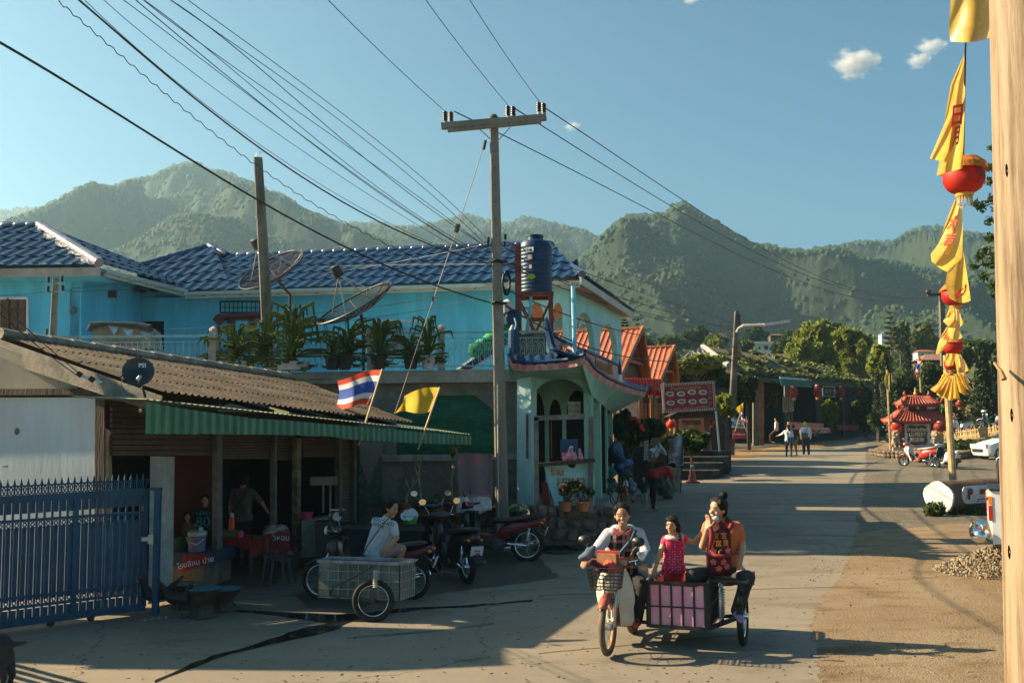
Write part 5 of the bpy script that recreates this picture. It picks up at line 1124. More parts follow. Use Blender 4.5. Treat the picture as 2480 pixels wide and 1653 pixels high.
for lab,x,y in(('upright white menu panel nearer the left restaurant column',1902,980),('upright white menu panel nearer the right restaurant lantern',1917,978)):
 m_t=thing('menu_sign',lab,'sign',P(x,998,64),group='menu signs in the restaurant');MB().prism([P(x-5.5,y-19,64),P(x+5.5,y-19,64),P(x+5.5,y+18,64),P(x-5.5,y+18,64)],V((0,.08,0))).build('board',M('menu_cream',(.30,.27,.21),.8,.4,9),m_t)
 for i,ch in enumerate('米线饺子'):text(ch,.26,black,m_t,P(x,y-14+i*9,63.9),(1,0,0),(0,0,1))
gl2='elongated red lanterns under the restaurant eave'
for lab,x,y,Y in(('first red lantern under the restaurant eave, beside the green awning',1922,948,62.5),('second red lantern, left of the framed signboard',1979,947,68),('third red lantern, just right of the framed signboard',2037,949,74),('fourth red lantern, at the dark right end of the restaurant',2082,952,78)):
 lantern(lab,P(x,y,Y),.55,gl2,sq=1.5,mat=M('dark_red_lantern',(.22,.012,.01),.6,.2,trans=.2))
pkd=M('pink_bench',(.42,.20,.17),.7,.2);
bn2=thing('tiled_counter','long pinkish low wall and bench at the restaurant front','bench',P(1960,1062,64))
MB().prism([P(1912,1021,64),P(1995,1025,67),P(1995,1038,67),P(1912,1036,64)],V((0,.5,0))).prism([P(1940,1040,62.5),P(2010,1036,66),P(2012,1048,66),P(1940,1050,62.5)],V((0,.5,0))).build('seat_wall',pkd,bn2)
rc=thing('red_cloth_table','long table under a red cloth at the right of the restaurant','table',P(2050,1045,74));MB().prism([P(2025,1029,74),P(2080,1030,76),P(2078,1042,75.5),P(2028,1040,73.5)],V((0,.6,0))).build('cloth',M('red_cloth_dark',(.25,.012,.015),.8,.2),rc)
for x in(2032,2074):MB().bar(P(x,1040,74.5),P(x,1056,74.5),.08).build('leg',darkwood,rc)
for lab,x,y in(('small dark folding table behind the two women walking',1925,1042),('dark trestle table behind the man in white',1977,1042)):
 q=thing('trestle_table',lab,'table',P(x,1058,60.5));MB().prism([P(x-13,y-6,60.5),P(x+14,y-6,60.5),P(x+14,y-3,60.3),P(x-13,y-3,60.3)],V((0,.7,0))).build('tabletop',darkwood,q)
 for dx in(-10,10):MB().bar(P(x+dx,y-3,60.6),P(x-dx*.6,y+15,60.6),.06).build('leg',darkwood,q)
tree_px('vine_thicket','dark vine mass smothering the left end of the restaurant',1700,868,1010,190,58.5,5200,.34,LF1,11,dy=.35,clumps=26,cr=.4,cat='climbing plant')
tree_px('vine_thicket','vines hanging dark over the restaurant corner by the street pole',1765,905,1030,90,57.5,2600,.32,LF1,12,dy=.3,clumps=16,cr=.42,cat='climbing plant')
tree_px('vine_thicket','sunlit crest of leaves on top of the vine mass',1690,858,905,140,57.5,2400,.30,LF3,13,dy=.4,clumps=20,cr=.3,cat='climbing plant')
tree_px('vine_thicket','ragged vines hanging in front of the first restaurant column',1812,900,985,44,59.0,1300,.28,LF1,21,dy=.4,clumps=12,cr=.4,cat='climbing plant')
tree_px('vine_thicket','dense vines closing the far right end of the restaurant',2095,925,1048,62,78,2000,.3,LF1,22,dy=.4,clumps=16,cr=.4,cat='climbing plant')
tree_px('shrub','leafy green bushes seen through the middle of the restaurant',2010,965,1030,46,73,900,.26,LF3,23,dy=.3,clumps=12,cat='shrub')
g=MB();r=random.Random(9)
for _ in range(5200):
 u=r.random();q=r.random();a=P(1795,870,64).lerp(P(1795,911,59.8),1);
 base_=RL.lerp(RR,u).lerp(P(1760,845,68).lerp(TR,u),.02+.97*q)
 if fbm(np.array(u*9),np.array(q*3+2),3,5)<.42 and q>.12:continue
 p=base_+V((r.gauss(0,.15),r.gauss(0,.1),.16+r.random()*.22));a=V((r.gauss(0,1),r.gauss(0,1),r.gauss(0,.6))).normalized()*.24;b=a.orthogonal().normalized()*.16;g.quad(p-a,p+b,p+a,p-b)
tag(g.build('roof_creeper',LF5),'yellow green creeper spreading over the mossy restaurant roof','creeper',kind='stuff')
tree_px('shrub','leafy bush at the right of the menu board',1757,955,1010,44,44,700,.2,LF3,15,clumps=9,cat='shrub')
# trees and houses beyond
grpT='trees on the village hillside'
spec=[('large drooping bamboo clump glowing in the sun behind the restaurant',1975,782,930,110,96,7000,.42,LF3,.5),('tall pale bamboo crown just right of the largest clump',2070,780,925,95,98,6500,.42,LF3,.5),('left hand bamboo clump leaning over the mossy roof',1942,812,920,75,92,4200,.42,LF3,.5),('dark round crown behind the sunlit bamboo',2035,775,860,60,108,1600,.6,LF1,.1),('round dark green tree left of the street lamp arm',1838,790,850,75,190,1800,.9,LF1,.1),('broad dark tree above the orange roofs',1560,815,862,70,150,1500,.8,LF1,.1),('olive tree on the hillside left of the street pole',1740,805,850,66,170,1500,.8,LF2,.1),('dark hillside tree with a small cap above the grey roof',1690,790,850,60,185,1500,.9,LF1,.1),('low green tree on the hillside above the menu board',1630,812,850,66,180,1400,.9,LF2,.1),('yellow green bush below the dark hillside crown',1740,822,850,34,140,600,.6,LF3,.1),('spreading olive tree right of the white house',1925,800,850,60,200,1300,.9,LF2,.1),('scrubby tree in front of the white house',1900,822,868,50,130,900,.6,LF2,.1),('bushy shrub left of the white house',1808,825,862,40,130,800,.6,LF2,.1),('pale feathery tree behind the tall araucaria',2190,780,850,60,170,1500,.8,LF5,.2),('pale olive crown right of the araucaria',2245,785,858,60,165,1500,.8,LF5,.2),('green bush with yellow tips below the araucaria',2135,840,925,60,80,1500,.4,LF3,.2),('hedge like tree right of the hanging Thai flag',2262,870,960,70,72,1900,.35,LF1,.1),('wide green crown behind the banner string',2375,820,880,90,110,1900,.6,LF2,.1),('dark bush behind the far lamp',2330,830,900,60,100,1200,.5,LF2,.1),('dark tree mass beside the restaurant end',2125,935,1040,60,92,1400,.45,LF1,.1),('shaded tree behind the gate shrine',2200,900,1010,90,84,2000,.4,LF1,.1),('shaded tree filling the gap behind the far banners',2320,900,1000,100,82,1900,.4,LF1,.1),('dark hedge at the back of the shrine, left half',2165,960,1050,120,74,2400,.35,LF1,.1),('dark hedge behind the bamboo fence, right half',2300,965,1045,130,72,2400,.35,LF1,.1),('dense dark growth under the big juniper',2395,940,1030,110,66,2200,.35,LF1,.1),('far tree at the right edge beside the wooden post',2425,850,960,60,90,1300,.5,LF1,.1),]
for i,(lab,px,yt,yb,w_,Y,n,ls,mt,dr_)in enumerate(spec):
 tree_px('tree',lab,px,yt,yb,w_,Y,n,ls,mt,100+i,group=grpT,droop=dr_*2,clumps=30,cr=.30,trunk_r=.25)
r=random.Random(31);extra=[]
for i in range(130):
 Y=r.uniform(110,430);px=r.uniform(1380,2500);b=atpx(px,Y);h=r.uniform(2.5,6.5);extra.append((b.x,b.y,b.z-.3,h,h*r.uniform(.5,.9)))
g=MB()
for(x,y,z,h,w_)in extra:
 for _ in range(3):leaves(g,(x+r.gauss(0,w_*.4),y+r.gauss(0,w_*.4),z+h*r.uniform(.4,.75)),(w_*.6,w_*.6,h*.35),60,.8,r,1.4)
tag(g.build('hillside_scrub',LF2),'scrub and small trees scattered over the village hillside','scrub',kind='stuff')
conifer('conifer','tall bare tiered araucaria with level branches above the shrine',2165,738,850,54,90,LF4,1,9,grpT,araucaria=True)
conifer('conifer','dark pointed cypress beside the araucaria',2203,795,960,42,84,LF4,2,16,grpT)
conifer('conifer','dark juniper by the yellow furled flag',2150,860,1010,50,66,LF4,3,14,grpT)
conifer('conifer','large dark juniper left of the wooden post',2385,832,1010,80,60,LF4,4,18,grpT)
conifer('conifer','slim juniper behind the furled flag',2125,905,1040,40,70,LF4,5,12,grpT)
conifer('conifer','small araucaria above the first orange roof',1515,762,815,52,60,LF4,6,7,grpT,araucaria=True)
conifer('conifer','second araucaria right of the first orange roof',1548,768,850,44,58,LF4,7,8,grpT,araucaria=True)
def small_house(label,pts,Y,wallc,roofc,wins,flat=True,grp='houses on the far hillside'):
 x0,x1,yt,yb=pts;t=thing('hillside_house',label,'house',P((x0+x1)/2,yb,Y),group=grp);a,b,c,d=P(x0,yt,Y),P(x1,yt,Y),P(x1,yb,Y),P(x0,yb,Y);dp=V((0,(b.x-a.x)*.7,0))
 MB().prism([a,b,c-V((0,0,1)),d-V((0,0,1))],dp).build('wall',wallc,t);e=(b-a)*.08;rise=V((0,0,.25 if flat else 1.6*(b.x-a.x)/10))
 g=MB()
 if flat:g.prism([a-e+V((0,-.6,0)),b+e+V((0,-.6,0)),b+e+V((0,-.6,.35)),a-e+V((0,-.6,.35))],dp+V((0,1.2,0)))
 else:m=(a+b)/2+dp/2+rise;f0,f1_,f2_,f3=a-e+V((0,-.6,0)),b+e+V((0,-.6,0)),b+e+dp,a-e+dp;l_,r_=m-(b-a)*.28,m+(b-a)*.28;g.add([f0,f1_,f2_,f3,l_,r_],[(0,1,5,4),(1,2,5),(2,3,4,5),(3,0,4)])
 g.build('roof',roofc,t)
 for(u,v,w_,h_)in wins:
  q=a.lerp(b,u)+(d-a)*v;g=MB();g.box(q+V((0,-.05,0)),((b.x-a.x)*w_,.12,abs(a.z-d.z)*h_));g.build('window',M('far_window',(.05,.02,.015),.5),t)
 return t
wh=M('far_white_wall',(.62,.66,.62),.8,.06);rr_=M('far_red_roof',(.28,.09,.05),.7,.2);br_=M('far_brown_roof',(.15,.09,.06),.8,.3)
small_house('white and pale blue bungalow with red arched windows on the hillside',(1820,1884,833,852),150,wh,M('far_white_roof',(.60,.62,.60),.7,.1),[(.3,.5,.07,.35),(.55,.45,.14,.5),(.75,.5,.06,.35)])
small_house('white walled house with a red roof behind the araucaria',(2222,2262,852,866),140,wh,rr_,[(.3,.5,.1,.4),(.7,.5,.1,.4)],False)
small_house('long house with a brown pink roof behind the shrine flag',(2235,2345,872,880),105,M('far_brown_wall',(.12,.08,.06),.9),M('far_pink_roof',(.26,.13,.10),.8,.2),[(.3,.5,.1,.4)],False)
small_house('low house with a wide brown roof behind the white bungalow',(1850,1935,868,885),115,M('far_brown_wall',(.12,.08,.06)),br_,[],False)
small_house('dark hut perched above the white bungalow',(1866,1895,812,822),185,M('far_brown_wall',(.12,.08,.06)),br_,[(.5,.5,.2,.5)],False)
small_house('pale house half hidden above the conifers',(2135,2165,808,822),200,wh,M('far_blue_roof',(.15,.25,.35),.6,.2),[],False)
small_house('small roof showing among trees left of the street pole',(1712,1760,812,818),210,wh,br_,[],False)
small_house('pale roofed barn behind the bamboo',(2070,2130,880,900),100,M('far_brown_wall',(.12,.08,.06)),M('far_pale_roof',(.34,.30,.25),.8,.3),[],False)
fp=thing('utility_pole','dark pole with a short crossarm and lamp, partly behind the banner string','pole',atpx(2285,76),group='utility poles')
MB().bar(P(2287,1010,76),P(2280,708,76),.34,.3).build('shaft',M('dark_pole_concrete',(.09,.075,.055)),fp);MB().bar(P(2246,714,75.9),P(2283,712,75.9),.22,.2).build('crossarm',darkwood,fp)
MB().ball(P(2248,707,75.9),.22,8).build('insulator',porc,fp);MB().bar(P(2330,813,75.9),P(2381,799,75.5),.16,.12).tube([P(2284,830,76),P(2300,822,76),P(2332,812,75.9)],.05,6).build('lamp_arm',M('lamp_grey',(.55,.55,.52)),fp)
# motorbikes
tyre_m=M('tyre_rubber',(.014,.013,.012),.8,.3,8,.3);dusty_tyre=M('dusty_tyre',(.12,.095,.06),.9,.3,8,.3);engine_m=M('engine_metal',(.10,.10,.09),.5,.3,8,.1,metal=.6)
seat_m=M('black_vinyl',(.010,.011,.013),.45,.15,8,.1);mirror_m=M('mirror_glass',(.65,.72,.78),.04,0,bump=0,metal=1.);redlens=M('red_lens',(.45,.01,.01),.15,.05,bump=0,spec=.9);ambl=M('amber_lens',(.75,.20,.01),.2,.05,bump=0);clr=M('headlamp_glass',(.75,.68,.60),.08,.05,bump=0,spec=1.)
plate_m=M('plate_pale',(.58,.60,.60),.5,.05)
def wheel(name,c,R,parent,tm=tyre_m,rim=chrome,w_=.034,spokes=18,solid=False):
 c=V(c);g=MB();g.torus(c,R-w_*.9,w_,'Y',36,10,sq=1.05);ty=g.build(name,tm,parent,smooth=2,world=False)
 g=MB();g.torus(c,R-w_*1.9,.016,'Y',36,6,sq=1.1);g.build('rim',rim,ty,smooth=2,world=False)
 g=MB();g.lathe(c,[(.001,-.055),(.035,-.05),(.045,-.03),(.045,.03),(.035,.05),(.001,.055)],14,'Y')
 if solid:
  for i in range(5):
   a=2*math.pi*i/5;g.bar(c,c+V((math.cos(a),0,math.sin(a)))*(R-w_*2),.035,.03,up=(0,1,0))
 else:
  for i in range(spokes):
   a=2*math.pi*i/spokes;g.tube([c+V((math.cos(a+.5)*.04,(.03 if i%2 else-.03),math.sin(a+.5)*.04)),c+V((math.cos(a),0,math.sin(a)))*(R-w_*2)],.003,4)
 g.build('spokes',steel if not solid else rim,ty,world=False);return ty
def shape(name,mat,parent,secs,n=14,smooth=True):
 """lofted body: secs = (x, z, half width, half height[, y])"""
 g=MB();vs=[]
 for s in secs:
  x,z,hw,hh=s[:4];y=s[4]if len(s)>4 else 0
  for j in range(n):
   a=2*math.pi*j/n;cx,sx=math.cos(a),math.sin(a);p_=.8
   vs.append(V((x,y+hw*math.copysign(abs(cx)**p_,cx),z+hh*math.copysign(abs(sx)**p_,sx))))
 k=len(secs);g.add(vs,[(i*n+j,(i+1)*n+j,(i+1)*n+(j+1)%n,i*n+(j+1)%n)for i in range(k-1)for j in range(n)]+[tuple(range(n)),tuple((k-1)*n+j for j in range(n))[::-1]])
 return g.build(name,mat,parent,smooth=2 if smooth else False,world=False)
def bike(label,loc,rz,body,shield=None,group='parked motorbikes',R=.285,wb=1.22,basket=False,plate=None,tm=tyre_m,rim=chrome,scooter=False,steer=0,stripe=None,mirrors=True,name='motorbike',lamp_red=False,lean=0,seat=seat_m,shields=True):
 t=thing(name,label,'scooter' if scooter else 'motorbike',loc,rz,group);t.rotation_euler=(lean,0,rz);W0=dict(world=False);shield=shield or body
 fr,rr=wb,0.0
 r2=R if not scooter else R*.88
 wheel('front_wheel',(fr,0,r2),r2,t,tm,rim,.032 if not scooter else.045,solid=scooter);wheel('rear_wheel',(rr,0,r2),r2,t,tm,rim,.038 if not scooter else.05,solid=scooter)
 g=MB()
 for s in(-1,1):g.tube([(fr,s*.065,r2),(fr-.10,s*.065,r2+.32),(fr-.18,s*.05,.78)],[.022,.022,.018],8)
 g.build('front_fork',steel if not scooter else engine_m,t,smooth=2,world=False)
 g=MB();a0,a1=rad(15),rad(165)
 vs=[]
 for i in range(15):
  a=rad(42)+(rad(112))*i/14
  for j in range(7):b=-1+2*j/6;rr_2=r2+.045-.03*b*b;vs.append(V((fr+math.cos(a)*rr_2,b*.052,r2+math.sin(a)*rr_2)))
 g.add(vs,[(i*7+j,i*7+j+1,(i+1)*7+j+1,(i+1)*7+j)for i in range(14)for j in range(6)]);g.build('front_fender',body,t,smooth=2,world=False,solid=.006)
 hx=fr-.20
 shape('front_cowl',shield,t,[(hx+.13,.70,.02,.03),(hx+.10,.72,.085,.10),(hx+.04,.70,.10,.17),(hx-.02,.66,.09,.22),(hx-.06,.60,.05,.2)])
 if shields:
  for s in(-1,1):
   g=MB()
   def lsf(u,v,s=s):z=.86-.62*v;y=s*(.06+.17*math.sin(min(1,v*1.25+.18)*math.pi*.62)*(1-.25*v)*u);x=hx-.02-.13*u-.14*v+.05*math.sin(v*3);return V((x,y,z))
   g.grid(lsf,8,12);g.build('leg_shield',shield,t,smooth=2,world=False,solid=.012)
 if scooter:
  shape('body',body,t,[(fr-.36,.27,.10,.03),(fr-.55,.25,.14,.04),(.50,.28,.14,.08),(.42,.48,.13,.22),(.20,.56,.14,.20),(-.06,.62,.13,.14),(-.30,.70,.08,.07),(-.36,.72,.03,.03)])
  shape('seat',seat,t,[(.55,.72,.05,.02),(.48,.74,.12,.05),(.2,.76,.14,.06),(-.05,.80,.14,.05),(-.25,.83,.11,.035),(-.3,.83,.04,.02)])
 else:
  shape('body',body,t,[(hx-.02,.52,.05,.12),(hx-.18,.42,.05,.08),(.55,.40,.06,.07),(.42,.50,.10,.12),(.22,.58,.12,.12),(-.02,.62,.11,.09),(-.26,.69,.06,.05),(-.32,.72,.02,.02)])
  shape('seat',seat,t,[(.62,.66,.05,.02),(.56,.69,.10,.045),(.32,.70,.125,.05),(.05,.74,.13,.05),(-.16,.775,.11,.035),(-.22,.78,.04,.02)])
 if stripe:
  for s in(-1,1):g=MB();g.add([V((.42,s*.125,.56)),V((.0,s*.128,.645)),V((-.24,s*.075,.73)),V((-.2,s*.08,.70)),V((.0,s*.128,.60)),V((.40,s*.12,.50))],[(0,1,2,3,4,5)]);g.build('side_stripe',stripe,t,world=False,solid=.006)
 g=MB();g.lathe((.52,0,.30),[(.001,-.13),(.10,-.12),(.13,-.05),(.13,.05),(.10,.12),(.001,.13)],14,'Y');g.box((.68,0,.34),(.22,.12,.14));g.bar((.66,0,.36),(fr-.30,0,.52),.06,.06);g.build('engine',engine_m,t,smooth=True,world=False)
 g=MB();g.tube([(.75,-.08,.28),(.55,-.12,.20),(.2,-.14,.22),(.05,-.15,.27),(-.25,-.16,.34)],[.015,.018,.035,.045,.04],10);g.build('exhaust',chrome if not scooter else engine_m,t,smooth=2,world=False)
 for s in(-1,1):
  g=MB();g.bar((0,s*.09,r2),(.48,s*.07,.31),.03,.045);g.tube([(.0,s*.10,r2+.02),(-.06,s*.11,.58)],.018,8)
  for i in range(9):g.torus((-.01-.005*i,s*.105,r2+.08+.026*i),.028,.006,'Z',10,4)
  g.build('shock_absorber',chrome,t,smooth=2,world=False)
 for s in(-1,1):MB().tube([(.42,s*.10,.26),(.42,s*.2,.25)],.014,6).build('footrest',seat_m,t,world=False)
 g=MB();g.tube([(hx-.10,-.31,.97),(hx-.02,-.2,.955),(hx+.02,-.06,.92),(hx+.02,.06,.92),(hx-.02,.2,.955),(hx-.10,.31,.97)],.011,8);g.build('handlebar',chrome,t,smooth=2,world=False)
 for s in(-1,1):
  MB().tube([(hx-.06,s*.22,.96),(hx-.13,s*.34,.975)],.018,8).build('grip',seat_m,t,world=False)
  if mirrors:
   g=MB();g.tube([(hx-.02,s*.17,.95),(hx+.02,s*.24,1.08),(hx-.0,s*.29,1.13)],.006,5);st_=g.build('mirror_stem',chrome,t,world=False)
   g=MB();g.lathe((hx-.0,s*.30,1.17),[(.001,-.002),(.055,-.002),(.05,.02),(.001,.03)],16,'X',sy=1.3);g.build('mirror',seat_m,st_,smooth=2,world=False);g=MB();g.lathe((hx-.006,s*.30,1.17),[(.001,-.002),(.048,-.002),(.048,.002),(.001,.002)],16,'X',sy=1.3);g.build('mirror_glass',mirror_m,st_,world=False)
 shape('handlebar_cowl',body if not lamp_red else lamp_red,t,[(hx+.12,.95,.06,.05),(hx+.09,.955,.11,.07),(hx+.02,.955,.20,.06),(hx-.06,.955,.17,.05),(hx-.09,.95,.06,.03)])
 g=MB();g.lathe((hx+.12,0,.95),[(.001,-.03),(.075,-.02),(.08,.0),(.07,.025),(.001,.03)],18,'X',sy=1.15,sx=.8);g.build('headlight',clr,t,smooth=2,world=False)
 g=MB();g.ball((-.31,0,.70),.06,10,(.6,1.3,.6));g.build('tail_light',redlens,t,smooth=2,world=False)
 for s in(-1,1):g=MB();g.ball((-.27,s*.10,.67),.035,8,(1,.8,.7));g.build('indicator',ambl,t,smooth=2,world=False)
 g=MB();g.add([V((-.18,-.06,.62)),V((-.18,.06,.62)),V((-.42,.06,.34)),V((-.42,-.06,.34))],[(0,1,2,3)]);g.build('rear_mudguard',seat_m,t,world=False,solid=.012)
 po=MB().box((-.34,0,.52),(.008,.20,.15),R=Matrix.Rotation(rad(-20),3,'Y')).build('number_plate',plate_m,t,world=False)
 if plate:
  for i,tx in enumerate(plate):
   mm=pmat(t);Rr=mm.to_3x3();text(tx,.062 if i!=1 else.03,black,po if False else t,mm@V((-.352-.0*i,0,.565-.045*i)),Rr@V((0,-1,0)),Rr@V((-.34,0,.94)),.001,name='plate_lettering',bold=.001)
 if basket:
  g=MB()
  def bk(u,v,side):return None
  x0,x1,y0,z0,z1=hx+.12,hx+.40,.17,.70,.93
  for i in range(7):z=z0+(z1-z0)*i/6;k_=1-.18*(1-i/6);g.tube([(x0,-y0*k_,z),(x1*k_+(1-k_)*x0,-y0*k_,z),(x1*k_+(1-k_)*x0,y0*k_,z),(x0,y0*k_,z),(x0,-y0*k_,z)],.006,4)
  for i in range(9):y=-y0+2*y0*i/8;g.tube([(x1,y,z1),(x1*.82+x0*.18,y*.82,z0),(x0,y*.82,z0)],.004,4)
  for i in range(6):
   x=x0+(x1-x0)*i/5
   for s in(-1,1):g.tube([(x,s*y0,z1),(x*.82+x0*.18,s*y0*.82,z0)],.004,4)
  g.build('basket',black,t,world=False)
 return t
blk=M('gloss_black_plastic',(.010,.011,.013),.3,.15,5,.02,spec=.7);dkred=M('dark_red_gloss',(.16,.008,.012),.25,.15,5,.02,spec=.8);redg=M('scooter_red',(.50,.03,.015),.25,.12,4,.02,spec=.8);whg=M('scooter_white',(.60,.62,.64),.25,.06,4,.02,spec=.8);navy=M('dark_teal_gloss',(.010,.030,.045),.25,.12,5,.02,spec=.8)
dustred=M('sun_faded_red',(.40,.095,.055),.5,.25,5,.1);crm=M('dusty_cream_plastic',(.50,.45,.35),.6,.25,4,.1,col2=(.60,.56,.46))
def ang(dx,dy):return math.atan2(dy,dx)
pA=G(1277,1362);bike('black and dark red motorbike parked side on at the right end of the row',(pA.x-.0,pA.y+.15,gz(pA.y)),rad(172),dkred,blk,stripe=M('grey_decal',(.2,.05,.05),.5),plate=('กขค','เชียงใหม่','682'))
pB=G(1130,1418);bike('black scooter with a white number plate turned to the camera, number 143',(pB.x,pB.y+.2,gz(pB.y)),rad(118),blk,blk,scooter=True,plate=('จอท','เชียงใหม่','143'))
pC=G(1052,1385);bike('dark scooter squeezed behind the seated man with a white bag on its seat',(pC.x,pC.y+.5,gz(pC.y)),rad(100),navy,blk,scooter=True)
grp2='motorbikes parked around the gate shrine'
q=G(2255,1131);bike('red and white scooter parked in front of the gate shrine, seen from behind',(q.x+.0,q.y,gz(q.y)),rad(128),redg,whg,group=grp2,scooter=True,plate=('กข','','51'),seat=M('pale_seat',(.35,.33,.30),.6))
q=G(2310,1137);bike('white and black scooter partly behind the bamboo banner pole',(q.x,q.y,gz(q.y)),rad(97),whg,blk,group=grp2,scooter=True)
q=G(2138,1078);bike('dark motorbike standing left of the gate shrine',(q.x+.4,q.y,gz(q.y)),rad(70),blk,blk,group=grp2)
bike('silvery scooter parked behind the bamboo fence',P(2345,1052,58),rad(200),whg,whg,group=grp2,scooter=True)
bike('pale scooter at the right end behind the bamboo fence',P(2434,1036,56),rad(160),whg,navy,group=grp2,scooter=True)
# village gate shrine
sy=53.
gs=thing('gate_shrine','small white walled gate shrine with a double red tiled roof and a blue name board','shrine',P(2220,1097,sy))
redtile=M('red_clay_tile',(.30,.055,.030),.5,.25,3,.2,col2=(.38,.085,.045));
def hiproof(c,w_,d,h,tw,td,up,mat,parent,ribs=13,name='roof'):
 """concave hipped roof; c at eave centre"""
 g=MB();n=10;m=24
 def edge(k,t,s):
  f=t**1.0;W_=w_/2*(1-t)+tw/2*t;D_=d/2*(1-t)+td/2*t;z=h*(t**1.25)*1.0;u=abs(2*s-1)**4*up*(1-t)**3
  x,y={0:(-W_+2*W_*s,-D_),1:(W_,-D_+2*D_*s),2:(W_-2*W_*s,D_),3:(-W_,D_-2*D_*s)}[k];return c+V((x,y,z*1.0+u-0.0))
 for k in range(4):g.grid(lambda s,t,k=k:edge(k,t,s),m,n)
 o=g.build(name,mat,parent,solid=.05)
 g=MB()
 for k in range(4):
  nr=ribs if k in(0,2)else max(4,int(ribs*d/w_))
  for i in range(nr+1):g.tube([edge(k,t,i/nr)+V((0,0,.03))for t in np.linspace(0,1,6)],.055 if 0<i<nr else.08,6)
 g.build('rib_tiles',mat,parent,smooth=2)
 g=MB();g.bar(c+V((-tw/2,0,h+.03)),c+V((tw/2,0,h+.03)),.14,.16)
 for s in(-1,1):g.tube([c+V((s*tw/2,0,h+.05)),c+V((s*(tw/2+.1),0,h+.2)),c+V((s*(tw/2+.05),0,h+.34))],[.08,.07,.02],6)
 for sx in(-1,1):g.tube([c+V((sx*w_/2,-d/2,up)),c+V((sx*(w_/2+.1),-d/2-.1,up+.22)),c+V((sx*(w_/2+.03),-d/2-.1,up+.36))],[.07,.05,.015],6)
 g.build('ridge',mat,parent,smooth=2)
 g=MB();g.box(c+V((0,0,-.05)),(w_*.93,d*.93,.12));g.build('eave_board',M('shrine_red_board',(.20,.02,.015),.6),parent)
px2m=sy/F_
lc=P(2219,1021,sy+.6);hiproof(lc,3.15,1.7,.62,1.7,.5,.10,redtile,gs,17)
uc=P(2221,980,sy+.6);hiproof(uc,2.0,1.2,.42,1.15,.3,.09,redtile,gs,11)
ww=M('shrine_white',(.62,.58,.52),.8,.08)
MB().box(P(2221,990,sy+.6)+V((0,0,.02)),(1.45,.55,.4)).build('clerestory',ww,gs)
for x in(2210,2236):MB().box(P(x,987,sy+.3),(.38,.06,.2)).build('opening',M('shrine_dark',(.04,.02,.015)),gs)
MB().prism([P(2192,1022,sy+.3),P(2253,1022,sy+.3),P(2253,1098,sy+.3),P(2192,1098,sy+.3)],V((0,.5,0))).build('wall',ww,gs)
for x in(2183,2259):MB().prism([P(x-8,1022,sy+.35),P(x+8,1022,sy+.35),P(x+8,1097,sy+.35),P(x-8,1097,sy+.35)],V((0,.4,0))).build('pillar',M('shrine_red_pillar',(.14,.015,.012),.6,.2),gs)
for x in(2163,2277):MB().tube([P(x,1022,sy+.5),P(x,1098,sy+.5)],.07,8).build('post',orangewood,gs)
pts=[(2199,1031),(2206,1029),(2220,1032),(2235,1029),(2243,1032),(2247,1042),(2245,1055),(2247,1068),(2242,1076),(2232,1075),(2220,1078),(2208,1075),(2199,1074),(2197,1065),(2199,1053),(2197,1041)]
MB().prism([P(x,y,sy+.2)for x,y in pts],V((0,.08,0))).build('name_board',M('board_navy',(.012,.055,.085),.5,.1),gs)
gt_=M('board_cream_text',(.62,.52,.30),.6,0,bump=0)
for tx,s_,y in(('บ้านสันติชล',.24,1040),('山地村',.30,1052),('欢迎你',.24,1065)):text(tx,s_,gt_,gs,P(2222,y,sy+.17),(1,0,0),(0,0,1),.01,bold=.006)
g=MB();g.lathe(P(2217,956,sy+.6),[(.001,0),(.08,0),(.1,.1),(.04,.2),(.05,.25),(.001,.42)],10);g.build('finial',lgold,gs,smooth=2)
isl=thing('stone_island','raised earth island edged with rough stones under the gate shrine','kerb',P(2220,1110,50))
pts=[(2108,1103,51),(2150,1111,48.5),(2210,1117,47),(2290,1118,46.5),(2352,1112,48),(2350,1095,55),(2250,1085,60),(2150,1086,60)]
w_=[P(a,b,c)for a,b,c in pts];w_=[V((p.x,p.y,gz(p.y)+.30))for p in w_];MB().prism(w_,V((0,0,-.4))).build('earth_top',dirt,isl)
g=MB();r=random.Random(4)
for a,b in zip(w_[:5],w_[1:5]):
 n=int((b-a).length/.24)
 for i in range(n):
  for z in(.08,.26):g.ball(a.lerp(b,(i+.5)/n)+V((0,0,z-.26)),1,7,(.14*r.uniform(.8,1.2),.13,.1*r.uniform(.7,1.2)))
g.build('edge_stones',stn,isl,smooth=2)
def lion(label,px,py):
 t=thing('stone_lion',label,'statue',P(px,py,50.5),group='stone lions');b=P(px,py,50.5);sm=M('pale_carved_stone',(.36,.29,.19),.9,.3,6,.5)
 MB().box(b+V((0,0,.12)),(.5,.45,.32)).build('plinth',pale_conc,t)
 g=MB();g.tube([b+V((0,.14,.3)),b+V((0,.05,.6)),b+V((0,-.02,.8))],[.2,.19,.14],10);g.ball(b+V((0,-.06,.95)),.17,12);g.ball(b+V((0,-.2,.9)),.09,8)
 for s in(-1,1):g.tube([b+V((s*.1,-.08,.75)),b+V((s*.1,-.15,.32))],[.07,.06],8);g.ball(b+V((s*.1,-.2,.31)),.07,8);g.ball(b+V((s*.1,-.02,1.1)),.05,6);g.ball(b+V((s*.14,.1,.38)),.13,8)
 for i in range(10):a=i/10*6.28;g.ball(b+V((math.cos(a)*.15,.03,.95+math.sin(a)*.15)),.06,6)
 g.build('lion_body',sm,t,smooth=2)
lion('carved guardian lion at the left foot of the shrine wall',2171,1096);lion('carved guardian lion at the right foot of the shrine wall',2266,1097)
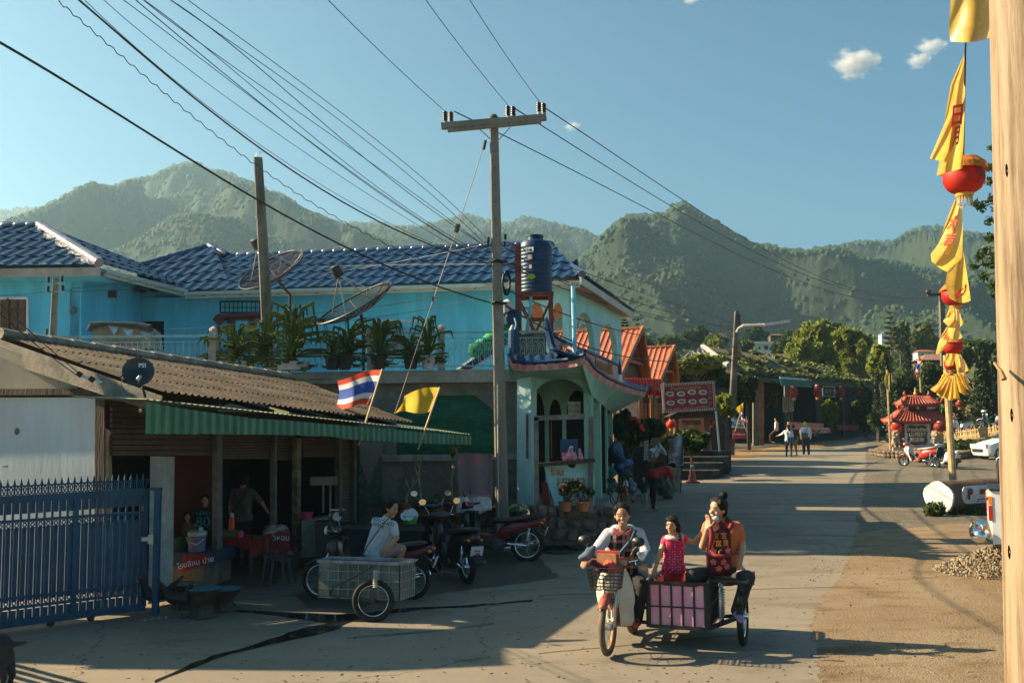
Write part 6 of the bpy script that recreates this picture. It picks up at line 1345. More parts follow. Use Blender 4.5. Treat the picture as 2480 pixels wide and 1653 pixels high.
lantern('round red lantern hanging left of the shrine wall',P(2168,1037,50.8),.62,'lanterns at the gate shrine');lantern('round red lantern hanging right of the shrine wall',P(2276,1033,50.8),.62,'lanterns at the gate shrine',mat=M('dark_red_lantern',(.22,.012,.01)))
lantern('dark red lantern on a stand among the trees right of the banners',P(2324,978,60),.5,'lanterns at the gate shrine',mat=M('dark_red_lantern',(.22,.012,.01)))
tt=thing('sandstone_post','slim sandy carved post at the right of the shrine','post',P(2276,1095,50.6));MB().bar(P(2276,1050,50.6),P(2276,1096,50.6),.3,.25).build('shaft',M('sandstone',(.40,.26,.12),.9,.3),tt)
bfn=thing('bamboo_fence','low criss-cross bamboo picket fence right of the shrine','fence',P(2350,1075,55))
g=MB();r=random.Random(8);A_,B_=P(2284,1072,60),P(2440,1050,50);a_=(P(2284,1046,60)-A_).length;
for i in range(64):
 p=A_.lerp(B_,i/63);h=a_*(1.05-.25*i/63)*r.uniform(.85,1.1);g.tube([p,p+V((r.uniform(-.08,.08),0,h))],.035,5)
g.build('pickets',bamboo,bfn)
for k_ in(.35,.8):MB().tube([A_+V((0,-.06,a_*k_)),B_+V((0,-.06,a_*k_*.8))],.04,6).build('rail',bamboo,bfn)
hd_=thing('hedge','low green hedge on the bank below the bamboo fence','hedge',P(2365,1095,50));g=MB();r=random.Random(5)
for i in range(16):leaves(g,P(2295+i*9,1084-i*.6+r.uniform(-6,8),52-i*.25),(.65,.6,.38),190,.13,r,1.5)
g.build('foliage',LF2,hd_)
hg2=thing('round_shrub','rounded dry shrub on the bank behind the bamboo fence','shrub',P(2358,1010,64));g=MB();leaves(g,P(2358,995,64),(.65,.6,.45),700,.12,r,3);g.build('foliage',M('dry_shrub',(.13,.11,.05),.9,.3),hg2)
# white hatchback, only its front shows
def carbody(t,L_,secs,mat,name='body'):
 """secs: (x, half width, z low, z shoulder, z top, top half width)"""
 g=MB();n=0;vs=[]
 for x,hw,zl,zs,zt_,tw in secs:
  pr=[(-hw*.9,zl),(-hw,zl+.12),(-hw*1.0,zs),(-tw,zt_-.04),(-tw*.85,zt_),(tw*.85,zt_),(tw,zt_-.04),(hw,zs),(hw,zl+.12),(hw*.9,zl)]
  vs+=[V((x,y,z))for y,z in pr]
 k=len(secs);g.add(vs,[(i*10+j,(i+1)*10+j,(i+1)*10+(j+1)%10,i*10+(j+1)%10)for i in range(k-1)for j in range(10)]+[tuple(range(10)),tuple((k-1)*10+j for j in range(10))[::-1]])
 return g.build(name,mat,t,smooth=True,world=False)
carw=M('car_white',(.68,.70,.70),.18,.04,3,0,spec=.8);glassd=M('car_glass',(.01,.014,.016),.05,0,bump=0,spec=1.)
def cwheel(t,x,y,R=.30,nm='wheel'):
 g=MB();g.torus((x,y,R),R-.07,.085,'Y',28,10,sq=1.1);ty=g.build(nm,tyre_m,t,smooth=2,world=False);s=1 if y>0 else-1
 g=MB();g.lathe((x,y-s*.0,R),[(.001,-.06),(.19,-.09),(.21,-.09),(.21,.09),(.19,.09),(.001,.06)],20,'Y')
 for i in range(7):a=i*2*math.pi/7;g.bar((x,y+s*.085,R),(x+math.cos(a)*.19,y+s*.085,R+math.sin(a)*.19),.05,.03,up=(0,1,0))
 g.build('rim',M('alloy_rim',(.5,.5,.5),.3,.1,metal=.7),ty,world=False)
ca=G(2424,1113);hb=thing('parked_car','small white hatchback whose nose shows left of the wooden post','car',(ca.x+.25,ca.y+.8,gz(ca.y)),rad(186))
hb.location=(P(2424,1100,46).x+3.0,46.9,gz(46.5));hb.rotation_euler=(0,0,rad(183))
carbody(hb,3.8,[(3.72,.62,.32,.58,.62,.5),(3.6,.74,.2,.68,.74,.6),(3.2,.80,.18,.82,.86,.66),(2.7,.82,.18,.92,.98,.66),(2.1,.82,.18,.95,1.40,.56),(1.4,.82,.18,.96,1.50,.56),(.6,.82,.18,.97,1.47,.55),(.1,.78,.2,.95,1.2,.55),(-.05,.7,.3,.8,.9,.55)],carw)
for s in(-1,1):
 for x in(3.05,.65):cwheel(hb,x,s*.74)
 MB().box((3.62,s*.58,.66),(.2,.24,.16)).build('headlight',clr,hb,world=False)
 MB().add([V((2.55,s*.70,.99)),V((1.95,s*.60,1.38)),V((.7,s*.60,1.42)),V((.4,s*.72,1.0))],[(0,1,2,3)]).build('side_window',glassd,hb,world=False,solid=.02)
MB().add([V((2.72,-.58,1.0)),V((2.72,.58,1.0)),V((2.12,.50,1.41)),V((2.12,-.50,1.41))],[(0,1,2,3)]).build('windscreen',glassd,hb,world=False,solid=.02)
MB().box((3.74,0,.45),(.06,.9,.14)).build('grille',black,hb,world=False)
# white pickup at the right edge
pu=thing('pickup_truck','white pickup truck with a chrome rear bumper behind the wooden post','pickup',(7.27,15.35,gz(15)),rad(-24))
def lbox(nm,c,d,m,par=pu):return MB().box(c,d).build(nm,m,par,world=False)
lbox('bed',(1.0,0,.98),(2.0,1.56,.76),carw);lbox('bed_rim',(1.0,0,1.375),(2.04,1.60,.03),black)
carbody(pu,4,[(2.05,.80,.5,1.0,1.35,.7),(2.2,.80,.5,1.05,1.72,.62),(3.2,.80,.5,1.05,1.74,.62),(3.65,.80,.5,1.02,1.10,.66),(4.5,.78,.5,.98,1.02,.62),(4.65,.74,.5,.8,.85,.6)],carw,'cab')
for s in(-1,1):
 lbox('tail_light',(-.015,s*.73,1.04),(.05,.12,.22),redlens);lbox('indicator',(-.015,s*.73,1.22),(.05,.12,.12),ambl)
 for x in(.75,3.75):cwheel(pu,x,s*.72,.36)
 MB().add([V((2.3,s*.74,1.12)),V((2.35,s*.64,1.62)),V((3.1,s*.64,1.62)),V((3.5,s*.74,1.12))],[(0,1,2,3)]).build('side_window',glassd,pu,world=False,solid=.02)
g=MB();g.tube([(-.12,-.85,.72),(-.2,-.7,.70),(-.22,0,.70),(-.2,.7,.70),(-.12,.85,.72)],.10,12);g.build('bumper',chrome,pu,smooth=2,world=False)
lbox('tailgate',(-.012,0,1.05),(.03,1.2,.5),carw);lbox('tailgate_handle',(-.035,.0,1.2),(.02,.16,.05),black);lbox('number_plate',(-.035,0,.92),(.01,.34,.15),plate_m)
g=MB();g.tube([(.15,-.72,1.36),(.15,-.72,1.78),(.3,-.66,1.88),(.5,-.66,1.88),(.6,-.70,1.38)],.022,8).tube([(.15,.72,1.36),(.15,.72,1.78),(.3,.66,1.88),(.5,.66,1.88),(.6,.70,1.38)],.022,8).tube([(.3,-.66,1.88),(.3,.66,1.88)],.022,8);g.build('roll_bar',chrome,pu,smooth=2,world=False)
# log sign
ls=thing('log_sign','huge felled log with a whitewashed end and a parking sign painted on its side','sign',P(2350,1245,24.5))
c=P(2275,1203,24.0);ax=V((.86,.50,0)).normalized();Rm=ax.to_track_quat('Z','Y').to_matrix();R_=.385
g=MB();n=40;pr=[(R_*(1+.03*math.sin(i*1.3)),i*.25)for i in range(12)];g.lathe(c,pr,n,R=Rm);g.build('log',M('brown_bark',(.10,.055,.032),.9,.4,2,.8,12,stretch=(1,1,1),col2=(.15,.09,.055)),ls,smooth=2)
g=MB();r=random.Random(2);vs=[]
for k_ in range(2):
 for j in range(28):a=2*math.pi*j/28;q=R_*(1.0+.06*math.sin(a*2+1)+.04*math.sin(a*5));vs.append(c+Rm@V((q*math.cos(a),q*math.sin(a),-.05+.06*k_)))
g.add(vs,[tuple(range(28))[::-1],tuple(range(28,56))]+[(j,(j+1)%28,28+(j+1)%28,28+j)for j in range(28)]);g.build('white_end',M('whitewash',(.66,.66,.62),.8,.08,2,.2),ls)
u_=Rm@V((0,0,1));nrmL=V((u_.y,-u_.x,0)).normalized();cp_=c+u_*1.15+nrmL*(R_+.0);pl_=MB();out=[]
for(sx,a0)in((-1,90),(1,-90)):
 for j in range(9):a=rad(a0+180*j/8);out.append((sx*.72+.26*math.cos(a)*1.0,.20*math.sin(a)))
def lp_(x,z,o=0):th=z/R_;return c+u_*(1.25+x)+nrmL*((R_+.045+o)*math.cos(th))+V((0,0,(R_+.045+o)*math.sin(th)+.05))
pl_.add([lp_(x,z)for x,z in out]+[lp_(x,z,-.03)for x,z in out],[tuple(range(18)),tuple(range(18,36))[::-1]]+[(j,(j+1)%18,18+(j+1)%18,18+j)for j in range(18)]);pl_.build('sign_panel',M('sign_offwhite',(.55,.53,.50),.7,.08),ls)
mr_=M('maroon_lettering',(.16,.02,.025),.7,.05,bump=0)
text('P',.36,mr_,ls,lp_(-.70,.01,.012),u_,(0,0,1),.006,bold=.012);text('ลานจอดรถ',.20,mr_,ls,lp_(.12,.06,.014),u_,(0,0,1),.006,bold=.006)
g=MB();g.bar(lp_(-.38,-.10,.014),lp_(.72,-.10,.014),.02,.012);g.bar(lp_(-.38,-.10,.014),lp_(-.38,-.145,.014),.02,.012);g.poly([lp_(.70,-.065,.016),lp_(.82,-.10,.016),lp_(.70,-.135,.016)]);g.build('arrow',mr_,ls)
gw_=MB();r=random.Random(3)
for i in range(150):
 p=P(r.uniform(2240,2440),1243,24.0-.1);p.z=gz(p.y);px_=p+V((r.uniform(-.02,.02),r.uniform(-.25,.1),0));hgt=r.uniform(.08,.3 if p.x<11 else.2);a=r.uniform(0,6.28);gw_.add([px_,px_+V((.03*math.cos(a),.03*math.sin(a),0)),px_+V((r.uniform(-.08,.08),0,hgt))],[(0,1,2)])
leaves(gw_,P(2262,1233,23.6),(.28,.2,.2),260,.07,r,2);tag(gw_.build('weeds',LF2),'green weeds growing along the foot of the whitewashed log','weeds',kind='stuff')
g=MB();r=random.Random(6);cx_=P(2432,1385,15.9);
for i in range(1700):
 rr_2=r.random()**.6*1.05;a=r.uniform(0,6.28);h=max(0,.46*(1-rr_2/1.0))*r.uniform(.75,1.0);p=V((cx_.x+math.cos(a)*rr_2,cx_.y+math.sin(a)*rr_2,gz(cx_.y)+.02+h));s=r.uniform(.016,.034);g.ball(p,s,5,(1.2,.9,.7),R=Euler((r.random()*3,r.random()*3,r.random()*3)).to_matrix())
tag(g.build('gravel_heap',M('heap_pebble',(.21,.165,.105),.85,.45,12,.3,col2=(.32,.26,.18))),'heap of brown pebbles under the pickup bumper','gravel',kind='stuff')
g=MB();r=random.Random(12)
for i in range(650):
 p=G(r.uniform(1960,2440),r.uniform(1300,1653)if r.random()<.5 else r.gauss(1380,25));s=.004+.013*r.random()**3;p.z=gz(p.y)+.011+s*.3;g.ball(p,s,5,(1.3,1,.7),R=Euler((r.random()*3,r.random()*3,r.random()*3)).to_matrix())
tag(g.build('pebbles',M('verge_pebble',(.19,.145,.09),.9,.5,12,.2)),'small stones scattered over the dirt verge','pebbles',kind='stuff')
g=MB()
for i in range(5200):
 px_,py_=r.gauss(2390,75),r.uniform(1375,1665)
 if fbm(np.array(px_/40),np.array(py_/16),3,9)<.50 or px_>2500:continue
 p=G(px_,py_);p.z=gz(p.y)+.013;a=r.uniform(0,6.28);l_=r.uniform(.02,.06);b=V((math.cos(a),math.sin(a),r.uniform(.05,.5)))*l_;w2=V((-math.sin(a),math.cos(a),0))*.003;g.add([p-w2,p+w2,p+b],[(0,1,2)])
tag(g.build('dry_grass',M('straw',(.24,.17,.07),.9,.4,9,0,col2=(.33,.25,.10))),'flattened dry grass at the foot of the wooden post','grass',kind='stuff')
# big wooden post close to the camera
wpst=thing('wooden_post','thick peeled pale timber post close up at the right edge','post',(P(2515,1600,2.3).x,2.3,0))
tim=bpy.data.materials.new('peeled_timber');tim.use_nodes=True;nt=tim.node_tree;N=nt.nodes;L=nt.links;b_=N['Principled BSDF'];b_.inputs['Roughness'].default_value=.7
tc=N.new('ShaderNodeTexCoord');mp=N.new('ShaderNodeMapping');mp.inputs['Scale'].default_value=(14,14,.7);L.new(tc.outputs['Object'],mp.inputs[0]);n1_2=N.new('ShaderNodeTexNoise');n1_2.inputs['Scale'].default_value=2.2;n1_2.inputs['Roughness'].default_value=.75;n1_2.inputs['Detail'].default_value=8;L.new(mp.outputs[0],n1_2.inputs[0])
rp_=N.new('ShaderNodeValToRGB');cr_=rp_.color_ramp;cr_.elements[0].position=.38;cr_.elements[0].color=(.12,.07,.038,1);cr_.elements[1].position=.60;cr_.elements[1].color=(.31,.225,.145,1);e_=cr_.elements.new(.5);e_.color=(.24,.17,.10,1);L.new(n1_2.outputs[0],rp_.inputs[0]);L.new(rp_.outputs[0],b_.inputs['Base Color'])
bp_=N.new('ShaderNodeBump');bp_.inputs['Strength'].default_value=.5;bp_.inputs['Distance'].default_value=.01;L.new(n1_2.outputs[0],bp_.inputs['Height']);L.new(bp_.outputs[0],b_.inputs['Normal'])
wt0,wb0=P(2486,-120,2.3),P(2536,1653,2.3);dv=(wt0-wb0).normalized();vs=[];nr_=120;na=40;A_=wb0-dv*1.4;B_=wt0+dv*.9
for i in range(nr_+1):
 c_=A_.lerp(B_,i/nr_)
 for j in range(na):
  a=2*math.pi*j/na;zz=i/nr_*6;q=.0835*(1+.025*math.sin(a*3+zz*.4)+.02*math.sin(a*7+.6*zz)+.016*float(fbm(np.array(a*2.2),np.array(zz*2.2),3,2)-.45)*2.5);vs.append(c_+V((math.cos(a)*q,math.sin(a)*q,0)))
g=MB();g.add(vs,[(i*na+j,i*na+(j+1)%na,(i+1)*na+(j+1)%na,(i+1)*na+j)for i in range(nr_)for j in range(na)]);g.build('trunk',tim,wpst,smooth=2)
for x,y in((2452,1005),(2446,1335),(2440,415)):
 p=P(x,y,2.225);g=MB();Rk=Matrix.Rotation(rad(-35 if x<2460 else-10),3,'Z');g.lathe(p,[(.001,.004),(.0022,.001),(.0035,.003),(.005,.010)],12,R=Rk@Matrix.Rotation(math.pi/2,3,'X'),sy=3.2,sx=.6);g.build('knot',M('knot_brown',(.17,.10,.05),.8,.4,40),wpst)
MB().tube([P(2432,918,2.24),P(2425,900,2.25),P(2408,878,2.28)],[.007,.005,.003],6).build('twig',M('twig',(.25,.14,.07),.8),wpst)
tv=thing('tree','dark leaved tree reaching out from behind the wooden post','tree',(9.5,15.5,gz(15)),group=None);g=MB();lf_=MB();r=random.Random(77)
g.tube([(9.5,15.5,.2),(9.3,15.6,4),P(2470,560,15),P(2450,380,15)],[.22,.18,.1,.04],8)
for x,y,s_ in((2402,358,.6),(2398,405,.9),(2394,440,.7),(2404,480,.9),(2378,500,1.0),(2362,492,.6),(2396,535,.8),(2404,575,1),(2386,605,.8),(2372,622,.9),(2360,645,.7),(2392,640,1),(2384,668,.8),(2404,690,.9),(2408,715,.6),(2420,620,1.6),(2430,500,1.7),(2430,400,1.4),(2425,700,1.3)):
 c_=P(x,y,15+r.uniform(-.4,.4));leaves(lf_,c_,(.11*s_,.14*s_,.10*s_),int(70*s_*s_),.042,r,2.0,.3,.1);g.tube([P(2455,y-20,15),c_],[.02,.006],4)
g.build('trunk',barkm,tv);lf_.build('crown',LF1,tv)
# string of yellow banners and lanterns along the road
satin=M('yellow_satin',(.74,.48,.09),.30,.12,5,.08,25,spec=.9,trans=.5);redink=M('red_ink',(.68,.05,.01),.6,0,bump=0,trans=.3)
bp2=thing('bamboo_banner_pole','tall bamboo pole standing behind the log and carrying the banner string','pole',G(2318,1140));b0_=P(2309,1172,27.5)
MB().tube([V((b0_.x,b0_.y,gz(27.5))),P(2296,960,27.5),P(2290,860,27.5)],[.10,.09,.07],10).build('shaft',bamboo,bp2)
rope=[P(2348,-60,7.2),P(2338,118,8.6),P(2334,360,10.4),P(2330,480,12),P(2314,680,15.5),P(2308,812,21),P(2300,875,27.3)]
tag(MB().tube(rope,.008,6).build('banner_rope',M('dark_rope',(.03,.03,.025),.9)),'dark rope carrying the yellow banners and red lanterns','rope')
def cloth(label,Lp,Rp,Y,amp,nw,ph=0,bot=0,Yb=None,grp='yellow satin banners on the rope',chars=()):
 """satin pennant between a left and a right outline (pixels, top to bottom)"""
 t=thing('banner',label,'banner',P((Lp[0][0]+Rp[0][0])/2,Lp[0][1],Y),group=grp);Yb=Yb or Y
 def at(pl,v):
  q=v*(len(pl)-1);i=min(int(q),len(pl)-2);f=q-i;return pl[i][0]*(1-f)+pl[i+1][0]*f,pl[i][1]*(1-f)+pl[i+1][1]*f
 def fn(u,v):
  a,b=at(Lp,v),at(Rp,v);x,y=a[0]*(1-u)+b[0]*u,a[1]*(1-u)+b[1]*u;y+=bot*math.sin(math.pi*u)*v;Yq=Y+(Yb-Y)*v;return P(x,y,Yq+Y*amp*math.sin(u*nw+ph+v*2.0)*(.25+v*.75))
 MB().grid(fn,22,20).build('cloth',satin,t,smooth=2)
 for(ch,u,v,s_)in chars:
  p=fn(u,v);p2=fn(u+.1,v);p3=fn(u,v-.08);text(ch,s_,redink,t,p+V((0,-.03*Y/8,0)),(p2-p),(p3-p),.002,bold=.004*s_*6)
 return t
cloth('topmost banner, wide and cut off by the top edge',[(2306,-60),(2303,0),(2298,60),(2301,100)],[(2385,-60),(2388,0),(2402,60),(2406,88)],7.6,.012,5,.3,8)
cloth('folded back half of the topmost banner',[(2352,-60),(2360,0),(2370,60),(2372,66)],[(2398,-60),(2404,0),(2412,60),(2412,92)],7.9,.01,4,1,0)
cloth('tall narrow banner above the largest lantern, with red writing',[(2335,132),(2303,205),(2288,290),(2278,375),(2268,425)],[(2340,130),(2338,200),(2336,280),(2334,340),(2331,408)],9.0,.011,6,.5,0,9.6,chars=(('日',.55,.50,.22),('月',.6,.68,.2)))
cloth('flap of the tall narrow banner blown out to the left',[(2318,200),(2300,270),(2283,310),(2252,384)],[(2330,220),(2318,290),(2305,360),(2296,394)],9.3,.012,5,2,0)
cloth('white lit banner below the largest lantern, with red writing',[(2312,484),(2290,540),(2272,590),(2262,614)],[(2322,486),(2318,545),(2312,585),(2298,616)],11.6,.012,4,.4,2,chars=(('大',.45,.35,.2),('吉',.55,.62,.18)))
cloth('darker banner under the white lit one',[(2312,500),(2284,575),(2254,615),(2256,632)],[(2330,500),(2332,560),(2330,625),(2300,660)],12.0,.012,5,1.4,4)
cloth('banner with a red character hanging in front of the second lantern',[(2318,560),(2298,630),(2290,685),(2300,722)],[(2326,562),(2338,640),(2346,690),(2351,728)],13.0,.012,5,.9,8,14.5,chars=(('心',.55,.8,.28),))
cloth('small twin banner below the second lantern',[(2300,745),(2292,765),(2284,778)],[(2312,745),(2318,780),(2312,800)],16.0,.012,5,0,2)
cloth('narrow pointed banner right of the small twin banner',[(2310,748),(2312,780),(2318,800)],[(2322,748),(2330,775),(2335,781)],16.2,.012,5,2,0)
cloth('broad banner hanging over the third lantern',[(2298,785),(2294,800),(2297,815)],[(2320,790),(2326,808),(2331,816)],18,.01,5,1,8)
cloth('pale banner streaming left of the third lantern',[(2294,790),(2275,820),(2266,856)],[(2300,800),(2296,835),(2278,855)],18.5,.012,4,.4,2,chars=(('福',.4,.3,.2),))
cloth('banner below the third lantern, left side',[(2292,856),(2290,870),(2290,884)],[(2308,856),(2312,872),(2308,884)],21,.012,5,.3,2)
cloth('banner below the third lantern, right side',[(2310,856),(2314,880),(2318,900)],[(2326,858),(2340,880),(2347,896)],21.3,.012,5,1.3,4)
for i,(x0,x1,y0,y1,dx)in enumerate(((2285,2300,905,950,-28),(2290,2304,910,962,-18),(2296,2310,912,968,-6),(2304,2316,910,966,4),(2308,2322,905,955,18),(2316,2328,900,945,24),(2322,2334,890,926,10))):
 cloth('banner number %s from the left in the lowest fanned bunch'%('one','two','three','four','five','six','seven')[i],[(x0,y0),(x0+dx*.5,(y0+y1)/2),(x0+dx-4,y1-8)],[(x1,y0),(x1+dx*.5,(y0+y1)/2),(x1+dx+6,y1)],25+i*.2,.010,6,i,4)
grl='red lanterns on the banner rope'
L1=lantern('largest and nearest red lantern on the banner rope',P(2334,428,10.6),.44,grl,sq=.86);c=P(2334,428,10.6)
g=MB();vs=[]
for j in range(33):
 a=2*math.pi*j/32;vs+=[c+V((.16*math.cos(a),.16*math.sin(a),.20)),c+V((.235*math.cos(a),.235*math.sin(a),.13+.01*math.sin(j*3))),c+V((.25*math.cos(a),.25*math.sin(a),.05+.02*random.random()))]
g.add(vs,[(j*3+k_,j*3+k_+1,(j+1)*3+k_+1,(j+1)*3+k_)for j in range(32)for k_ in range(2)]);g.build('fringe',M('orange_fringe',(.62,.20,.02),.6,.2,30,.1,trans=.3),L1)
for i,ch in enumerate('迎客'):text(ch,.075,M('dark_gold_ink',(.12,.06,.01),.6),L1,c+V((.06+.06*i,-.225+.03*i,.03-.06*i)),(1,.3,0),(0,0,1),.003)
for lab,x,y,d,Y in(('second red lantern down the banner rope',2313,715,.42,15.8),('third red lantern down the banner rope',2308,838,.42,21.5),('fourth red lantern down the banner rope',2304,882,.36,25),('lowest small red lantern on the banner rope',2297,915,.32,27)):
 Lx=lantern(lab,P(x,y,Y),d,grl,sq=.8);c=P(x,y,Y);g=MB();vs=[]
 for j in range(25):
  a=2*math.pi*j/24;vs+=[c+V((d*.36*math.cos(a),d*.36*math.sin(a),d*.42)),c+V((d*.56*math.cos(a),d*.56*math.sin(a),d*(.16+.04*random.random())))]
 g.add(vs,[(j*2,j*2+1,j*2+3,j*2+2)for j in range(24)]);g.build('fringe',M('orange_fringe',(.62,.20,.02)),Lx)
# clouds
cl=bpy.data.materials.new('cloud');cl.use_nodes=True;N=cl.node_tree.nodes;L=cl.node_tree.links;N.remove(N['Principled BSDF']);pv=N.new('ShaderNodeVolumePrincipled');tc=N.new('ShaderNodeTexCoord')
nz=N.new('ShaderNodeTexNoise');nz.inputs['Scale'].default_value=2.4;nz.inputs['Detail'].default_value=7;nz.inputs['Roughness'].default_value=.65;L.new(tc.outputs['Object'],nz.inputs[0])
ln=N.new('ShaderNodeVectorMath');ln.operation='LENGTH';L.new(tc.outputs['Object'],ln.inputs[0])
m1=N.new('ShaderNodeMath');m1.operation='MULTIPLY_ADD';L.new(ln.outputs['Value'],m1.inputs[0]);m1.inputs[1].default_value=-.55;L.new(nz.outputs[0],m1.inputs[2]);m2=N.new('ShaderNodeMapRange');L.new(m1.outputs[0],m2.inputs[0]);m2.inputs[1].default_value=.13;m2.inputs[2].default_value=.36;m2.inputs[3].default_value=0;m2.inputs[4].default_value=.035;L.new(m2.outputs[0],pv.inputs['Density']);pv.inputs['Color'].default_value=(1,1,1,1);L.new(pv.outputs[0],N['Material Output'].inputs['Volume'])
def cloud(px,py,w_,h_):
 me=MB().ball((0,0,0),1,20).build('cloud',cl);me.location=P(px,py,3300);s=3300/F_;me.scale=(w_*s/2,w_*s/2*.6,h_*s/2);tag(me,kind='structure')
cloud(2072,152,170,105);cloud(2224,146,90,60);cloud(2255,112,110,60);cloud(1385,305,60,36);cloud(1672,2,60,24)
try:SC.cycles.volume_step_rate=1;SC.cycles.volume_max_steps=256
except Exception:pass
# people
skin=M('skin',(.42,.23,.13),.5,.08,6,.05,60,spec=.4);skin_l=M('skin_light',(.50,.29,.17),.5,.08,6,.05,60,spec=.4);hairm=M('black_hair',(.008,.006,.005),.6,.3,30,.5,90,spec=.18,stretch=(1,1,.2));lipm=M('lips',(.36,.07,.06),.5,0,bump=0);eyew=M('eye_white',(.6,.58,.55),.3,0,bump=0);eyeb=M('eye_dark',(.01,.008,.006),.2,0,bump=0);teeth=M('teeth',(.75,.72,.66),.3,0,bump=0)
def cap(g,a,b,ra,rb,n=10):
 a=V(a);b=V(b);d=(b-a);L_=d.length;d=d.normalized()if L_>1e-6 else V((0,0,1));p=[];r=[]
 for t in(-1,-.8,-.45,0):p.append(a+d*ra*t);r.append(max(.001,ra*math.sqrt(max(0,1-t*t))))
 for t in(.25,.5,.75):p.append(a.lerp(b,t));r.append(ra+(rb-ra)*t)
 for t in(0,.45,.8,1):p.append(b+d*rb*t);r.append(max(.001,rb*math.sqrt(max(0,1-t*t))))
 g.tube(p,r,n)
def fuse(g,name,mats,parent,vox,it=3):
 o=g.build(name,mats,None);o.modifiers.new('r','REMESH').mode='VOXEL';o.modifiers['r'].voxel_size=vox;sm=o.modifiers.new('s','SMOOTH');sm.factor=.5;sm.iterations=it
 me=bpy.data.meshes.new_from_object(o.evaluated_get(bpy.context.evaluated_depsgraph_get()));old=o.data;o.modifiers.clear();o.data=me;me.name=name
 if not me.materials:[me.materials.append(m)for m in(mats if isinstance(mats,(list,tuple))else[mats])]
 if parent:me.transform(pmat(parent).inverted());o.parent=parent
 me.polygons.foreach_set('use_smooth',[True]*len(me.polygons));me.update();return o
def hand(g,w_,d,side,s,curl=.5):
 d=V(d).normalized();side=V(side);side=(side-d*side.dot(d)).normalized();nn_=d.cross(side)
 for k_ in(-.5,0,.5):cap(g,w_+side*k_*.045*s,w_+d*.075*s+side*k_*.055*s,.016*s,.013*s,6)
 for i,(o_,l_)in enumerate(((-1.5,.85),(-.5,1.0),(.5,.95),(1.5,.75))):
  p=w_+d*.08*s+side*o_*.02*s;dd_=d
  for k_ in range(3):dd_=(dd_+nn_*curl*.55).normalized();q=p+dd_*.027*s*l_;cap(g,p,q,.0088*s,.0075*s,6);p=q
 p=w_+d*.02*s+side*-.03*s
 for k_ in range(2):q=p+(d*.7-side*.6+nn_*curl*.5*k_).normalized()*.033*s;cap(g,p,q,.011*s,.009*s,6);p=q
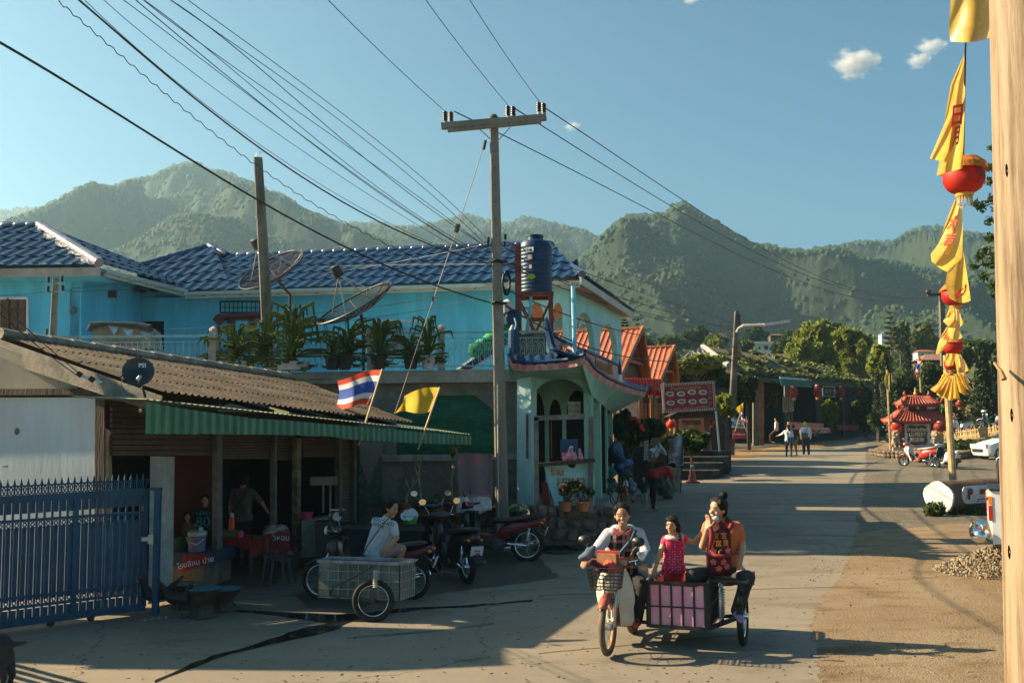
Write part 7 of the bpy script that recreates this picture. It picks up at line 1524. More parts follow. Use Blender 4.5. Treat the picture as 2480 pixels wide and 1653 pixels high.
def person(label,J,s=1,top=None,bot=None,sleeve=.6,leg=1.,vox=.009,sk=None,hair='short',shoes=None,face=(0,-1,0),group=None,smile=False,hands=True,topl=0,curl=.5,hairc=None,fat=1.0):
 sk=sk or skin;J={k:V(v)for k,v in J.items()};pel=(J['hl']+J['hr'])/2;t=thing('person',label,'person',(pel.x,pel.y,gz(pel.y)),group=group)
 sh_=(J['sl']+J['sr'])/2;nk=J['neck'];hd_c=J['head'];f=V(face).normalized();up=(hd_c-nk).normalized();up=(up+V((0,0,1.2))).normalized();rt=f.cross(up).normalized();up=rt.cross(f).normalized();Rh=Matrix((rt,f,up)).transposed()
 g=MB();a=s*fat
 cap(g,sh_-V((0,0,.01*s)),nk+V((0,0,.0)),.07*a,.052*s);cap(g,nk,hd_c-up*.06*s,.05*s,.05*s)
 def torso(g,e=0):
  lat=(J['sr']-J['sl']);ms=sh_.lerp(pel,.38);cap(g,J['sl'].lerp(sh_,.28)-V((0,0,.02*s)),J['sr'].lerp(sh_,.28)-V((0,0,.02*s)),.075*a+e,.075*a+e)
  for k_ in(-.3,.3):cap(g,sh_+lat*k_*.8-V((0,0,.06*s)),ms+lat*k_*.7,.10*a+e,.098*a+e);cap(g,ms+lat*k_*.7,pel+(J['hr']-J['hl'])*k_+V((0,0,.05*s)),.095*a+e,.105*a+e)
  cap(g,J['hl'],J['hr'],.10*a+e,.10*a+e)
 torso(g)
 for q in 'lr':
  cap(g,J['s'+q],J['e'+q],.052*a,.042*a);cap(g,J['e'+q],J['w'+q],.040*a,.027*s);cap(g,J['h'+q],J['k'+q],.088*a,.06*a);cap(g,J['k'+q],J['a'+q],.056*a,.036*s);cap(g,J['a'+q],J['t'+q],.036*s,.026*s)
  if hands:dv_=J.get('d'+q)or(J['w'+q]-J['e'+q]).normalized();hand(g,J['w'+q],dv_,J.get('n'+q)or rt,s,curl)
  else:cap(g,J['w'+q],J['w'+q]+(J['w'+q]-J['e'+q]).normalized()*.09*s,.028*s,.02*s)
 H=lambda x,y,z:hd_c+Rh@V((x*s,y*s,z*s))
 g.ball(hd_c+up*.015*s,.098*s,14,(.80,.98,1.08),R=Rh);cap(g,H(0,.035,-.03),H(0,.05,-.085),.058*s,.036*s);cap(g,H(0,.088,.01),H(0,.108,-.022),.010*s,.015*s,6)
 for x in(-1,1):g.ball(H(x*.080,.0,-.01),.025*s,8,(.35,.8,1.2),R=Rh);g.ball(H(x*.042,.06,-.03),.028*s,8)
 fuse(g,'body',sk,t,vox)
 for x in(-1,1):
  if vox<.014:
   g=MB();g.ball(H(x*.033,.090,.012),.013*s,8,(1.2,.45,.42 if smile else.6),R=Rh);g.build('eye',eyeb,t);g=MB();g.tube([H(x*.015,.098,.034),H(x*.035,.098,.040),H(x*.055,.088,.034)],.004*s,5);g.build('eyebrow',hairm,t)
 if vox<.014:g=MB();g.ball(H(0,.093,-.052),.024*s,10,(1.0,.38,.42 if smile else.34),R=Rh);mo=g.build('mouth',lipm,t);(MB().ball(H(0,.099,-.051),.02*s,10,(1.0,.3,.25),R=Rh).build('teeth',teeth,mo)if smile else None)
 g=MB();g.ball(H(0,-.022,.035),.108*s,14,(.88,.95,1.02),R=Rh);g.ball(H(0,-.05,-.02),.09*s,12,(.92,.7,1),R=Rh)
 for x in(-1,1):g.ball(H(x*.05,.01,.075),.048*s,8,R=Rh)
 if hair=='bob':cap(g,H(.07,-.02,0),H(.075,-.03,-.08),.045*s,.035*s);cap(g,H(-.07,-.02,0),H(-.085,-.03,-.07),.045*s,.035*s);g.ball(H(0,.06,.085),.05*s,8,(1.3,.6,.5),R=Rh)
 if hair=='long':cap(g,H(0,-.06,0),H(0,-.09,-.2),.07*s,.05*s)
 if hair=='bun':g.ball(H(0,-.085,.135),.052*s,10);cap(g,H(0,-.04,.1),H(0,-.085,.12),.04*s,.035*s)
 if hair=='tail':cap(g,H(0,-.09,.0),H(0,-.11,-.14),.035*s,.02*s)
 ho=fuse(g,'hair' if hair!='cap' else 'cap',hairc or hairm,t,vox,2)
 me=ho.data;
 if top:
  g=MB();torso(g,.014*s);cap(g,sh_-V((0,0,.015*s)),sh_.lerp(nk,.55),.085*a,.066*s)
  for q in 'lr':
   e1=min(1,sleeve*2);cap(g,J['s'+q],J['s'+q].lerp(J['e'+q],e1),.068*a,.058*a)
   if sleeve>.5:cap(g,J['e'+q],J['e'+q].lerp(J['w'+q],(sleeve-.5)*2),.057*a,.042*a)
  if topl:
   for k_ in(.0,.5,1):cap(g,J['hl'].lerp(J['hr'],k_),J['hl'].lerp(J['hr'],k_)-V((0,0,topl*s)),.118*a,.125*a)
  fuse(g,'top',top,t,vox,2)
 if bot:
  g=MB();cap(g,J['hl'],J['hr'],.112*a,.112*a)
  for q in 'lr':
   cap(g,J['h'+q],J['h'+q].lerp(J['k'+q],min(1,leg*2)),.102*a,.074*a)
   if leg>.5:cap(g,J['k'+q],J['k'+q].lerp(J['a'+q],(leg-.5)*2),.072*a,.052*a)
  fuse(g,'trousers',bot,t,vox,2)
 if shoes:
  for q in 'lr':g=MB();cap(g,J['a'+q]-V((0,0,.02*s)),J['t'+q],.044*s,.036*s);fuse(g,'shoe',shoes,t,vox,1)
 t['H']=1;return t,H,Rh,sh_,pel
def body_at(px,py,Y):return P(px,py,Y)
hv=V((-.33,-.944,0)).normalized();lv=V((-hv.y,hv.x,0));lv=lv if lv.x>0 else-lv
lampred=M('cowl_red',(.42,.06,.035),.4,.2,5,.05)
mb=bike('faded red motorbike with cream leg shields and a full basket, ridden towards the camera',(1.39,11.9,gz(11.9)),math.atan2(hv.y,hv.x),dustred,crm,None,R=.30,wb=1.22,basket=True,tm=dusty_tyre,rim=M('orange_rim',(.55,.22,.08),.4,.2),lamp_red=lampred,mirrors=True)
MB().box((1.22-.20+.17,0,.985),(.08,.20,.14)).build('square_headlamp',M('amber_headlamp',(.62,.30,.14),.12,.3,20,0,spec=1.),mb,world=False);MB().box((1.22-.20+.13,0,.99),(.06,.24,.18)).build('headlamp_bezel',lampred,mb,world=False)
MB().box((1.22-.20+.12,.15,.96),(.05,.08,.06)).build('front_indicator',M('smoked_lens',(.30,.20,.12),.2),mb,world=False);MB().box((1.22-.20+.12,-.15,.96),(.05,.08,.06)).build('front_indicator',M('smoked_lens',(.30,.20,.12),.2),mb,world=False)
sc_=thing('side_cart','black barred side cart lined with pink boards, fixed to the faded red motorbike','side cart',(1.95,11.6,gz(11.6)))
A=V((1.49,11.20,0));g0=gz(11.5);zb,zt_=g0+.23,g0+.70;Bc=A+lv*.62;Ab,Bb=A-hv*1.05,Bc-hv*1.05
def Z(p,z):return V((p.x,p.y,z))
pinkb=M('pink_board',(.74,.29,.39),.6,.22,2.5,.15,18,col2=(.80,.40,.47));redb=M('red_inner_board',(.42,.10,.08),.6,.25)
for(p,q,m_)in((A,Bc,pinkb),(Bc,Bb,pinkb),(Ab,Bb,redb),(A,Ab,redb)):
 nz_=(q-p).normalized().cross(V((0,0,1)))*.012;MB().prism([Z(p,zb),Z(q,zb),Z(q,zt_-.03),Z(p,zt_-.03)],nz_).build('side_board',m_,sc_)
MB().prism([Z(A,zb),Z(Bc,zb),Z(Bb,zb),Z(Ab,zb)],V((0,0,-.02))).build('floor',darkwood,sc_)
ofs=V((-lv.x*.0,0,0))
g=MB();o1=.018
def outer(p,q,n):
 d=(q-p).normalized();nz_=d.cross(V((0,0,1))).normalized();c_=(A+Bb)/2;nz_=nz_ if nz_.dot(p-c_)>0 else-nz_
 for z,w_ in((zt_,.032),(zb,.034),((zb+zt_)/2-.02,.014)):g.bar(Z(p,z)+nz_*o1,Z(q,z)+nz_*o1,w_,w_)
 for i in range(n+1):r_=p.lerp(q,i/n);g.bar(Z(r_,zb)+nz_*o1,Z(r_,zt_)+nz_*o1,.02 if 0<i<n else.034)
outer(A,Bc,5);outer(Bc,Bb,8);outer(A,Ab,6);outer(Ab,Bb,4);g.build('bar_frame',black,sc_)
wc=Bc+lv*.34-hv*.42;Rw=.315;Rz_=Matrix.Rotation(math.atan2(hv.y,hv.x),3,'Z')
wt3=thing('x','x','x');bpy.data.objects.remove(wt3)
g=MB();g.torus((0,0,0),Rw-.032,.036,'Y',36,10);wl_=g.build('wheel',tyre_m,None,smooth=2,world=False);wl_.parent=sc_;wl_.location=Z(wc,gz(wc.y)+Rw)-sc_.location;wl_.rotation_euler=(0,0,math.atan2(hv.y,hv.x))
g=MB();g.torus((0,0,0),Rw-.075,.014,'Y',36,6);g.lathe((0,0,0),[(.001,-.06),(.035,-.06),(.035,.06),(.001,.06)],12,'Y')
for i in range(16):a=2*math.pi*i/16;g.tube([V((math.cos(a)*.03,.02,math.sin(a)*.03)),V((math.cos(a),0,math.sin(a)))*(Rw-.08)],.003,4)
rm=g.build('rim',chrome,None,smooth=2,world=False);rm.parent=wl_
g=MB();
for i in range(8):a=rad(30)+rad(120)*i/7;
g.tube([Z(wc,gz(wc.y)+Rw)+hv*math.cos(a)*.38+V((0,0,math.sin(a)*.36))for a in np.linspace(.5,2.6,9)],.035,8);g.build('mudguard',black,sc_,smooth=2)
g=MB();c1=Bc+lv*.03-hv*.05;c2=Bc+lv*.44-hv*.05;zr=zt_+.03
for k_ in range(8):o_=-hv*(.02+.095*k_);g.bar(Z(c1+o_,zr),Z(c2+o_,zr),.022)
for c_ in(c1,c2):g.bar(Z(c_,zr+.012),Z(c_-hv*.72,zr+.012),.024)
for o_ in(0,.7):g.bar(Z(c2-hv*o_,zr),Z(wc,gz(wc.y)+Rw+.02),.022);g.bar(Z(c1-hv*o_,zr),Z(c1-hv*o_,zb),.022)
g.bar(Z(c1,zb),Z(wc,gz(wc.y)+Rw),.04);g.bar(Z(c1-hv*.7,zb),Z(wc,gz(wc.y)+Rw),.04);g.build('rack',black,sc_)
for o_ in(.1,.28):
 g=MB();p=Bc+lv*.14-hv*o_;g.cyl(Z(p,zb+.02),Z(p,zr-.02),.014)
 for i in range(11):g.torus(Z(p,zb+.10+.028*i),.028,.006,'Z',10,4)
 g.build('shock_absorber',chrome,sc_,smooth=2)
g=MB()
for z in(g0+.42,g0+.26):g.bar(Z(A+hv*.0,z),Z(A-lv*.32-hv*.05,z),.035)
g.bar(Z(A-hv*.5,g0+.60),Z(A-lv*.3-hv*.5,g0+.5),.03);g.build('coupling',black,sc_)
cb_=thing('clothes_bundle','crumpled orange and maroon cloths stuffed into the front basket','cloth',Z(V((1.02,10.85,0)),gz(11)))
for nm,mt_,(x0,x1),sd_ in(('orange_cloth',M('coral_cloth',(.62,.09,.05),.85,.25,9,.5,30),(1468,1514),1),('maroon_cloth',M('maroon_cloth',(.10,.01,.02),.9,.4,9,.5,30),(1430,1470),2)):
 g=MB();r=random.Random(sd_)
 for i in range(9):x=r.uniform(x0,x1);y=1368+r.uniform(-8,14)+(12 if sd_==1 and x>1495 else 0);cap(g,P(x,y,10.75),P(x+r.uniform(-14,14),y+r.uniform(-6,12),10.7),.035,.022,6)
 fuse(g,nm,mt_,cb_,.012,1)
wknit=M('white_knit',(.52,.53,.55),.9,.12,8,.4,90);
plaid=bpy.data.materials.new('plaid_shirt');plaid.use_nodes=True;nt=plaid.node_tree;N=nt.nodes;L=nt.links;b_=N['Principled BSDF'];b_.inputs['Roughness'].default_value=.9;tc=N.new('ShaderNodeTexCoord');sx=N.new('ShaderNodeSeparateXYZ');L.new(tc.outputs['Object'],sx.inputs[0]);ms=[]
for ax_ in(0,2):m1=N.new('ShaderNodeMath');m1.operation='MULTIPLY';m1.inputs[1].default_value=62;L.new(sx.outputs[ax_],m1.inputs[0]);m2=N.new('ShaderNodeMath');m2.operation='SINE';L.new(m1.outputs[0],m2.inputs[0]);m3=N.new('ShaderNodeMath');m3.operation='GREATER_THAN';L.new(m2.outputs[0],m3.inputs[0]);ms.append(m3)
ad=N.new('ShaderNodeMath');L.new(ms[0].outputs[0],ad.inputs[0]);L.new(ms[1].outputs[0],ad.inputs[1]);m4=N.new('ShaderNodeMath');m4.operation='MULTIPLY';m4.inputs[1].default_value=.5;L.new(ad.outputs[0],m4.inputs[0]);rp_=N.new('ShaderNodeValToRGB');rp_.color_ramp.elements[0].color=(.02,.01,.012,1);rp_.color_ramp.elements[1].color=(.45,.22,.20,1);L.new(m4.outputs[0],rp_.inputs[0]);L.new(rp_.outputs[0],b_.inputs[0])
navyc=M('navy_cloth',(.02,.035,.06),.85,.2,8,.2);darkc=M('dark_cloth_trousers',(.014,.013,.016),.9,.3,8,.2)
pp=lambda*a:P(*a)
Jd=dict(head=pp(1507,1247,11.22),neck=pp(1510,1281,11.3),sl=pp(1474,1294,11.32),sr=pp(1546,1293,11.32),el=pp(1446,1330,11.22),er=pp(1562,1332,11.22),wl=pp(1424,1352,11.02),wr=pp(1560,1356,11.0),hl=pp(1503,1398,11.6),hr=pp(1537,1398,11.6),kl=pp(1480,1418,11.25),kr=pp(1556,1418,11.2),al=pp(1462,1500,11.4),ar=pp(1545,1500,11.3),tl=pp(1455,1508,11.25),tr=pp(1540,1512,11.12))
dr,H,Rh,shd,pel=person('smiling woman in a white cardigan and plaid shirt riding the red motorbike',Jd,1.02,top=plaid,bot=darkc,sleeve=.5,face=(-.12,-.98,-.12),smile=True,hair='tail',shoes=M('red_sandal',(.35,.03,.03),.6),curl=.9,hands=True)
g=MB();lat=Jd['sr']-Jd['sl']
for k_,q in((-.42,'l'),(.42,'r')):
 cap(g,shd+lat*k_*.9+V((0,0,.0)),shd.lerp(pel,.9)+lat*k_*1.15,.085,.09);cap(g,shd+lat*k_*.5+V((0,.05,.01)),shd.lerp(pel,.7)+lat*k_*.5+V((0,.06,0)),.10,.11);cap(g,Jd['s'+q],Jd['e'+q],.078,.066);cap(g,Jd['e'+q],Jd['w'+q],.064,.052)
fuse(g,'cardigan',wknit,dr,.010,2)
mit=M('polka_dot_denim',(.09,.13,.19),.9,.2,8,.2)
for pts_,Y in(([(1440,1322),(1424,1328),(1402,1352),(1424,1358),(1440,1350)],10.98),([(1545,1338),(1572,1332),(1581,1350),(1577,1373),(1540,1366)],10.95)):
 g=MB();c_=[P(x,y,Y)for x,y in pts_];m_=sum(c_,V((0,0,0)))/len(c_)
 for q in c_:cap(g,m_,m_.lerp(q,.82),.06,.03)
 fuse(g,'sun_mitten',mit,dr,.010,1)
g=MB();g.tube([P(1540,1283,11.12),P(1530,1305,11.08),P(1508,1332,11.12),P(1496,1345,11.15)],.02,6);g.build('bag_strap',M('teal_strap',(.01,.06,.09),.7),dr,smooth=2)
for s_ in(-1,1):MB().prism([P(1510+s_*3,1292,11.09),P(1510+s_*22,1276,11.14),P(1510+s_*24,1286,11.12),P(1510+s_*12,1297,11.08)],V((0,.015,0))).build('collar',M('red_collar',(.35,.05,.04),.8),dr)
Jg=dict(head=pp(1628,1271,11.40),neck=pp(1631,1296,11.47),sl=pp(1612,1306,11.48),sr=pp(1653,1303,11.48),el=pp(1597,1342,11.42),er=pp(1679,1313,11.45),wl=pp(1587,1376,11.38),wr=pp(1698,1292,11.36),hl=pp(1621,1372,11.5),hr=pp(1642,1372,11.5),kl=pp(1619,1425,11.5),kr=pp(1642,1425,11.5),al=pp(1619,1478,11.52),ar=pp(1642,1478,11.52),tl=pp(1615,1484,11.4),tr=pp(1638,1484,11.4))
pinkt=bpy.data.materials.new('pink_polka');pinkt.use_nodes=True;nt=pinkt.node_tree;N=nt.nodes;L=nt.links;b_=N['Principled BSDF'];b_.inputs['Roughness'].default_value=.85;tc=N.new('ShaderNodeTexCoord');vo=N.new('ShaderNodeTexVoronoi');vo.inputs['Scale'].default_value=34;vo.inputs['Randomness'].default_value=.35;L.new(tc.outputs['Object'],vo.inputs[0]);rp_=N.new('ShaderNodeValToRGB');rp_.color_ramp.elements[0].position=.22;rp_.color_ramp.elements[1].position=.27;rp_.color_ramp.elements[0].color=(.75,.45,.50,1);rp_.color_ramp.elements[1].color=(.62,.02,.10,1);L.new(vo.outputs[0],rp_.inputs[0]);L.new(rp_.outputs[0],b_.inputs[0])
redt=M('red_trousers',(.60,.035,.02),.8,.15,8,.2)
gl_,Hg,_,shg,pg_=person('little girl in a pink polka dot top and red trousers standing in the cart',Jg,.80,top=pinkt,bot=redt,sleeve=.14,face=(-.55,-.8,-.1),hair='bob',sk=skin_l,vox=.008,topl=.02,fat=.92)
g=MB();g.torus(shg+V((0,-.02,.02)),.085,.028,'Z',20,8);g.build('ruffle_collar',M('cream_ruffle',(.60,.45,.42),.9,.2,20,.4),gl_,smooth=2);MB().ball(P(1645,1297,11.33),.028,8).ball(P(1646,1303,11.33),.028,8).build('bow',black,gl_)
Jw=dict(head=pp(1739,1232,11.30),neck=pp(1751,1262,11.42),sl=pp(1716,1275,11.40),sr=pp(1785,1277,11.42),el=pp(1702,1322,11.28),er=pp(1798,1322,11.38),wl=pp(1713,1279,11.10),wr=pp(1791,1368,11.22),hl=pp(1731,1392,11.5),hr=pp(1767,1392,11.5),kl=pp(1677,1392,11.15),kr=pp(1812,1398,11.08),al=pp(1672,1470,11.3),ar=pp(1782,1478,11.12),tl=pp(1664,1480,11.2),tr=pp(1796,1500,10.95),dl=V((.15,-.1,1)),dr=V((-.1,-.5,-.8)))
orgt=M('orange_tshirt',(.56,.15,.045),.85,.12,6,.2);legg=M('charcoal_leggings',(.025,.03,.034),.8,.2,8,.1)
wm,Hw,_,shw,pw_=person('woman with a hair bun, orange T-shirt and embroidered maroon apron on the cart rack',Jw,1.04,top=orgt,bot=legg,sleeve=.30,face=(-.80,-.58,-.10),hair='bun',sk=skin_l,smile=True,fat=1.05,shoes=M('pink_blue_shoe',(.45,.12,.25),.7,.4,30,col2=(.15,.35,.5)))
mar=M('maroon_apron',(.085,.006,.012),.85,.25,8,.2)
def ap(u,v):
 x=1719+(1768-1719)*u+4*v*(.5-u)*2*-1;y=1259+126*v+(6*math.sin(math.pi*u)if v>.8 else 0)-(0 if v>.15 else 0);
 if v<.3 and u>.55:y+=(u-.55)*60*(1-v/.3)
 yy=11.18+.10*abs(u-.5)+.02*v+(-.07*math.sin(math.pi*min(1,max(0,(v-.1)/.9))));return P(x,y,yy-.06)
MB().grid(ap,12,20).build('apron',mar,wm,smooth=2,solid=.012)
MB().tube([P(1765,1285,11.14),P(1772,1270,11.2),P(1762,1255,11.38)],[.02,.03,.028],8).build('neck_strap',M('bright_maroon',(.25,.008,.02),.8),wm,smooth=2);MB().tube([P(1712,1342,11.14),P(1745,1347,11.02),P(1786,1338,11.2)],.022,8).build('waist_tie',M('bright_maroon',(.25,.008,.02)),wm,smooth=2);MB().tube([P(1719,1261,11.1),P(1724,1300,11.06),P(1718,1330,11.08)],[.018,.03,.01],6).build('apron_edge',M('bright_maroon',(.25,.008,.02)),wm,smooth=2)
emb=M('orange_embroidery',(.72,.22,.02),.7,.1,bump=0);emp=M('pink_embroidery',(.65,.15,.15),.7,.1,bump=0);ey_=M('yellow_embroidery',(.55,.42,.06),.7,.1,bump=0)
def ag(ch,u,v,s_,m_):p=ap(u,v);text(ch,s_,m_,wm,p+V((0,-.015,0)),ap(u+.1,v)-p,ap(u,v-.06)-p,.002,name='embroidery',bold=.0015)
for ch,u,v in(('金',.05,.28),('宝',.28,.30),('宜',.68,.30),('令',.12,.44),('富',.42,.45),('贵',.76,.44)):ag(ch,u,v,.075,emb)
for ch,u,v,m_ in(('ଓ',.1,.58,emp),('❀',.2,.60,emp),('❀',.85,.58,emp),('☾',.5,.62,ey_),('❀',.2,.80,emp),('❀',.45,.88,emp),('❀',.65,.80,emp),('❀',.8,.86,emp)):
 if ch!='ଓ':ag(ch,u,v,.085,m_)
MB().tube([P(1722,1272,11.02),P(1730,1262,11.02)],.008,6).build('lolly_stick',bamboo,wm);MB().ball(P(1734,1254,11.0),.026,10,(1.3,1,1)).build('ice_lolly',M('pale_blue_ice',(.45,.62,.70),.3),wm)
for q in('kr','kl'):
 for dz in(.05,-.07):MB().torus(Jw[q]+V((0,.03,dz)),.070,.007,'Z',18,6).build('knee_stripe',M('magenta_stripe',(.40,.01,.06),.8),wm,smooth=2)
pk_=G(994,1455);pb_k=bike('old black motorbike with a red stripe under the seated man, seen from its side',(pk_.x,pk_.y+.12,gz(pk_.y)),rad(176),blk,blk,R=.27,wb=1.27,stripe=redg,plate=('','',''))
Ys=13.85
Jm=dict(head=pp(948,1231,Ys),neck=pp(937,1251,Ys+.02),sl=pp(910,1262,Ys+.16),sr=pp(952,1271,Ys-.16),el=pp(940,1302,Ys+.2),er=pp(960,1302,Ys-.22),wl=pp(962,1320,Ys+.1),wr=pp(943,1322,Ys-.32),hl=pp(900,1338,Ys+.10),hr=pp(914,1342,Ys-.08),kl=pp(970,1326,Ys+.18),kr=pp(974,1328,Ys-.12),al=pp(960,1400,Ys+.2),ar=pp(952,1408,Ys-.05),tl=pp(975,1410,Ys+.2),tr=pp(970,1416,Ys-.1))
wtee=M('white_tee',(.46,.49,.53),.85,.12,3,.3);sm_,Hm,_,shm,pm_=person('man in a white T-shirt sitting sideways on the parked motorbike, looking over his shoulder',Jm,.98,top=wtee,bot=M('dusty_pink_shorts',(.42,.24,.22),.85,.15,5,.3),sleeve=.34,leg=.46,face=(.80,-.58,-.22),vox=.010,hands=True)
MB().tube([P(947,1247,Ys-.22),P(921,1277,Ys-.22),P(890,1320,Ys-.20),P(874,1350,Ys-.1)],.011,6).build('bag_strap',M('brown_strap',(.20,.10,.06),.7),sm_,smooth=2)
for tx,s_,x,y in(('ช่างแว่นดำ',.085,925,1261),('มีดีที่ใจ',.06,917,1272)):text(tx,s_,M('shirt_print',(.02,.03,.05),.8,0,bump=0),sm_,P(x,y,Ys-.32),(1,0,-.35),(-.2,.1,1),.002,name='shirt_print',bold=.001)
pc=thing('parked_side_cart','pale mesh side cart with one spoked wheel beside the seated man','side cart',G(880,1480))
wire_m=M('pale_wire',(.38,.38,.33),.6,.3,5);lin=M('dirty_plastic_liner',(.20,.21,.16),.8,.4,2,.2);linb=M('blue_liner',(.10,.22,.34),.7,.3,3)
c00,c10,c11,c01=P(771,1444,13.1),P(968,1452,12.8),P(1004,1440,13.3),P(800,1432,13.6);tz_=.45
for p,q,m_ in((c00,c10,lin),(c10,c11,lin),(c00,c01,lin),(c01,c11,linb)):MB().prism([p,q,q+V((0,0,tz_)),p+V((0,0,tz_))],V((0,.01,0))).build('liner',m_,pc)
g=MB()
for p,q,n in((c00,c10,8),(c10,c11,7),(c01,c11,6),(c00,c01,4)):
 o_=V((0,-.02,0))if p is c00 or q is c11 and p is c10 else V((0,.02,0))
 for i in range(n+1):r_=p.lerp(q,i/n);g.bar(r_+o_,r_+o_+V((0,0,tz_)),.009)
 for k_ in range(5):g.bar(p+o_+V((0,0,tz_*k_/4)),q+o_+V((0,0,tz_*k_/4)),.009)
g.build('wire_mesh',wire_m,pc)
g=MB()
for p,q in((c00,c10),(c10,c11),(c01,c11),(c00,c01)):g.bar(p+V((0,0,tz_)),q+V((0,0,tz_)),.05,.035)
g.build('top_rail',M('scuffed_rail',(.40,.34,.33),.6,.35,5),pc)
wc2=P(904,1440,12.62);R2=.262;wc2.z=gz(12.62)+R2
g=MB();g.torus(wc2,R2-.032,.036,'Y',36,10);wy=g.build('wheel',tyre_m,pc,smooth=2);g=MB();g.torus(wc2,R2-.072,.009,'Y',40,6);g.build('rim',chrome,wy,smooth=2)
g=MB();g.lathe(wc2,[(.001,-.05),(.03,-.05),(.03,.05),(.001,.05)],12,'Y')
for i in range(20):a=2*math.pi*i/20;g.tube([wc2+V((0,.02*(-1)**i,0)),wc2+V((math.cos(a),0,math.sin(a)))*(R2-.08)],.0025,4)
g.build('spokes',M('dull_spoke',(.08,.08,.08),.4,metal=.6),wy)
g=MB();g.tube([P(800,1440,12.75),P(806,1420,12.75),P(850,1400,12.72),P(905,1370,12.7)],.014,6).tube([P(905,1372,12.6),wc2+V((0,-.06,.0))],.012,8).tube([P(805,1442,12.75),wc2+V((0,-.03,0))],.02,6);g.build('swing_arm',M('grimy_steel',(.06,.06,.05),.5),pc,smooth=2)
g=MB()
for i in range(10):g.torus(P(909,1382+i*4.3,12.52),.025,.007,'Z',12,5)
g.build('spring',M('cream_spring',(.45,.42,.36),.5),pc,smooth=2)
def stand(px,yb,Y,h,turn=0,stride=.0,arms=None):
 """standing figure: returns joints in metres for a person h tall facing angle turn (0 = away from camera)"""
 b=P(px,yb,Y);b.z=gz(Y);k_=h/1.7;c,s_=math.cos(turn),math.sin(turn);q=lambda x,y,z:b+V((x*c-y*s_,x*s_+y*c,z))*k_
 J=dict(head=q(0,.02,1.58),neck=q(0,0,1.43),sl=q(-.17,0,1.36),sr=q(.17,0,1.36),el=q(-.23,-.03,1.1),er=q(.23,-.03,1.1),wl=q(-.24,.06,.86),wr=q(.24,.06,.86),hl=q(-.09,0,.90),hr=q(.09,0,.90),kl=q(-.1,.1*stride,.50),kr=q(.1,-.05*stride,.50),al=q(-.1,.26*stride,.09),ar=q(.1,-.26*stride,.09),tl=q(-.1,.26*stride+.14,.04),tr=q(.1,-.26*stride+.14,.04))
 for kk,v in(arms or{}).items():J[kk]=q(*v)
 return J,q,k_
gwk='people walking up the road'
brn=M('brown_top',(.05,.018,.014),.9,.2);tan_=M('tan_trousers',(.26,.15,.07),.9,.2);wblo=M('white_blouse',(.60,.60,.62),.85,.1);jns=M('dark_jeans',(.02,.032,.05),.9,.2);sho=M('dark_shoe',(.03,.025,.02),.6)
J,q,k_=stand(1911,1107,50.6,1.62,rad(-10),1,dict(el=(-.33,.16,1.2),wl=(-.55,.25,1.12)));t=person('woman in a white blouse with a blue shoulder bag, pointing left as she walks',J,k_,wblo,jns,.8,1,.022,face=(-.4,.8,0),hair='long',shoes=sho,hands=False)[0];t['group']=gwk
MB().box(q(.1,-.2,.92),(.34,.12,.26)).build('bag',M('blue_bag',(.03,.10,.17),.8),t)
J,q,k_=stand(1923,1104,51.6,1.62,rad(5),.6);t=person('person in a dark brown top and tan trousers between the other two walkers',J,k_,brn,tan_,.5,.9,.022,face=(.1,1,0),shoes=sho,hands=False)[0];t['group']=gwk
J,q,k_=stand(1953,1103,52.5,1.72,rad(-4),.5);t=person('broad person in a loose white shirt and lime green cap seen from behind',J,k_,wblo,jns,1.,1,.022,face=(.05,1,0),hair='cap',shoes=sho,hands=False,hairc=M('lime_cap',(.22,.45,.03),.8),fat=1.25)[0];t['group']=gwk
MB().box(q(-.12,-.22,1.0),(.36,.14,.3)).tube([q(-.1,-.2,1.1),q(.1,-.14,1.4)],.015,5).build('bag',M('khaki_bag',(.12,.11,.08),.8),t)
J,q,k_=stand(1882,1080,62,1.6,rad(60),0);
for kk in('kl','kr'):J[kk]=q(.1 if kk=='kr' else-.1,.4,.55)
for kk in('al','ar'):J[kk]=q(.1 if kk=='ar' else-.1,.4,.12)
for kk in J:J[kk]=J[kk]+V((0,0,.25))
person('diner in a white T-shirt seated at the restaurant table',J,k_,wblo,brn,.3,1,.03,face=(-.9,.3,0),hands=False)
J,q,k_=stand(1582,1236,25.6,1.62,rad(-70),.2);
for kk,v in dict(head=(.0,.58,1.12),neck=(0,.46,1.12),sl=(-.17,.38,1.08),sr=(.17,.38,1.08),el=(-.18,.5,.85),er=(.18,.5,.85),wl=(-.14,.6,.65),wr=(.14,.6,.65)).items():J[kk]=q(*v)
person('woman in a red top and black trousers bending down beside the stall',J,k_,M('stall_red_top',(.45,.015,.02),.85),darkc,.5,1,.016,face=(.3,-.4,-.8),hands=False)
J,q,k_=stand(1561,1234,25.3,.88,rad(150),.4);person('toddler in a dark checked shirt and pale shorts walking by the stall',J,k_,M('dark_check',(.04,.045,.04),.9,.5,20),M('pale_shorts',(.30,.36,.38),.9,.4,20),.4,.6,.014,face=(-.3,-.9,-.1),hands=False,fat=1.2)
J,q,k_=stand(585,1402,16.9,1.58,rad(-10),0,dict(er=(.34,.08,1.15),wr=(.36,.25,1.0)));t=person('woman with crossed dark straps over a pale shirt, seen from behind inside the shop',J,k_,M('dim_pale_shirt',(.10,.09,.07),.9),darkc,.4,1,.016,face=(-.2,1,0),hands=False)[0]
MB().tube([q(-.12,-.13,1.38),q(.12,-.14,1.0)],.014,5).tube([q(.12,-.13,1.38),q(-.12,-.14,1.0)],.014,5).build('apron_straps',black,t)
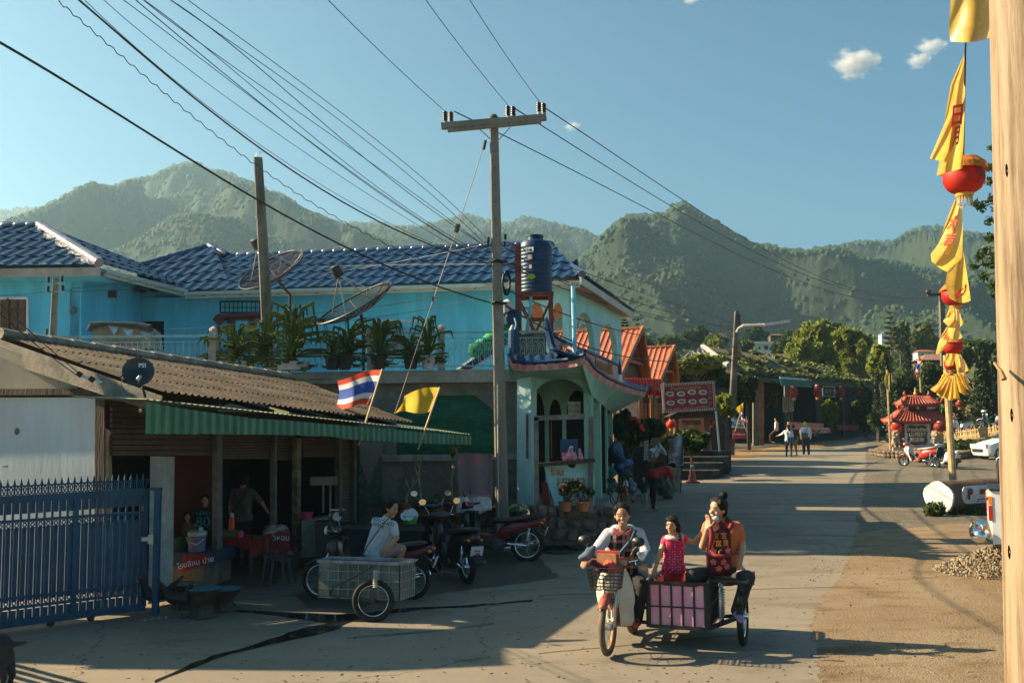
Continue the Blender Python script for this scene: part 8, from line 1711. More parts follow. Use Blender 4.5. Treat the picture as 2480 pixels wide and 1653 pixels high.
J,q,k_=stand(495,1398,16.5,1.25,rad(170),0);t=person('boy in a black shirt with turquoise numerals in the shop doorway',J,k_,darkc,darkc,.5,1,.014,face=(.1,-1,0),hands=False)[0]
text('80',.24,M('turquoise_print',(.02,.30,.32),.8,0,bump=0),t,q(0,-.0,1.12)+V((0,-.155*k_-.02,0)),(1,0,0),(0,0,1),.002);text('HERO',.09,M('turquoise_print',(.02,.30,.32)),t,q(0,0,1.31)+V((0,-.155*k_-.02,0)),(1,0,0),(0,0,1),.002)
J,q,k_=stand(452,1400,16.2,1.0,rad(140),0);person('small child in a grey shirt behind the cooler in the shop',J,k_,M('dim_grey_shirt',(.10,.09,.08),.9),darkc,.5,1,.014,face=(.5,-.8,0),hands=False)
# potted plants and small things
terra=M('terracotta',(.46,.15,.07),.8,.3,4,.2);blackpot=M('black_plastic_pot',(.02,.018,.016),.6,.2);whpot=M('white_bucket',(.45,.45,.42),.6,.2);soil=M('soil',(.03,.02,.015),.95)
def pot(t,b,r,h,m):
 MB().lathe(b,[(.001,0),(r*.68,0),(r*.95,h*.85),(r*1.08,h*.86),(r*1.08,h),(r*.95,h),(r*.9,h*.88)],20).build('pot',m,t,smooth=True);MB().lathe(b,[(.001,h*.9),(r*.92,h*.88)],16).build('soil',soil,t)
def bare_plant(label,b,r,h,stems,m=terra,flower=None,lf=6,grp='potted desert roses on the stone ledge'):
 t=thing('potted_plant',label,'potted plant',b,group=grp);pot(t,b,r,h,m);rn=random.Random(label);g=MB();tips=[];o=b+V((0,0,h*.9));hh,ww=stems
 def br(p,d,l,w_,k_):
  q=p+d*l+V((0,0,l*.15));g.tube([p,p.lerp(q,.5)+V((rn.uniform(-.02,.02),0,0)),q],[w_,w_*.85,w_*.7],6)
  if k_==0:tips.append(q);return
  for _ in range(2 if rn.random()<.8 else 3):br(q,(d+V((rn.uniform(-ww,ww),rn.uniform(-.4,.4),rn.uniform(-.1,.4)))).normalized(),l*rn.uniform(.6,.95),w_*.7,k_-1)
 br(o,V((rn.uniform(-.2,.2),0,1)),hh*.36,.032,2);g.build('stem',M('grey_stem',(.36,.31,.23),.8,.3),t)
 if lf:
  g=MB()
  for q in tips:leaves(g,q,(.04,.04,.04),lf,.05,rn,2.2)
  g.build('leaves',LF3,t)
 if flower:
  g=MB()
  for q in tips[:3]:g.ball(q+V((0,0,.03)),.03,8,(1,1,.6))
  g.build('flower',M('red_petal',(.55,.02,.03),.6),t)
 return t
LZ=gz(18.9)+.66
def led(px):p=P(px,1216,18.55);return V((p.x,18.55,LZ+.0))
for lab,px,r_,h_,st,m_,fl,lf in(('first terracotta pot from the left, low bare forked stems',984,.17,.24,(.5,.9),terra,0,0),('dark pot with a tall thick bare desert rose stem',1019,.19,.24,(.85,.5),M('brown_pot',(.12,.06,.04),.7),0,0),('terracotta pot with only a low tuft of leaves',1058,.18,.24,(.16,.9),terra,0,10),('terracotta pot beside the pink banner with tall stems and a red flower',1098,.16,.24,(.95,.5),terra,1,8)):bare_plant(lab,led(px),r_,h_,st,m_,fl,lf)
grT='potted cactus and succulents on the terrace edge'
def strap_plant(label,px,w_,hgt,n,m_pot,r_=.16,Y=19.7,up=.5,grp=grT,leng=.6,mat=LF2,base=None,ph=.26):
 b=base or V((P(px,880,Y).x,Y,TZ));t=thing('potted_plant',label,'potted plant',b,group=grp)
 if m_pot:pot(t,b,r_,ph,m_pot)
 rn=random.Random(label);g=MB();s=w_*Y/F_/2
 for i in range(n):
  a=rn.uniform(0,6.28);x=math.cos(a)*s*rn.uniform(.3,1.5);y=math.sin(a)*.3;z=hgt*rn.uniform(-.25,1.05);o=b+V((0,0,ph));e=o+V((x,y,z));m1=o+V((x*.4,y*.4,z*.9));e2=o+V((x*1.15,y,z*.65));w2=.022*rn.uniform(.8,1.5)
  pts=[o,m1,e,e2];
  for sd_ in(V((w2,0,0)),V((0,0,w2))):
   vs=[]
   for j,q in enumerate(pts):k_=(.5,1,.9,.05)[j];vs+=[q-sd_*k_,q+sd_*k_]
   g.add(vs,[(2*j,2*j+1,2*j+3,2*j+2)for j in range(3)])
 g.build('leaves',mat,t);return t
for lab,px,w_,hh,n,mp_,Y in(('sprawling dragon fruit cactus around the leaning pole, left part',575,130,.62,60,None,19.75),('tallest green cactus clump just right of the leaning pole',712,120,1.05,90,None,19.7),('arching long leaved plant left of the leaning pole',640,120,.85,70,None,19.9),('two spiky plants in black pots at the middle of the terrace',805,90,.45,40,blackpot,19.65),('small spiky plant in a black pot beside its twin',835,60,.4,26,blackpot,19.65),('large arching cactus in a dark pot left of the dish mast',845,110,.85,46,None,19.8),('wide plant in a brown pot beside the dish mast',918,90,.72,50,blackpot,19.65),('droopy plant in a black bucket under the barred window',995,80,.42,34,blackpot,19.6),('long leaved plant in a white bucket',1037,86,.75,40,whpot,19.65),('small dark leafy plant at the left end of the planting',512,40,.5,26,None,20.0)):
 strap_plant(lab,px,w_,hh,n,mp_,Y=Y)
tb=thing('trough','long pale planting trough on the terrace by the leaning pole','planter',V((P(705,890,19.8).x,19.8,TZ)));MB().prism([P(672,876,19.6),P(742,872,19.6),P(740,893,19.6),P(672,896,19.6)],V((0,.35,0))).build('box',pale_conc,tb)
pbn=thing('sun_screen','faded pink and grey cloth screen in a wooden frame beside the tall pole','screen',P(1149,1300,18.3))
MB().grid(lambda u,v:P(1109+80*u+2*v,1100+102*v,18.3+.02*math.sin(u*9)),10,10).build('cloth',M('faded_pink_cloth',(.20,.145,.15),.9,.15,1.6,.1,col2=(.42,.13,.16),ramp=(.50,.58)),pbn,solid=.01)
MB().grid(lambda u,v:P(1112+79*u,1196+10*v,18.27),4,2).build('hem',M('pink_hem',(.50,.16,.16),.8),pbn,solid=.012)
MB().bar(P(1106,1099,18.28),P(1191,1099,18.28),.03).bar(P(1107,1099,18.28),P(1112,1222,18.28),.022).bar(P(1190,1099,18.28),P(1191,1225,18.28),.022).build('frame',greywood,pbn)
g=MB();r=random.Random(5)
for i in range(16):x=r.uniform(1112,1186);cap(g,P(x,1212+r.uniform(-3,4),18.1),P(x+r.uniform(-6,6),1234+r.uniform(-6,6),18.05),.07,.05,6)
plb=thing('plastic_bags','bunched clear and white plastic bags hanging below the pink screen','plastic bag',P(1149,1235,18.1));fuse(g,'bag_pile',M('clear_plastic',(.55,.53,.48),.3,.3,6,.4,20),plb,.018,1)
tbl=thing('wash_table','dark low table holding the green washing up basin','table',P(990,1330,16.2));MB().prism([P(800,1262,16.5),P(1020,1268,16.2),P(1030,1276,15.8),P(795,1270,16.1)],V((0,0,-.06))).build('tabletop',M('dark_metal_top',(.02,.035,.04),.4),tbl)
for x in(805,905,1018):MB().bar(P(x,1272,16.1),P(x,1385,16.1),.05).build('leg',darkwood,tbl)
MB().prism([P(800,1276,16.2),P(1018,1280,16.0),P(1015,1340,16.0),P(800,1350,16.2)],V((0,.05,0))).build('skirt',M('dark_navy_panel',(.008,.016,.026),.7,.3),tbl)
ba=thing('washing_basin','bright green plastic basin stacked with white plates','basin',P(993,1268,16.0));b=P(993,1267,16.0);MB().lathe(b,[(.001,0),(.10,0),(.14,.115),(.155,.12),(.155,.13),(.135,.125),(.1,.02)],24).build('basin',M('green_plastic',(.02,.30,.06),.4,.1),ba,smooth=True)
pls=M('melamine_white',(.62,.66,.70),.3,.04)
for i,(x,y,tl)in enumerate(((986,1243,15),(998,1240,-10),(1003,1246,-25),(980,1249,30),(992,1250,5))):
 pt=thing('plate','white plate %s in the green basin'%('leaning left','standing tallest','leaning right','at the far left edge','lowest in the middle')[i],'plate',P(x,y,15.97+.02*i),group='plates in the basin');MB().lathe(P(x,y,15.97-.025*i),[(.001,0),(.045,.0),(.066,.012),(.065,.018),(.045,.008),(.001,.008)],24,R=Euler((rad(80),rad(tl),0)).to_matrix()).build('dish',pls,pt,smooth=True)
rt_=thing('shop_table','wooden table under a dark red cloth at the shop front','table',P(590,1416,15.3));rc_=M('deep_red_cloth',(.22,.010,.012),.9,.25,5,.2)
def lam(px,py,Y):return P(px,py,Y)
MB().prism([P(522,1298,15.6),P(612,1298,15.2),P(652,1296,15.9),P(560,1296,16.3)],V((0,0,-.03))).build('tabletop',darkwood,rt_)
MB().grid(lambda u,v:P(520+92*u,1298+30*v+3*math.sin(u*9),15.55-.38*u-.02*math.sin(u*12)),16,5).build('cloth',rc_,rt_,solid=.01);MB().grid(lambda u,v:P(604+54*u,1297+(50-28*u if u<.9 else 18)*v+(6*math.sin(u*5)),15.15+.7*u-.05*v),14,6).build('cloth',rc_,rt_,solid=.01)
MB().grid(lambda u,v:P(522+130*u-40*v*(u-.2),1297-3*v,15.55-.3*u+.5*v),10,4).build('cloth',rc_,rt_,solid=.01)
for x,yb in((536,1405),(608,1418),(646,1402)):MB().bar(P(x,1300,15.6),P(x,yb,15.6),.045).build('leg',oldwood,rt_)
def simple(nm,label,cat,b,prof,mat,part='body',grp=None,n=18,extra=None):
 t=thing(nm,label,cat,b,group=grp);MB().lathe(b,prof,n).build(part,mat,t,smooth=True)
 for e in(extra or[]):MB().lathe(b,e[1],n).build(e[0],e[2],t,smooth=True)
 return t
simple('thermos','tall red thermos flask with a white cap on the red cloth table','thermos',P(561,1288,15.5),[(.001,0),(.045,0),(.048,.02),(.045,.2),(.03,.23)],M('thermos_red',(.62,.03,.015),.35,.05),extra=[('cap',[(.03,.23),(.032,.29),(.001,.30)],whpot)])
simple('mug','bright pink plastic mug on the red cloth table','mug',P(583,1300,15.2),[(.001,0),(.038,0),(.042,.09),(.038,.09),(.035,.01)],M('hot_pink',(.55,.02,.22),.4))
ck=thing('bottle_crate','dark green plastic crate of bottles on the red cloth table','crate',P(550,1296,15.4));MB().prism([P(524,1284,15.45),P(577,1286,15.3),P(577,1300,15.3),P(524,1298,15.45)],V((0,.25,0))).build('crate_body',M('crate_green',(.01,.08,.03),.6,.2),ck)
cn2=thing('shop_counter','low blue topped counter with plastered sides at the shop front','counter',P(450,1440,14.4));MB().prism([P(400,1340,14.5),P(508,1338,14.3),P(508,1370,14.3),P(400,1371,14.5)],V((.1,1.0,0))).build('blue_top',M('worn_blue_top',(.01,.055,.09),.6,.3),cn2)
MB().prism([P(400,1371,14.52),P(494,1370,14.35),P(494,1425,14.35),P(400,1452,14.52)],V((.1,1.0,0))).build('side',M('ochre_plaster',(.20,.15,.09),.9,.3),cn2)
rb2=thing('red_sign_cloth','red cloth with white Thai lettering draped over the counter corner','cloth',P(475,1370,14.2));MB().grid(lambda u,v:P(443+64*u-4*v,1343-3*u+(44-22*u)*v,14.2-.02*math.sin(u*6)),8,6).build('cloth',M('sign_red_cloth',(.36,.012,.02),.8),rb2,solid=.008)
text('โรงสีลม ปาย',.105,wt2,rb2,P(474,1362,14.12),(1,0,.22),(0,0,1),.002)
cl2=simple('drink_cooler','purple water cooler with a white lid and handle on the counter','cooler',P(477,1338,14.6),[(.001,0),(.115,0),(.125,.25)],M('cooler_purple',(.16,.10,.20),.5,.1),extra=[('lid',[(.13,.25),(.135,.27),(.135,.30),(.1,.32),(.001,.32)],whpot)]);MB().tube([P(451,1300,14.5),P(456,1312,14.4),P(477,1318,14.4),P(494,1304,14.5)],.010,6).build('handle',whpot,cl2,smooth=2)
simple('mug','white enamel mug standing on the purple cooler lid','mug',P(486,1286,14.6),[(.001,0),(.032,0),(.034,.06),(.031,.06),(.03,.01)],whpot)
simple('bucket','dark green bucket on the counter behind the column','bucket',P(434,1338,14.8),[(.001,0),(.10,0),(.13,.24),(.135,.24),(.12,.23)],M('dull_green',(.008,.05,.03),.6))
for lab,x,y in(('grey plastic stool beside the red cloth table',686,1352),('far grey stool behind the dark shop post',668,1345)):
 t=thing('plastic_stool',lab,'stool',P(x,1418,15.3),group='stools in the shop');c=P(x,y,15.3);gs_=M('grey_stool',(.06,.055,.05),.5,.1);MB().box(c,(.30,.28,.03)).build('seat',gs_,t)
 for a,b_2 in((-1,-1),(1,-1),(-1,1),(1,1)):MB().bar(c+V((a*.12,b_2*.11,-.01)),c+V((a*.17,b_2*.15,-.42)),.035).build('leg',gs_,t)
 if 'beside' not in lab:pass
rsk=thing('rice_sack','red and white printed rice sack standing behind the shop post','sack',P(665,1390,16.0));g=MB();cap(g,P(660,1290,16.1),P(662,1345,16.1),.17,.19);cap(g,P(680,1290,16.1),P(682,1345,16.1),.15,.18);fuse(g,'sack_body',M('sack_red',(.22,.02,.02),.8,.2,3,.2,col2=(.36,.33,.30),ramp=(.5,.54),stretch=(.3,.3,1)),rsk,.02);text('ข้าวหอม',.12,wt2,rsk,P(672,1302,15.88),(1,0,0),(0,0,1),.002)
wick=M('wicker',(.10,.07,.045),.85,.4,8,.6,60);teal=M('teal_woven_seat',(.03,.17,.22),.7,.3,20,.6,90)
for lab,x,y,yb,m_ in(('nearest wicker stool with a turquoise seat',492,1422,1492,teal),('wicker stool with a turquoise seat half behind the nearest one',541,1423,1478,teal),('wicker stool with a plain woven seat at the back left',452,1411,1472,M('plain_woven',(.13,.14,.09),.8,.3,20,.6))):
 Y=13.0+(1492-yb)*.03;b=P(x,yb,Y);b.z=gz(Y);h=P(x,y,Y).z-b.z;t=thing('wicker_stool',lab,'stool',b,group='wicker stools');g=MB()
 g.lathe(b,[(.19,0),(.2,.03),(.17,.04),(.11,h*.38),(.105,h*.5),(.16,h*.8),(.215,h*.93),(.22,h),(.2,h)],26)
 for i in range(26):a=6.28*i/26;g.tube([b+V((math.cos(a)*r_,math.sin(a)*r_,z))for r_,z in((.195,.01),(.12,h*.36),(.12,h*.5),(.22,h*.95))],.006,4)
 g.build('base',wick,t);MB().lathe(b,[(.001,h+.012),(.205,h+.008),(.225,h-.005),(.21,h-.02)],26).build('seat',m_,t,smooth=True)
kc=thing('kitchen_counter','white block counter with a dark wok stand by the shop post','counter',P(760,1350,16.4));MB().prism([P(730,1260,16.3),P(790,1252,16.6),P(790,1345,16.6),P(730,1350,16.3)],V((.1,.8,0))).build('block',M('grimy_white',(.24,.23,.19),.8,.25),kc);MB().prism([P(762,1262,15.9),P(812,1262,15.9),P(810,1345,15.9),P(765,1345,15.9)],V((0,.3,0))).build('wok_stand',black,kc)
sc2=thing('kitchen_scale','round white faced kitchen scale on the counter','scale',P(817,1262,15.7));c=P(818,1249,15.6);MB().lathe(c,[(.001,-.0),(.072,0),(.078,.01),(.078,.05),(.001,.05)],24,R=Matrix.Rotation(rad(90),3,'X')).build('dial_case',M('scale_case',(.03,.05,.05),.5),sc2,smooth=True);MB().lathe(c+V((0,-.055,0)),[(.001,0),(.066,0),(.066,.004),(.001,.004)],24,'Y').build('dial',M('dial_white',(.50,.50,.44),.5),sc2);MB().bar(c+V((0,-.065,-.01)),c+V((.005,-.065,.045)),.006).build('needle',redp,sc2);MB().box(c+V((0,.02,.10)),(.22,.2,.015)).build('pan',steel,sc2)
simple('plastic_basket','pink plastic basket on the white counter','basket',P(743,1256,16.2),[(.001,0),(.08,0),(.105,.1),(.11,.11),(.1,.1)],M('basket_pink',(.42,.04,.12),.5));
lt=thing('lit_shop_scales_frame','dim glass cabinet with a round topped tin inside the shop','cabinet',P(790,1250,17.6));MB().box(P(785,1163,17.2),(.42,.3,.14)).build('top_tin',M('dim_tin',(.20,.18,.14),.5,.2),lt)
for x in(783,800):MB().bar(P(x,1170,17.2),P(x,1240,17.2),.03).build('frame_post',M('dim_frame',(.22,.20,.17),.6),lt)
bk2=thing('bucket_plant','black bucket with a pale succulent on the stone wall','potted plant',P(1257,1268,17.9));b=P(1257,1262,17.9);pot(bk2,b-V((0,0,.05)),.15,.24,blackpot);g=MB();leaves(g,b+V((0,0,.22)),(.16,.12,.07),60,.07,random.Random(4),2.4);g.build('leaves',M('pale_succulent',(.30,.33,.17),.6),bk2)
def euph(label,px,py,Y,h,grp='flowering plants by the vase sign'):
 b=P(px,py,Y);t=thing('potted_plant',label,'potted plant',b,group=grp);pot(t,b,.13,.17,terra);rn=random.Random(label);g=MB();lf=MB();fl=MB()
 for i in range(7):
  q=b+V((rn.uniform(-.2,.2),rn.uniform(-.1,.1),.17+h*rn.uniform(.5,1)));m1=b.lerp(q,.5)+V((rn.uniform(-.08,.08),0,0));g.tube([b+V((0,0,.15)),m1,q],[.02,.014,.008],5);leaves(lf,q,(.09,.07,.08),26,.05,rn,2)
  if i<4:fl.ball(q+V((0,-.04,.03)),.028,6)
 g.build('stem',darkwood,t);lf.build('leaves',LF1,t);fl.build('flower',M('red_petal',(.55,.02,.03),.6),t)
euph('thorny plant in a dark pot left of the vase sign lettering',1370,1237,18.3,.30);euph('red flowered plant in a terracotta pot right of the vase sign lettering',1412,1237,18.3,.32);euph('red flowered shrub behind the motorbike rider head',1500,1262,19.5,.75)
bp_s=thing('poster','blue advertising sheet with a white letter S on the vase sign shelf','poster',P(1378,1110,19.0));MB().prism([P(1357,1063,19.0),P(1400,1062,19.0),P(1399,1108,19.0),P(1357,1110,19.0)],V((0,.02,0))).build('sheet',M('poster_blue',(.01,.055,.16),.4,.35,6,.1),bp_s);text('S',.16,wt2,bp_s,P(1383,1088,18.97),(1,0,0),(0,0,1),.002,bold=.01)
pc2=thing('pink_cloth','crumpled pink patterned cloth heaped on the vase sign shelf','cloth',P(1388,1112,18.5));g=MB();rn=random.Random(8)
for i in range(9):x=rn.uniform(1366,1408);cap(g,P(x,1110,18.4),P(x+rn.uniform(-8,8),1097 if i%3 else 1088,18.45),.05,.03,6)
fuse(g,'cloth_folds',M('pink_print',(.48,.08,.14),.85,.4,16,.3,col2=(.6,.35,.35)),pc2,.014,1)
rcH=thing('red_chair','red plastic chair back left of the vase sign','chair',P(1320,1235,19.4));MB().prism([P(1312,1168,19.4),P(1326,1168,19.4),P(1334,1232,19.4),P(1314,1232,19.4)],V((0,.04,0))).build('backrest',M('chair_red',(.28,.012,.02),.45),rcH)
for x in(1313,1333):MB().bar(P(x,1228,19.5),P(x+2,1240,19.5),.04).build('leg',M('chair_red',(.28,.012,.02)),rcH)
stl=thing('clothes_stall','roadside stall bench piled with patterned clothes and bags','stall',P(1470,1215,24));SY_=24.
MB().prism([P(1438,1186,SY_),P(1485,1188,SY_),P(1490,1184,SY_+.6),P(1440,1182,SY_+.6)],V((0,0,.04))).build('bench_top',greywood,stl)
for x in(1444,1481):MB().bar(P(x,1188,SY_),P(x,1210,SY_),.05).build('leg',greywood,stl)
MB().bar(P(1478,1060,SY_+.8),P(1480,1200,SY_+.8),.04).bar(P(1530,1150,SY_+.8),P(1475,1056,SY_+.8),.04).build('tent_pole',greywood,stl)
def heap(nm,label,cat,x0,x1,y0,y1,Y,mt,n=10,r_=.12,sd_=1):
 g=MB();rn=random.Random(sd_*7+x0);t=thing(nm,label,cat,P((x0+x1)/2,y1,Y))
 for i in range(n):a=P(rn.uniform(x0,x1),rn.uniform(y0,y1),Y+rn.uniform(-.2,.2));cap(g,a,a+V((rn.uniform(-.15,.15),rn.uniform(-.1,.1),rn.uniform(-.2,.2))),r_*rn.uniform(.6,1.1),r_*.5,6)
 fuse(g,'folds',mt,t,r_*.22,1);return t
heap('blue_tarpaulin','blue striped tarpaulin bunched up beside the mint arches','tarpaulin',1478,1505,1080,1105,24.5,M('blue_stripe_tarp',(.015,.09,.20),.6,.5,9,.4,col2=(.01,.02,.04)),12,.16);heap('blue_tarpaulin','lower fold of blue striped tarpaulin above the stall goods','tarpaulin',1495,1524,1115,1135,24.5,M('blue_stripe_tarp',(.015,.09,.20)),10,.16)
heap('clothes_pile','pink and white patterned bags on the left end of the stall bench','clothes',1440,1462,1150,1182,24,M('pattern_pink',(.38,.22,.22),.8,.6,12,.2,col2=(.10,.04,.05)),14,.11);heap('clothes_pile','turquoise patterned bag hanging at the stall','clothes',1470,1486,1140,1180,24,M('pattern_teal',(.03,.26,.22),.8,.6,12,.2,col2=(.02,.06,.06)),8,.10)
heap('clothes_pile','grey and pale blue clothes heaped on the ground at the stall','clothes',1528,1548,1170,1190,25.2,M('pattern_grey',(.25,.30,.32),.9,.6,12,.2,col2=(.06,.07,.08)),9,.12);heap('bottles_and_jars','small coloured bottles on the stall shelf','bottles',1440,1462,1118,1128,24.4,M('pattern_pink',(.38,.22,.22)),10,.05)
g=thing('dial_scale','large round pale scale dial facing right at the stall','scale',P(1513,1175,24.8));MB().lathe(P(1513,1176,24.6),[(.001,0),(.14,0),(.15,.04),(.001,.08)],20,R=Euler((rad(90),0,rad(35))).to_matrix(),sx=.6).build('dial',M('dial_pale_blue',(.35,.42,.44),.5),g)
heap('clothes_pile','dark and olive cloths draped over a stool near the banner','clothes',1590,1622,1150,1200,28.5,M('olive_cloth',(.10,.095,.07),.9,.4,6,.3),12,.2)
for lab,px,yt,yb,w_,Y,n,ls,mt in(('dark hedge of pot plants behind the stall',1530,1005,1085,90,27.5,1900,.13,LF1),('tall dark shrub with red blooms beside the mint arches',1500,995,1060,50,27,900,.12,LF1),('leafy plants in front of the timber shopfront',1575,1010,1075,70,29,1500,.13,LF1),('grassy dark shrub under the menu board shelter',1672,1040,1095,90,35.5,1500,.16,LF1),('yellow green shrub left of the menu board legs',1610,1060,1095,24,30.5,300,.12,LF3)):
 tree_px('shrub',lab,px,yt,yb,w_,Y,n,ls,mt,px,clumps=12,cat='shrub',cr=.42,trunk_r=.05)
g=MB();rn=random.Random(5)
for x,y in((1538,1013),(1545,1020),(1551,1030),(1528,1012),(1556,1040),(1552,1036)):g.ball(P(x,y,27.0),.07,6)
tag(g.build('red_blooms',M('red_petal',(.55,.02,.03))),'cluster of bright red blooms in the dark planting behind the stall','flowers',kind='stuff')
for lab,x0,x1,y0,y1,Y in(('pale cardboard box under the flower trays',1572,1592,1100,1118,28.5),('brown cardboard box beside the pale one',1594,1612,1102,1118,28.7),('upper wooden crate holding flower pots',1578,1600,1060,1078,28.8)):
 t=thing('crate',lab,'crate',P((x0+x1)/2,y1,Y),group='boxes behind the stall');MB().prism([P(x0,y0,Y),P(x1,y0,Y),P(x1,y1,Y),P(x0,y1,Y)],V((0,.3,0))).build('box',M('box_'+lab[:4],(.26,.18,.10)if 'brown' not in lab else(.12,.07,.05),.85,.25),t);MB().prism([P(x0+2,y0-1,Y),P(x1-2,y0-1,Y),P(x1,y0+1,Y+.2),P(x0,y0+1,Y+.2)],V((0,0,.02))).build('flap',oldwood,t)
heap('flower_tray','tray of small white flowers on a dark rack behind the stall','flower tray',1574,1616,1088,1093,28.3,M('white_blossom',(.55,.55,.55),.8,.4,20),16,.07)
rk_=thing('display_rack','dark stepped display rack for plants behind the stall','rack',P(1590,1160,29.2));MB().prism([P(1500,1075,30),P(1600,1085,30),P(1612,1175,29.4),P(1500,1190,29.4)],V((0,.5,0))).build('rack_back',M('rack_dark',(.02,.022,.02),.9,.3),rk_);MB().prism([P(1568,1094,28.9),P(1618,1096,28.9),P(1618,1100,28.9),P(1568,1098,28.9)],V((0,.5,0))).build('shelf',darkwood,rk_)
ps2=thing('price_list','narrow white paper price list hung on a post behind the stall','sign',P(1565,1115,27.6));MB().prism([P(1561,1068,27.6),P(1571,1065,27.6),P(1569,1112,27.6),P(1559,1114,27.6)],V((0,.03,0))).build('sheet',whpot,ps2)
for i in range(6):text('ชา กาแฟ',.07,black,ps2,P(1565,1073+i*7,27.55),(1,0,.1),(0,0,1),.001)
hs=thing('garden_hose','dark green hose coiled on the ground right of the parked motorbikes','hose',G(1360,1330));g=MB()
for k_ in range(3):g.tube([G(1330+34*math.cos(a)*(1+.15*k_)+k_*14,1328+7*math.sin(a)+k_*2,.03)for a in np.linspace(0,6.0,22)],.018,6)
g.tube([G(1290,1318,.03),G(1330,1312,.03),G(1400,1330,.03),G(1450,1322,.03)],.018,6);g.build('coil',M('hose_green',(.015,.035,.02),.5),hs,smooth=2)
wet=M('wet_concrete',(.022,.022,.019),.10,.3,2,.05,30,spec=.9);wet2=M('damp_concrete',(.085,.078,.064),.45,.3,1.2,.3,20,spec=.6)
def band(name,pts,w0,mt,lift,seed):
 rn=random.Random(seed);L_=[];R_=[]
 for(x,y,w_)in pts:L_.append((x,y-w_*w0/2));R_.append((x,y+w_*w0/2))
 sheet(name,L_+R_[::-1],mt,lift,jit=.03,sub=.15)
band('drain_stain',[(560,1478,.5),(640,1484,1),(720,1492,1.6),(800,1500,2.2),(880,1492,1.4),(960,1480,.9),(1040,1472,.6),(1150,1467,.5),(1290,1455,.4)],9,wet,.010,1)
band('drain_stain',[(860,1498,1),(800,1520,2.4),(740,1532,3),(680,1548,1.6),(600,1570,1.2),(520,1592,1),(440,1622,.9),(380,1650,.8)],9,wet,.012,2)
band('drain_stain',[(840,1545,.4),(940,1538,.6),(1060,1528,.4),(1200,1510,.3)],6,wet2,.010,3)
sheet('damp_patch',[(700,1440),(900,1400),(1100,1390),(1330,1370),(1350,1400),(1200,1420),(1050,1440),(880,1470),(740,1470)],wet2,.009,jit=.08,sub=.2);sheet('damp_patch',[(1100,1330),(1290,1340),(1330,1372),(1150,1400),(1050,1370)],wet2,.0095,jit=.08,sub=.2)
g=MB()
for(a,b)in(((1480,1290),(2075,1297)),((1560,1240),(2080,1246)),((1700,1195),(2090,1198)),((1760,1150),(2098,1152)),((1820,1116),(2098,1117)),((1300,1440),(2030,1420)),((1960,1520),(1100,1600))):
 p,q=G(*a,.012),G(*b,.012);n=14;d=(q-p)
 for i in range(n):
  if random.random()<.3:continue
  u=p+d*(i/n)+V((random.uniform(-.01,.01),random.uniform(-.02,.02),0));w_=p+d*((i+1)/n);g.bar(u,w_,.007,.004)
tag(g.build('road_joints',M('joint_dirt',(.10,.08,.058),.95)),kind='structure')
g=MB();rn=random.Random(3)
for i in range(700):
 p=G(rn.uniform(0,2000),rn.uniform(1330,1650),.012);s=rn.uniform(.006,.02);g.box(p,(s*2,s,.004),rz=rn.uniform(0,3))
tag(g.build('litter',M('litter_bits',(.10,.08,.05),.9,.7,9,0,col2=(.30,.26,.2))),'small dry leaves and grit scattered over the concrete','litter',kind='stuff')
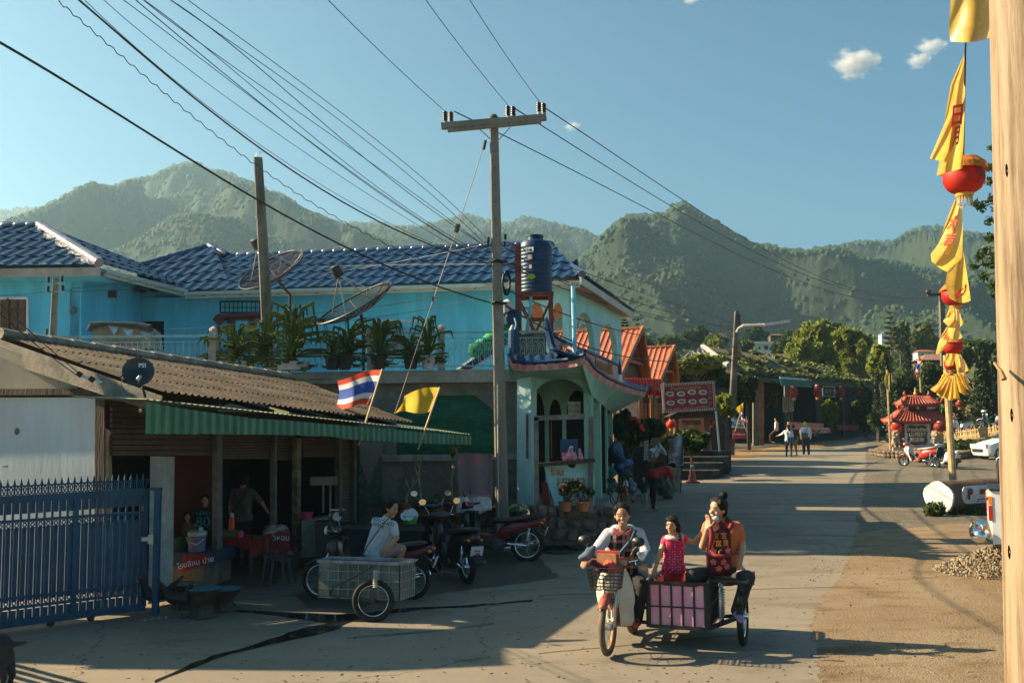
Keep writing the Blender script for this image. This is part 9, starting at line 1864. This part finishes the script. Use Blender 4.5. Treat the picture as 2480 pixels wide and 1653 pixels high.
def hen(label,px,py,Y,hd):
 b=P(px,py,Y);b.z=gz(Y);t=thing('chicken',label,'chicken',b,rz=0,group='black chickens');f=V((hd,-.3,0)).normalized();m=M('black_feathers',(.012,.011,.012),.6,.4,12,.4);g=MB();u=V((0,0,1))
 cap(g,b+f*-.1+u*.27,b+f*.08+u*.25,.085,.075);cap(g,b+f*.08+u*.27,b+f*.17+u*.42,.055,.028);g.ball(b+f*.19+u*.44,.034,8)
 for k_ in(-.05,0,.05):cap(g,b-f*.14+u*.30,b-f*(.27+k_)+u*(.42+k_),.045,.018)
 fuse(g,'body',m,t,.010,1);MB().tube([b+f*.21+u*.44,b+f*.25+u*.43],[.012,.002],6).build('beak',bamboo,t);MB().tube([b+f*.16+u*.47,b+f*.19+u*.50,b+f*.215+u*.47],[.004,.014,.004],6).build('comb',redp,t)
 sdv=V((-f.y,f.x,0))
 for s in(-1,1):g=MB();a=b+sdv*s*.035+u*.20;e=b+sdv*s*.04+f*.02+u*.01;g.tube([a,e],[.012,.007],6);[g.tube([e,e+(f+sdv*q).normalized()*.05],.005,4)for q in(-.6,0,.6)];g.build('leg',M('hen_leg',(.08,.06,.04),.7),t)
hen('black hen walking right between the column and the wicker stools',432,1510,12.9,1.);hen('black hen partly hidden at the foot of the concrete column',378,1485,13.2,-.9)
dg=thing('dog','black dog with white legs cut off by the lower left corner','dog',P(-10,1640,9.3));b=P(-4,1660,9.4);b.z=gz(9.4);g=MB();u=V((0,0,1));f=V((-1,.1,0))
cap(g,b+u*.50+V((-.35,0,0)),b+u*.48,.13,.12);cap(g,b+u*.5,b+u*.38+V((.02,0,0)),.11,.10);cap(g,b+u*.50+V((.06,0,0)),b+u*.52+V((.24,0,0)),.035,.018);cap(g,b+u*.5+V((-.45,0,0)),b+u*.66+V((-.62,0,0)),.10,.07);g.ball(b+u*.70+V((-.68,0,0)),.10,10);cap(g,b+u*.68+V((-.7,0,0)),b+u*.64+V((-.84,0,0)),.055,.035)
for x,y in((.02,-.07),(.03,.07),(-.38,-.07),(-.38,.07)):cap(g,b+V((x,y,.4)),b+V((x+.06,y,.22)),.07,.035);cap(g,b+V((x+.06,y,.22)),b+V((x+.0,y,.03)),.032,.025);cap(g,b+V((x,y,.03)),b+V((x-.06,y,.025)),.028,.022)
fuse(g,'body',M('black_fur',(.014,.013,.013),.7,.3,12,.4),dg,.014)
for y in(-.07,.07):g=MB();cap(g,b+V((.05,y,.20)),b+V((.0,y,.05)),.036,.03);fuse(g,'white_leg_patch',M('white_fur',(.5,.48,.45),.8),dg,.012,1)
for x in(13,121):t=thing('wall_bracket','small grey fitting on the white wall, %s one'%('left' if x<60 else 'right'),'bracket',P(x,1129,13.5));MB().box(P(x,1129,13.55),(.06,.03,.025)).build('plate',steel,t)
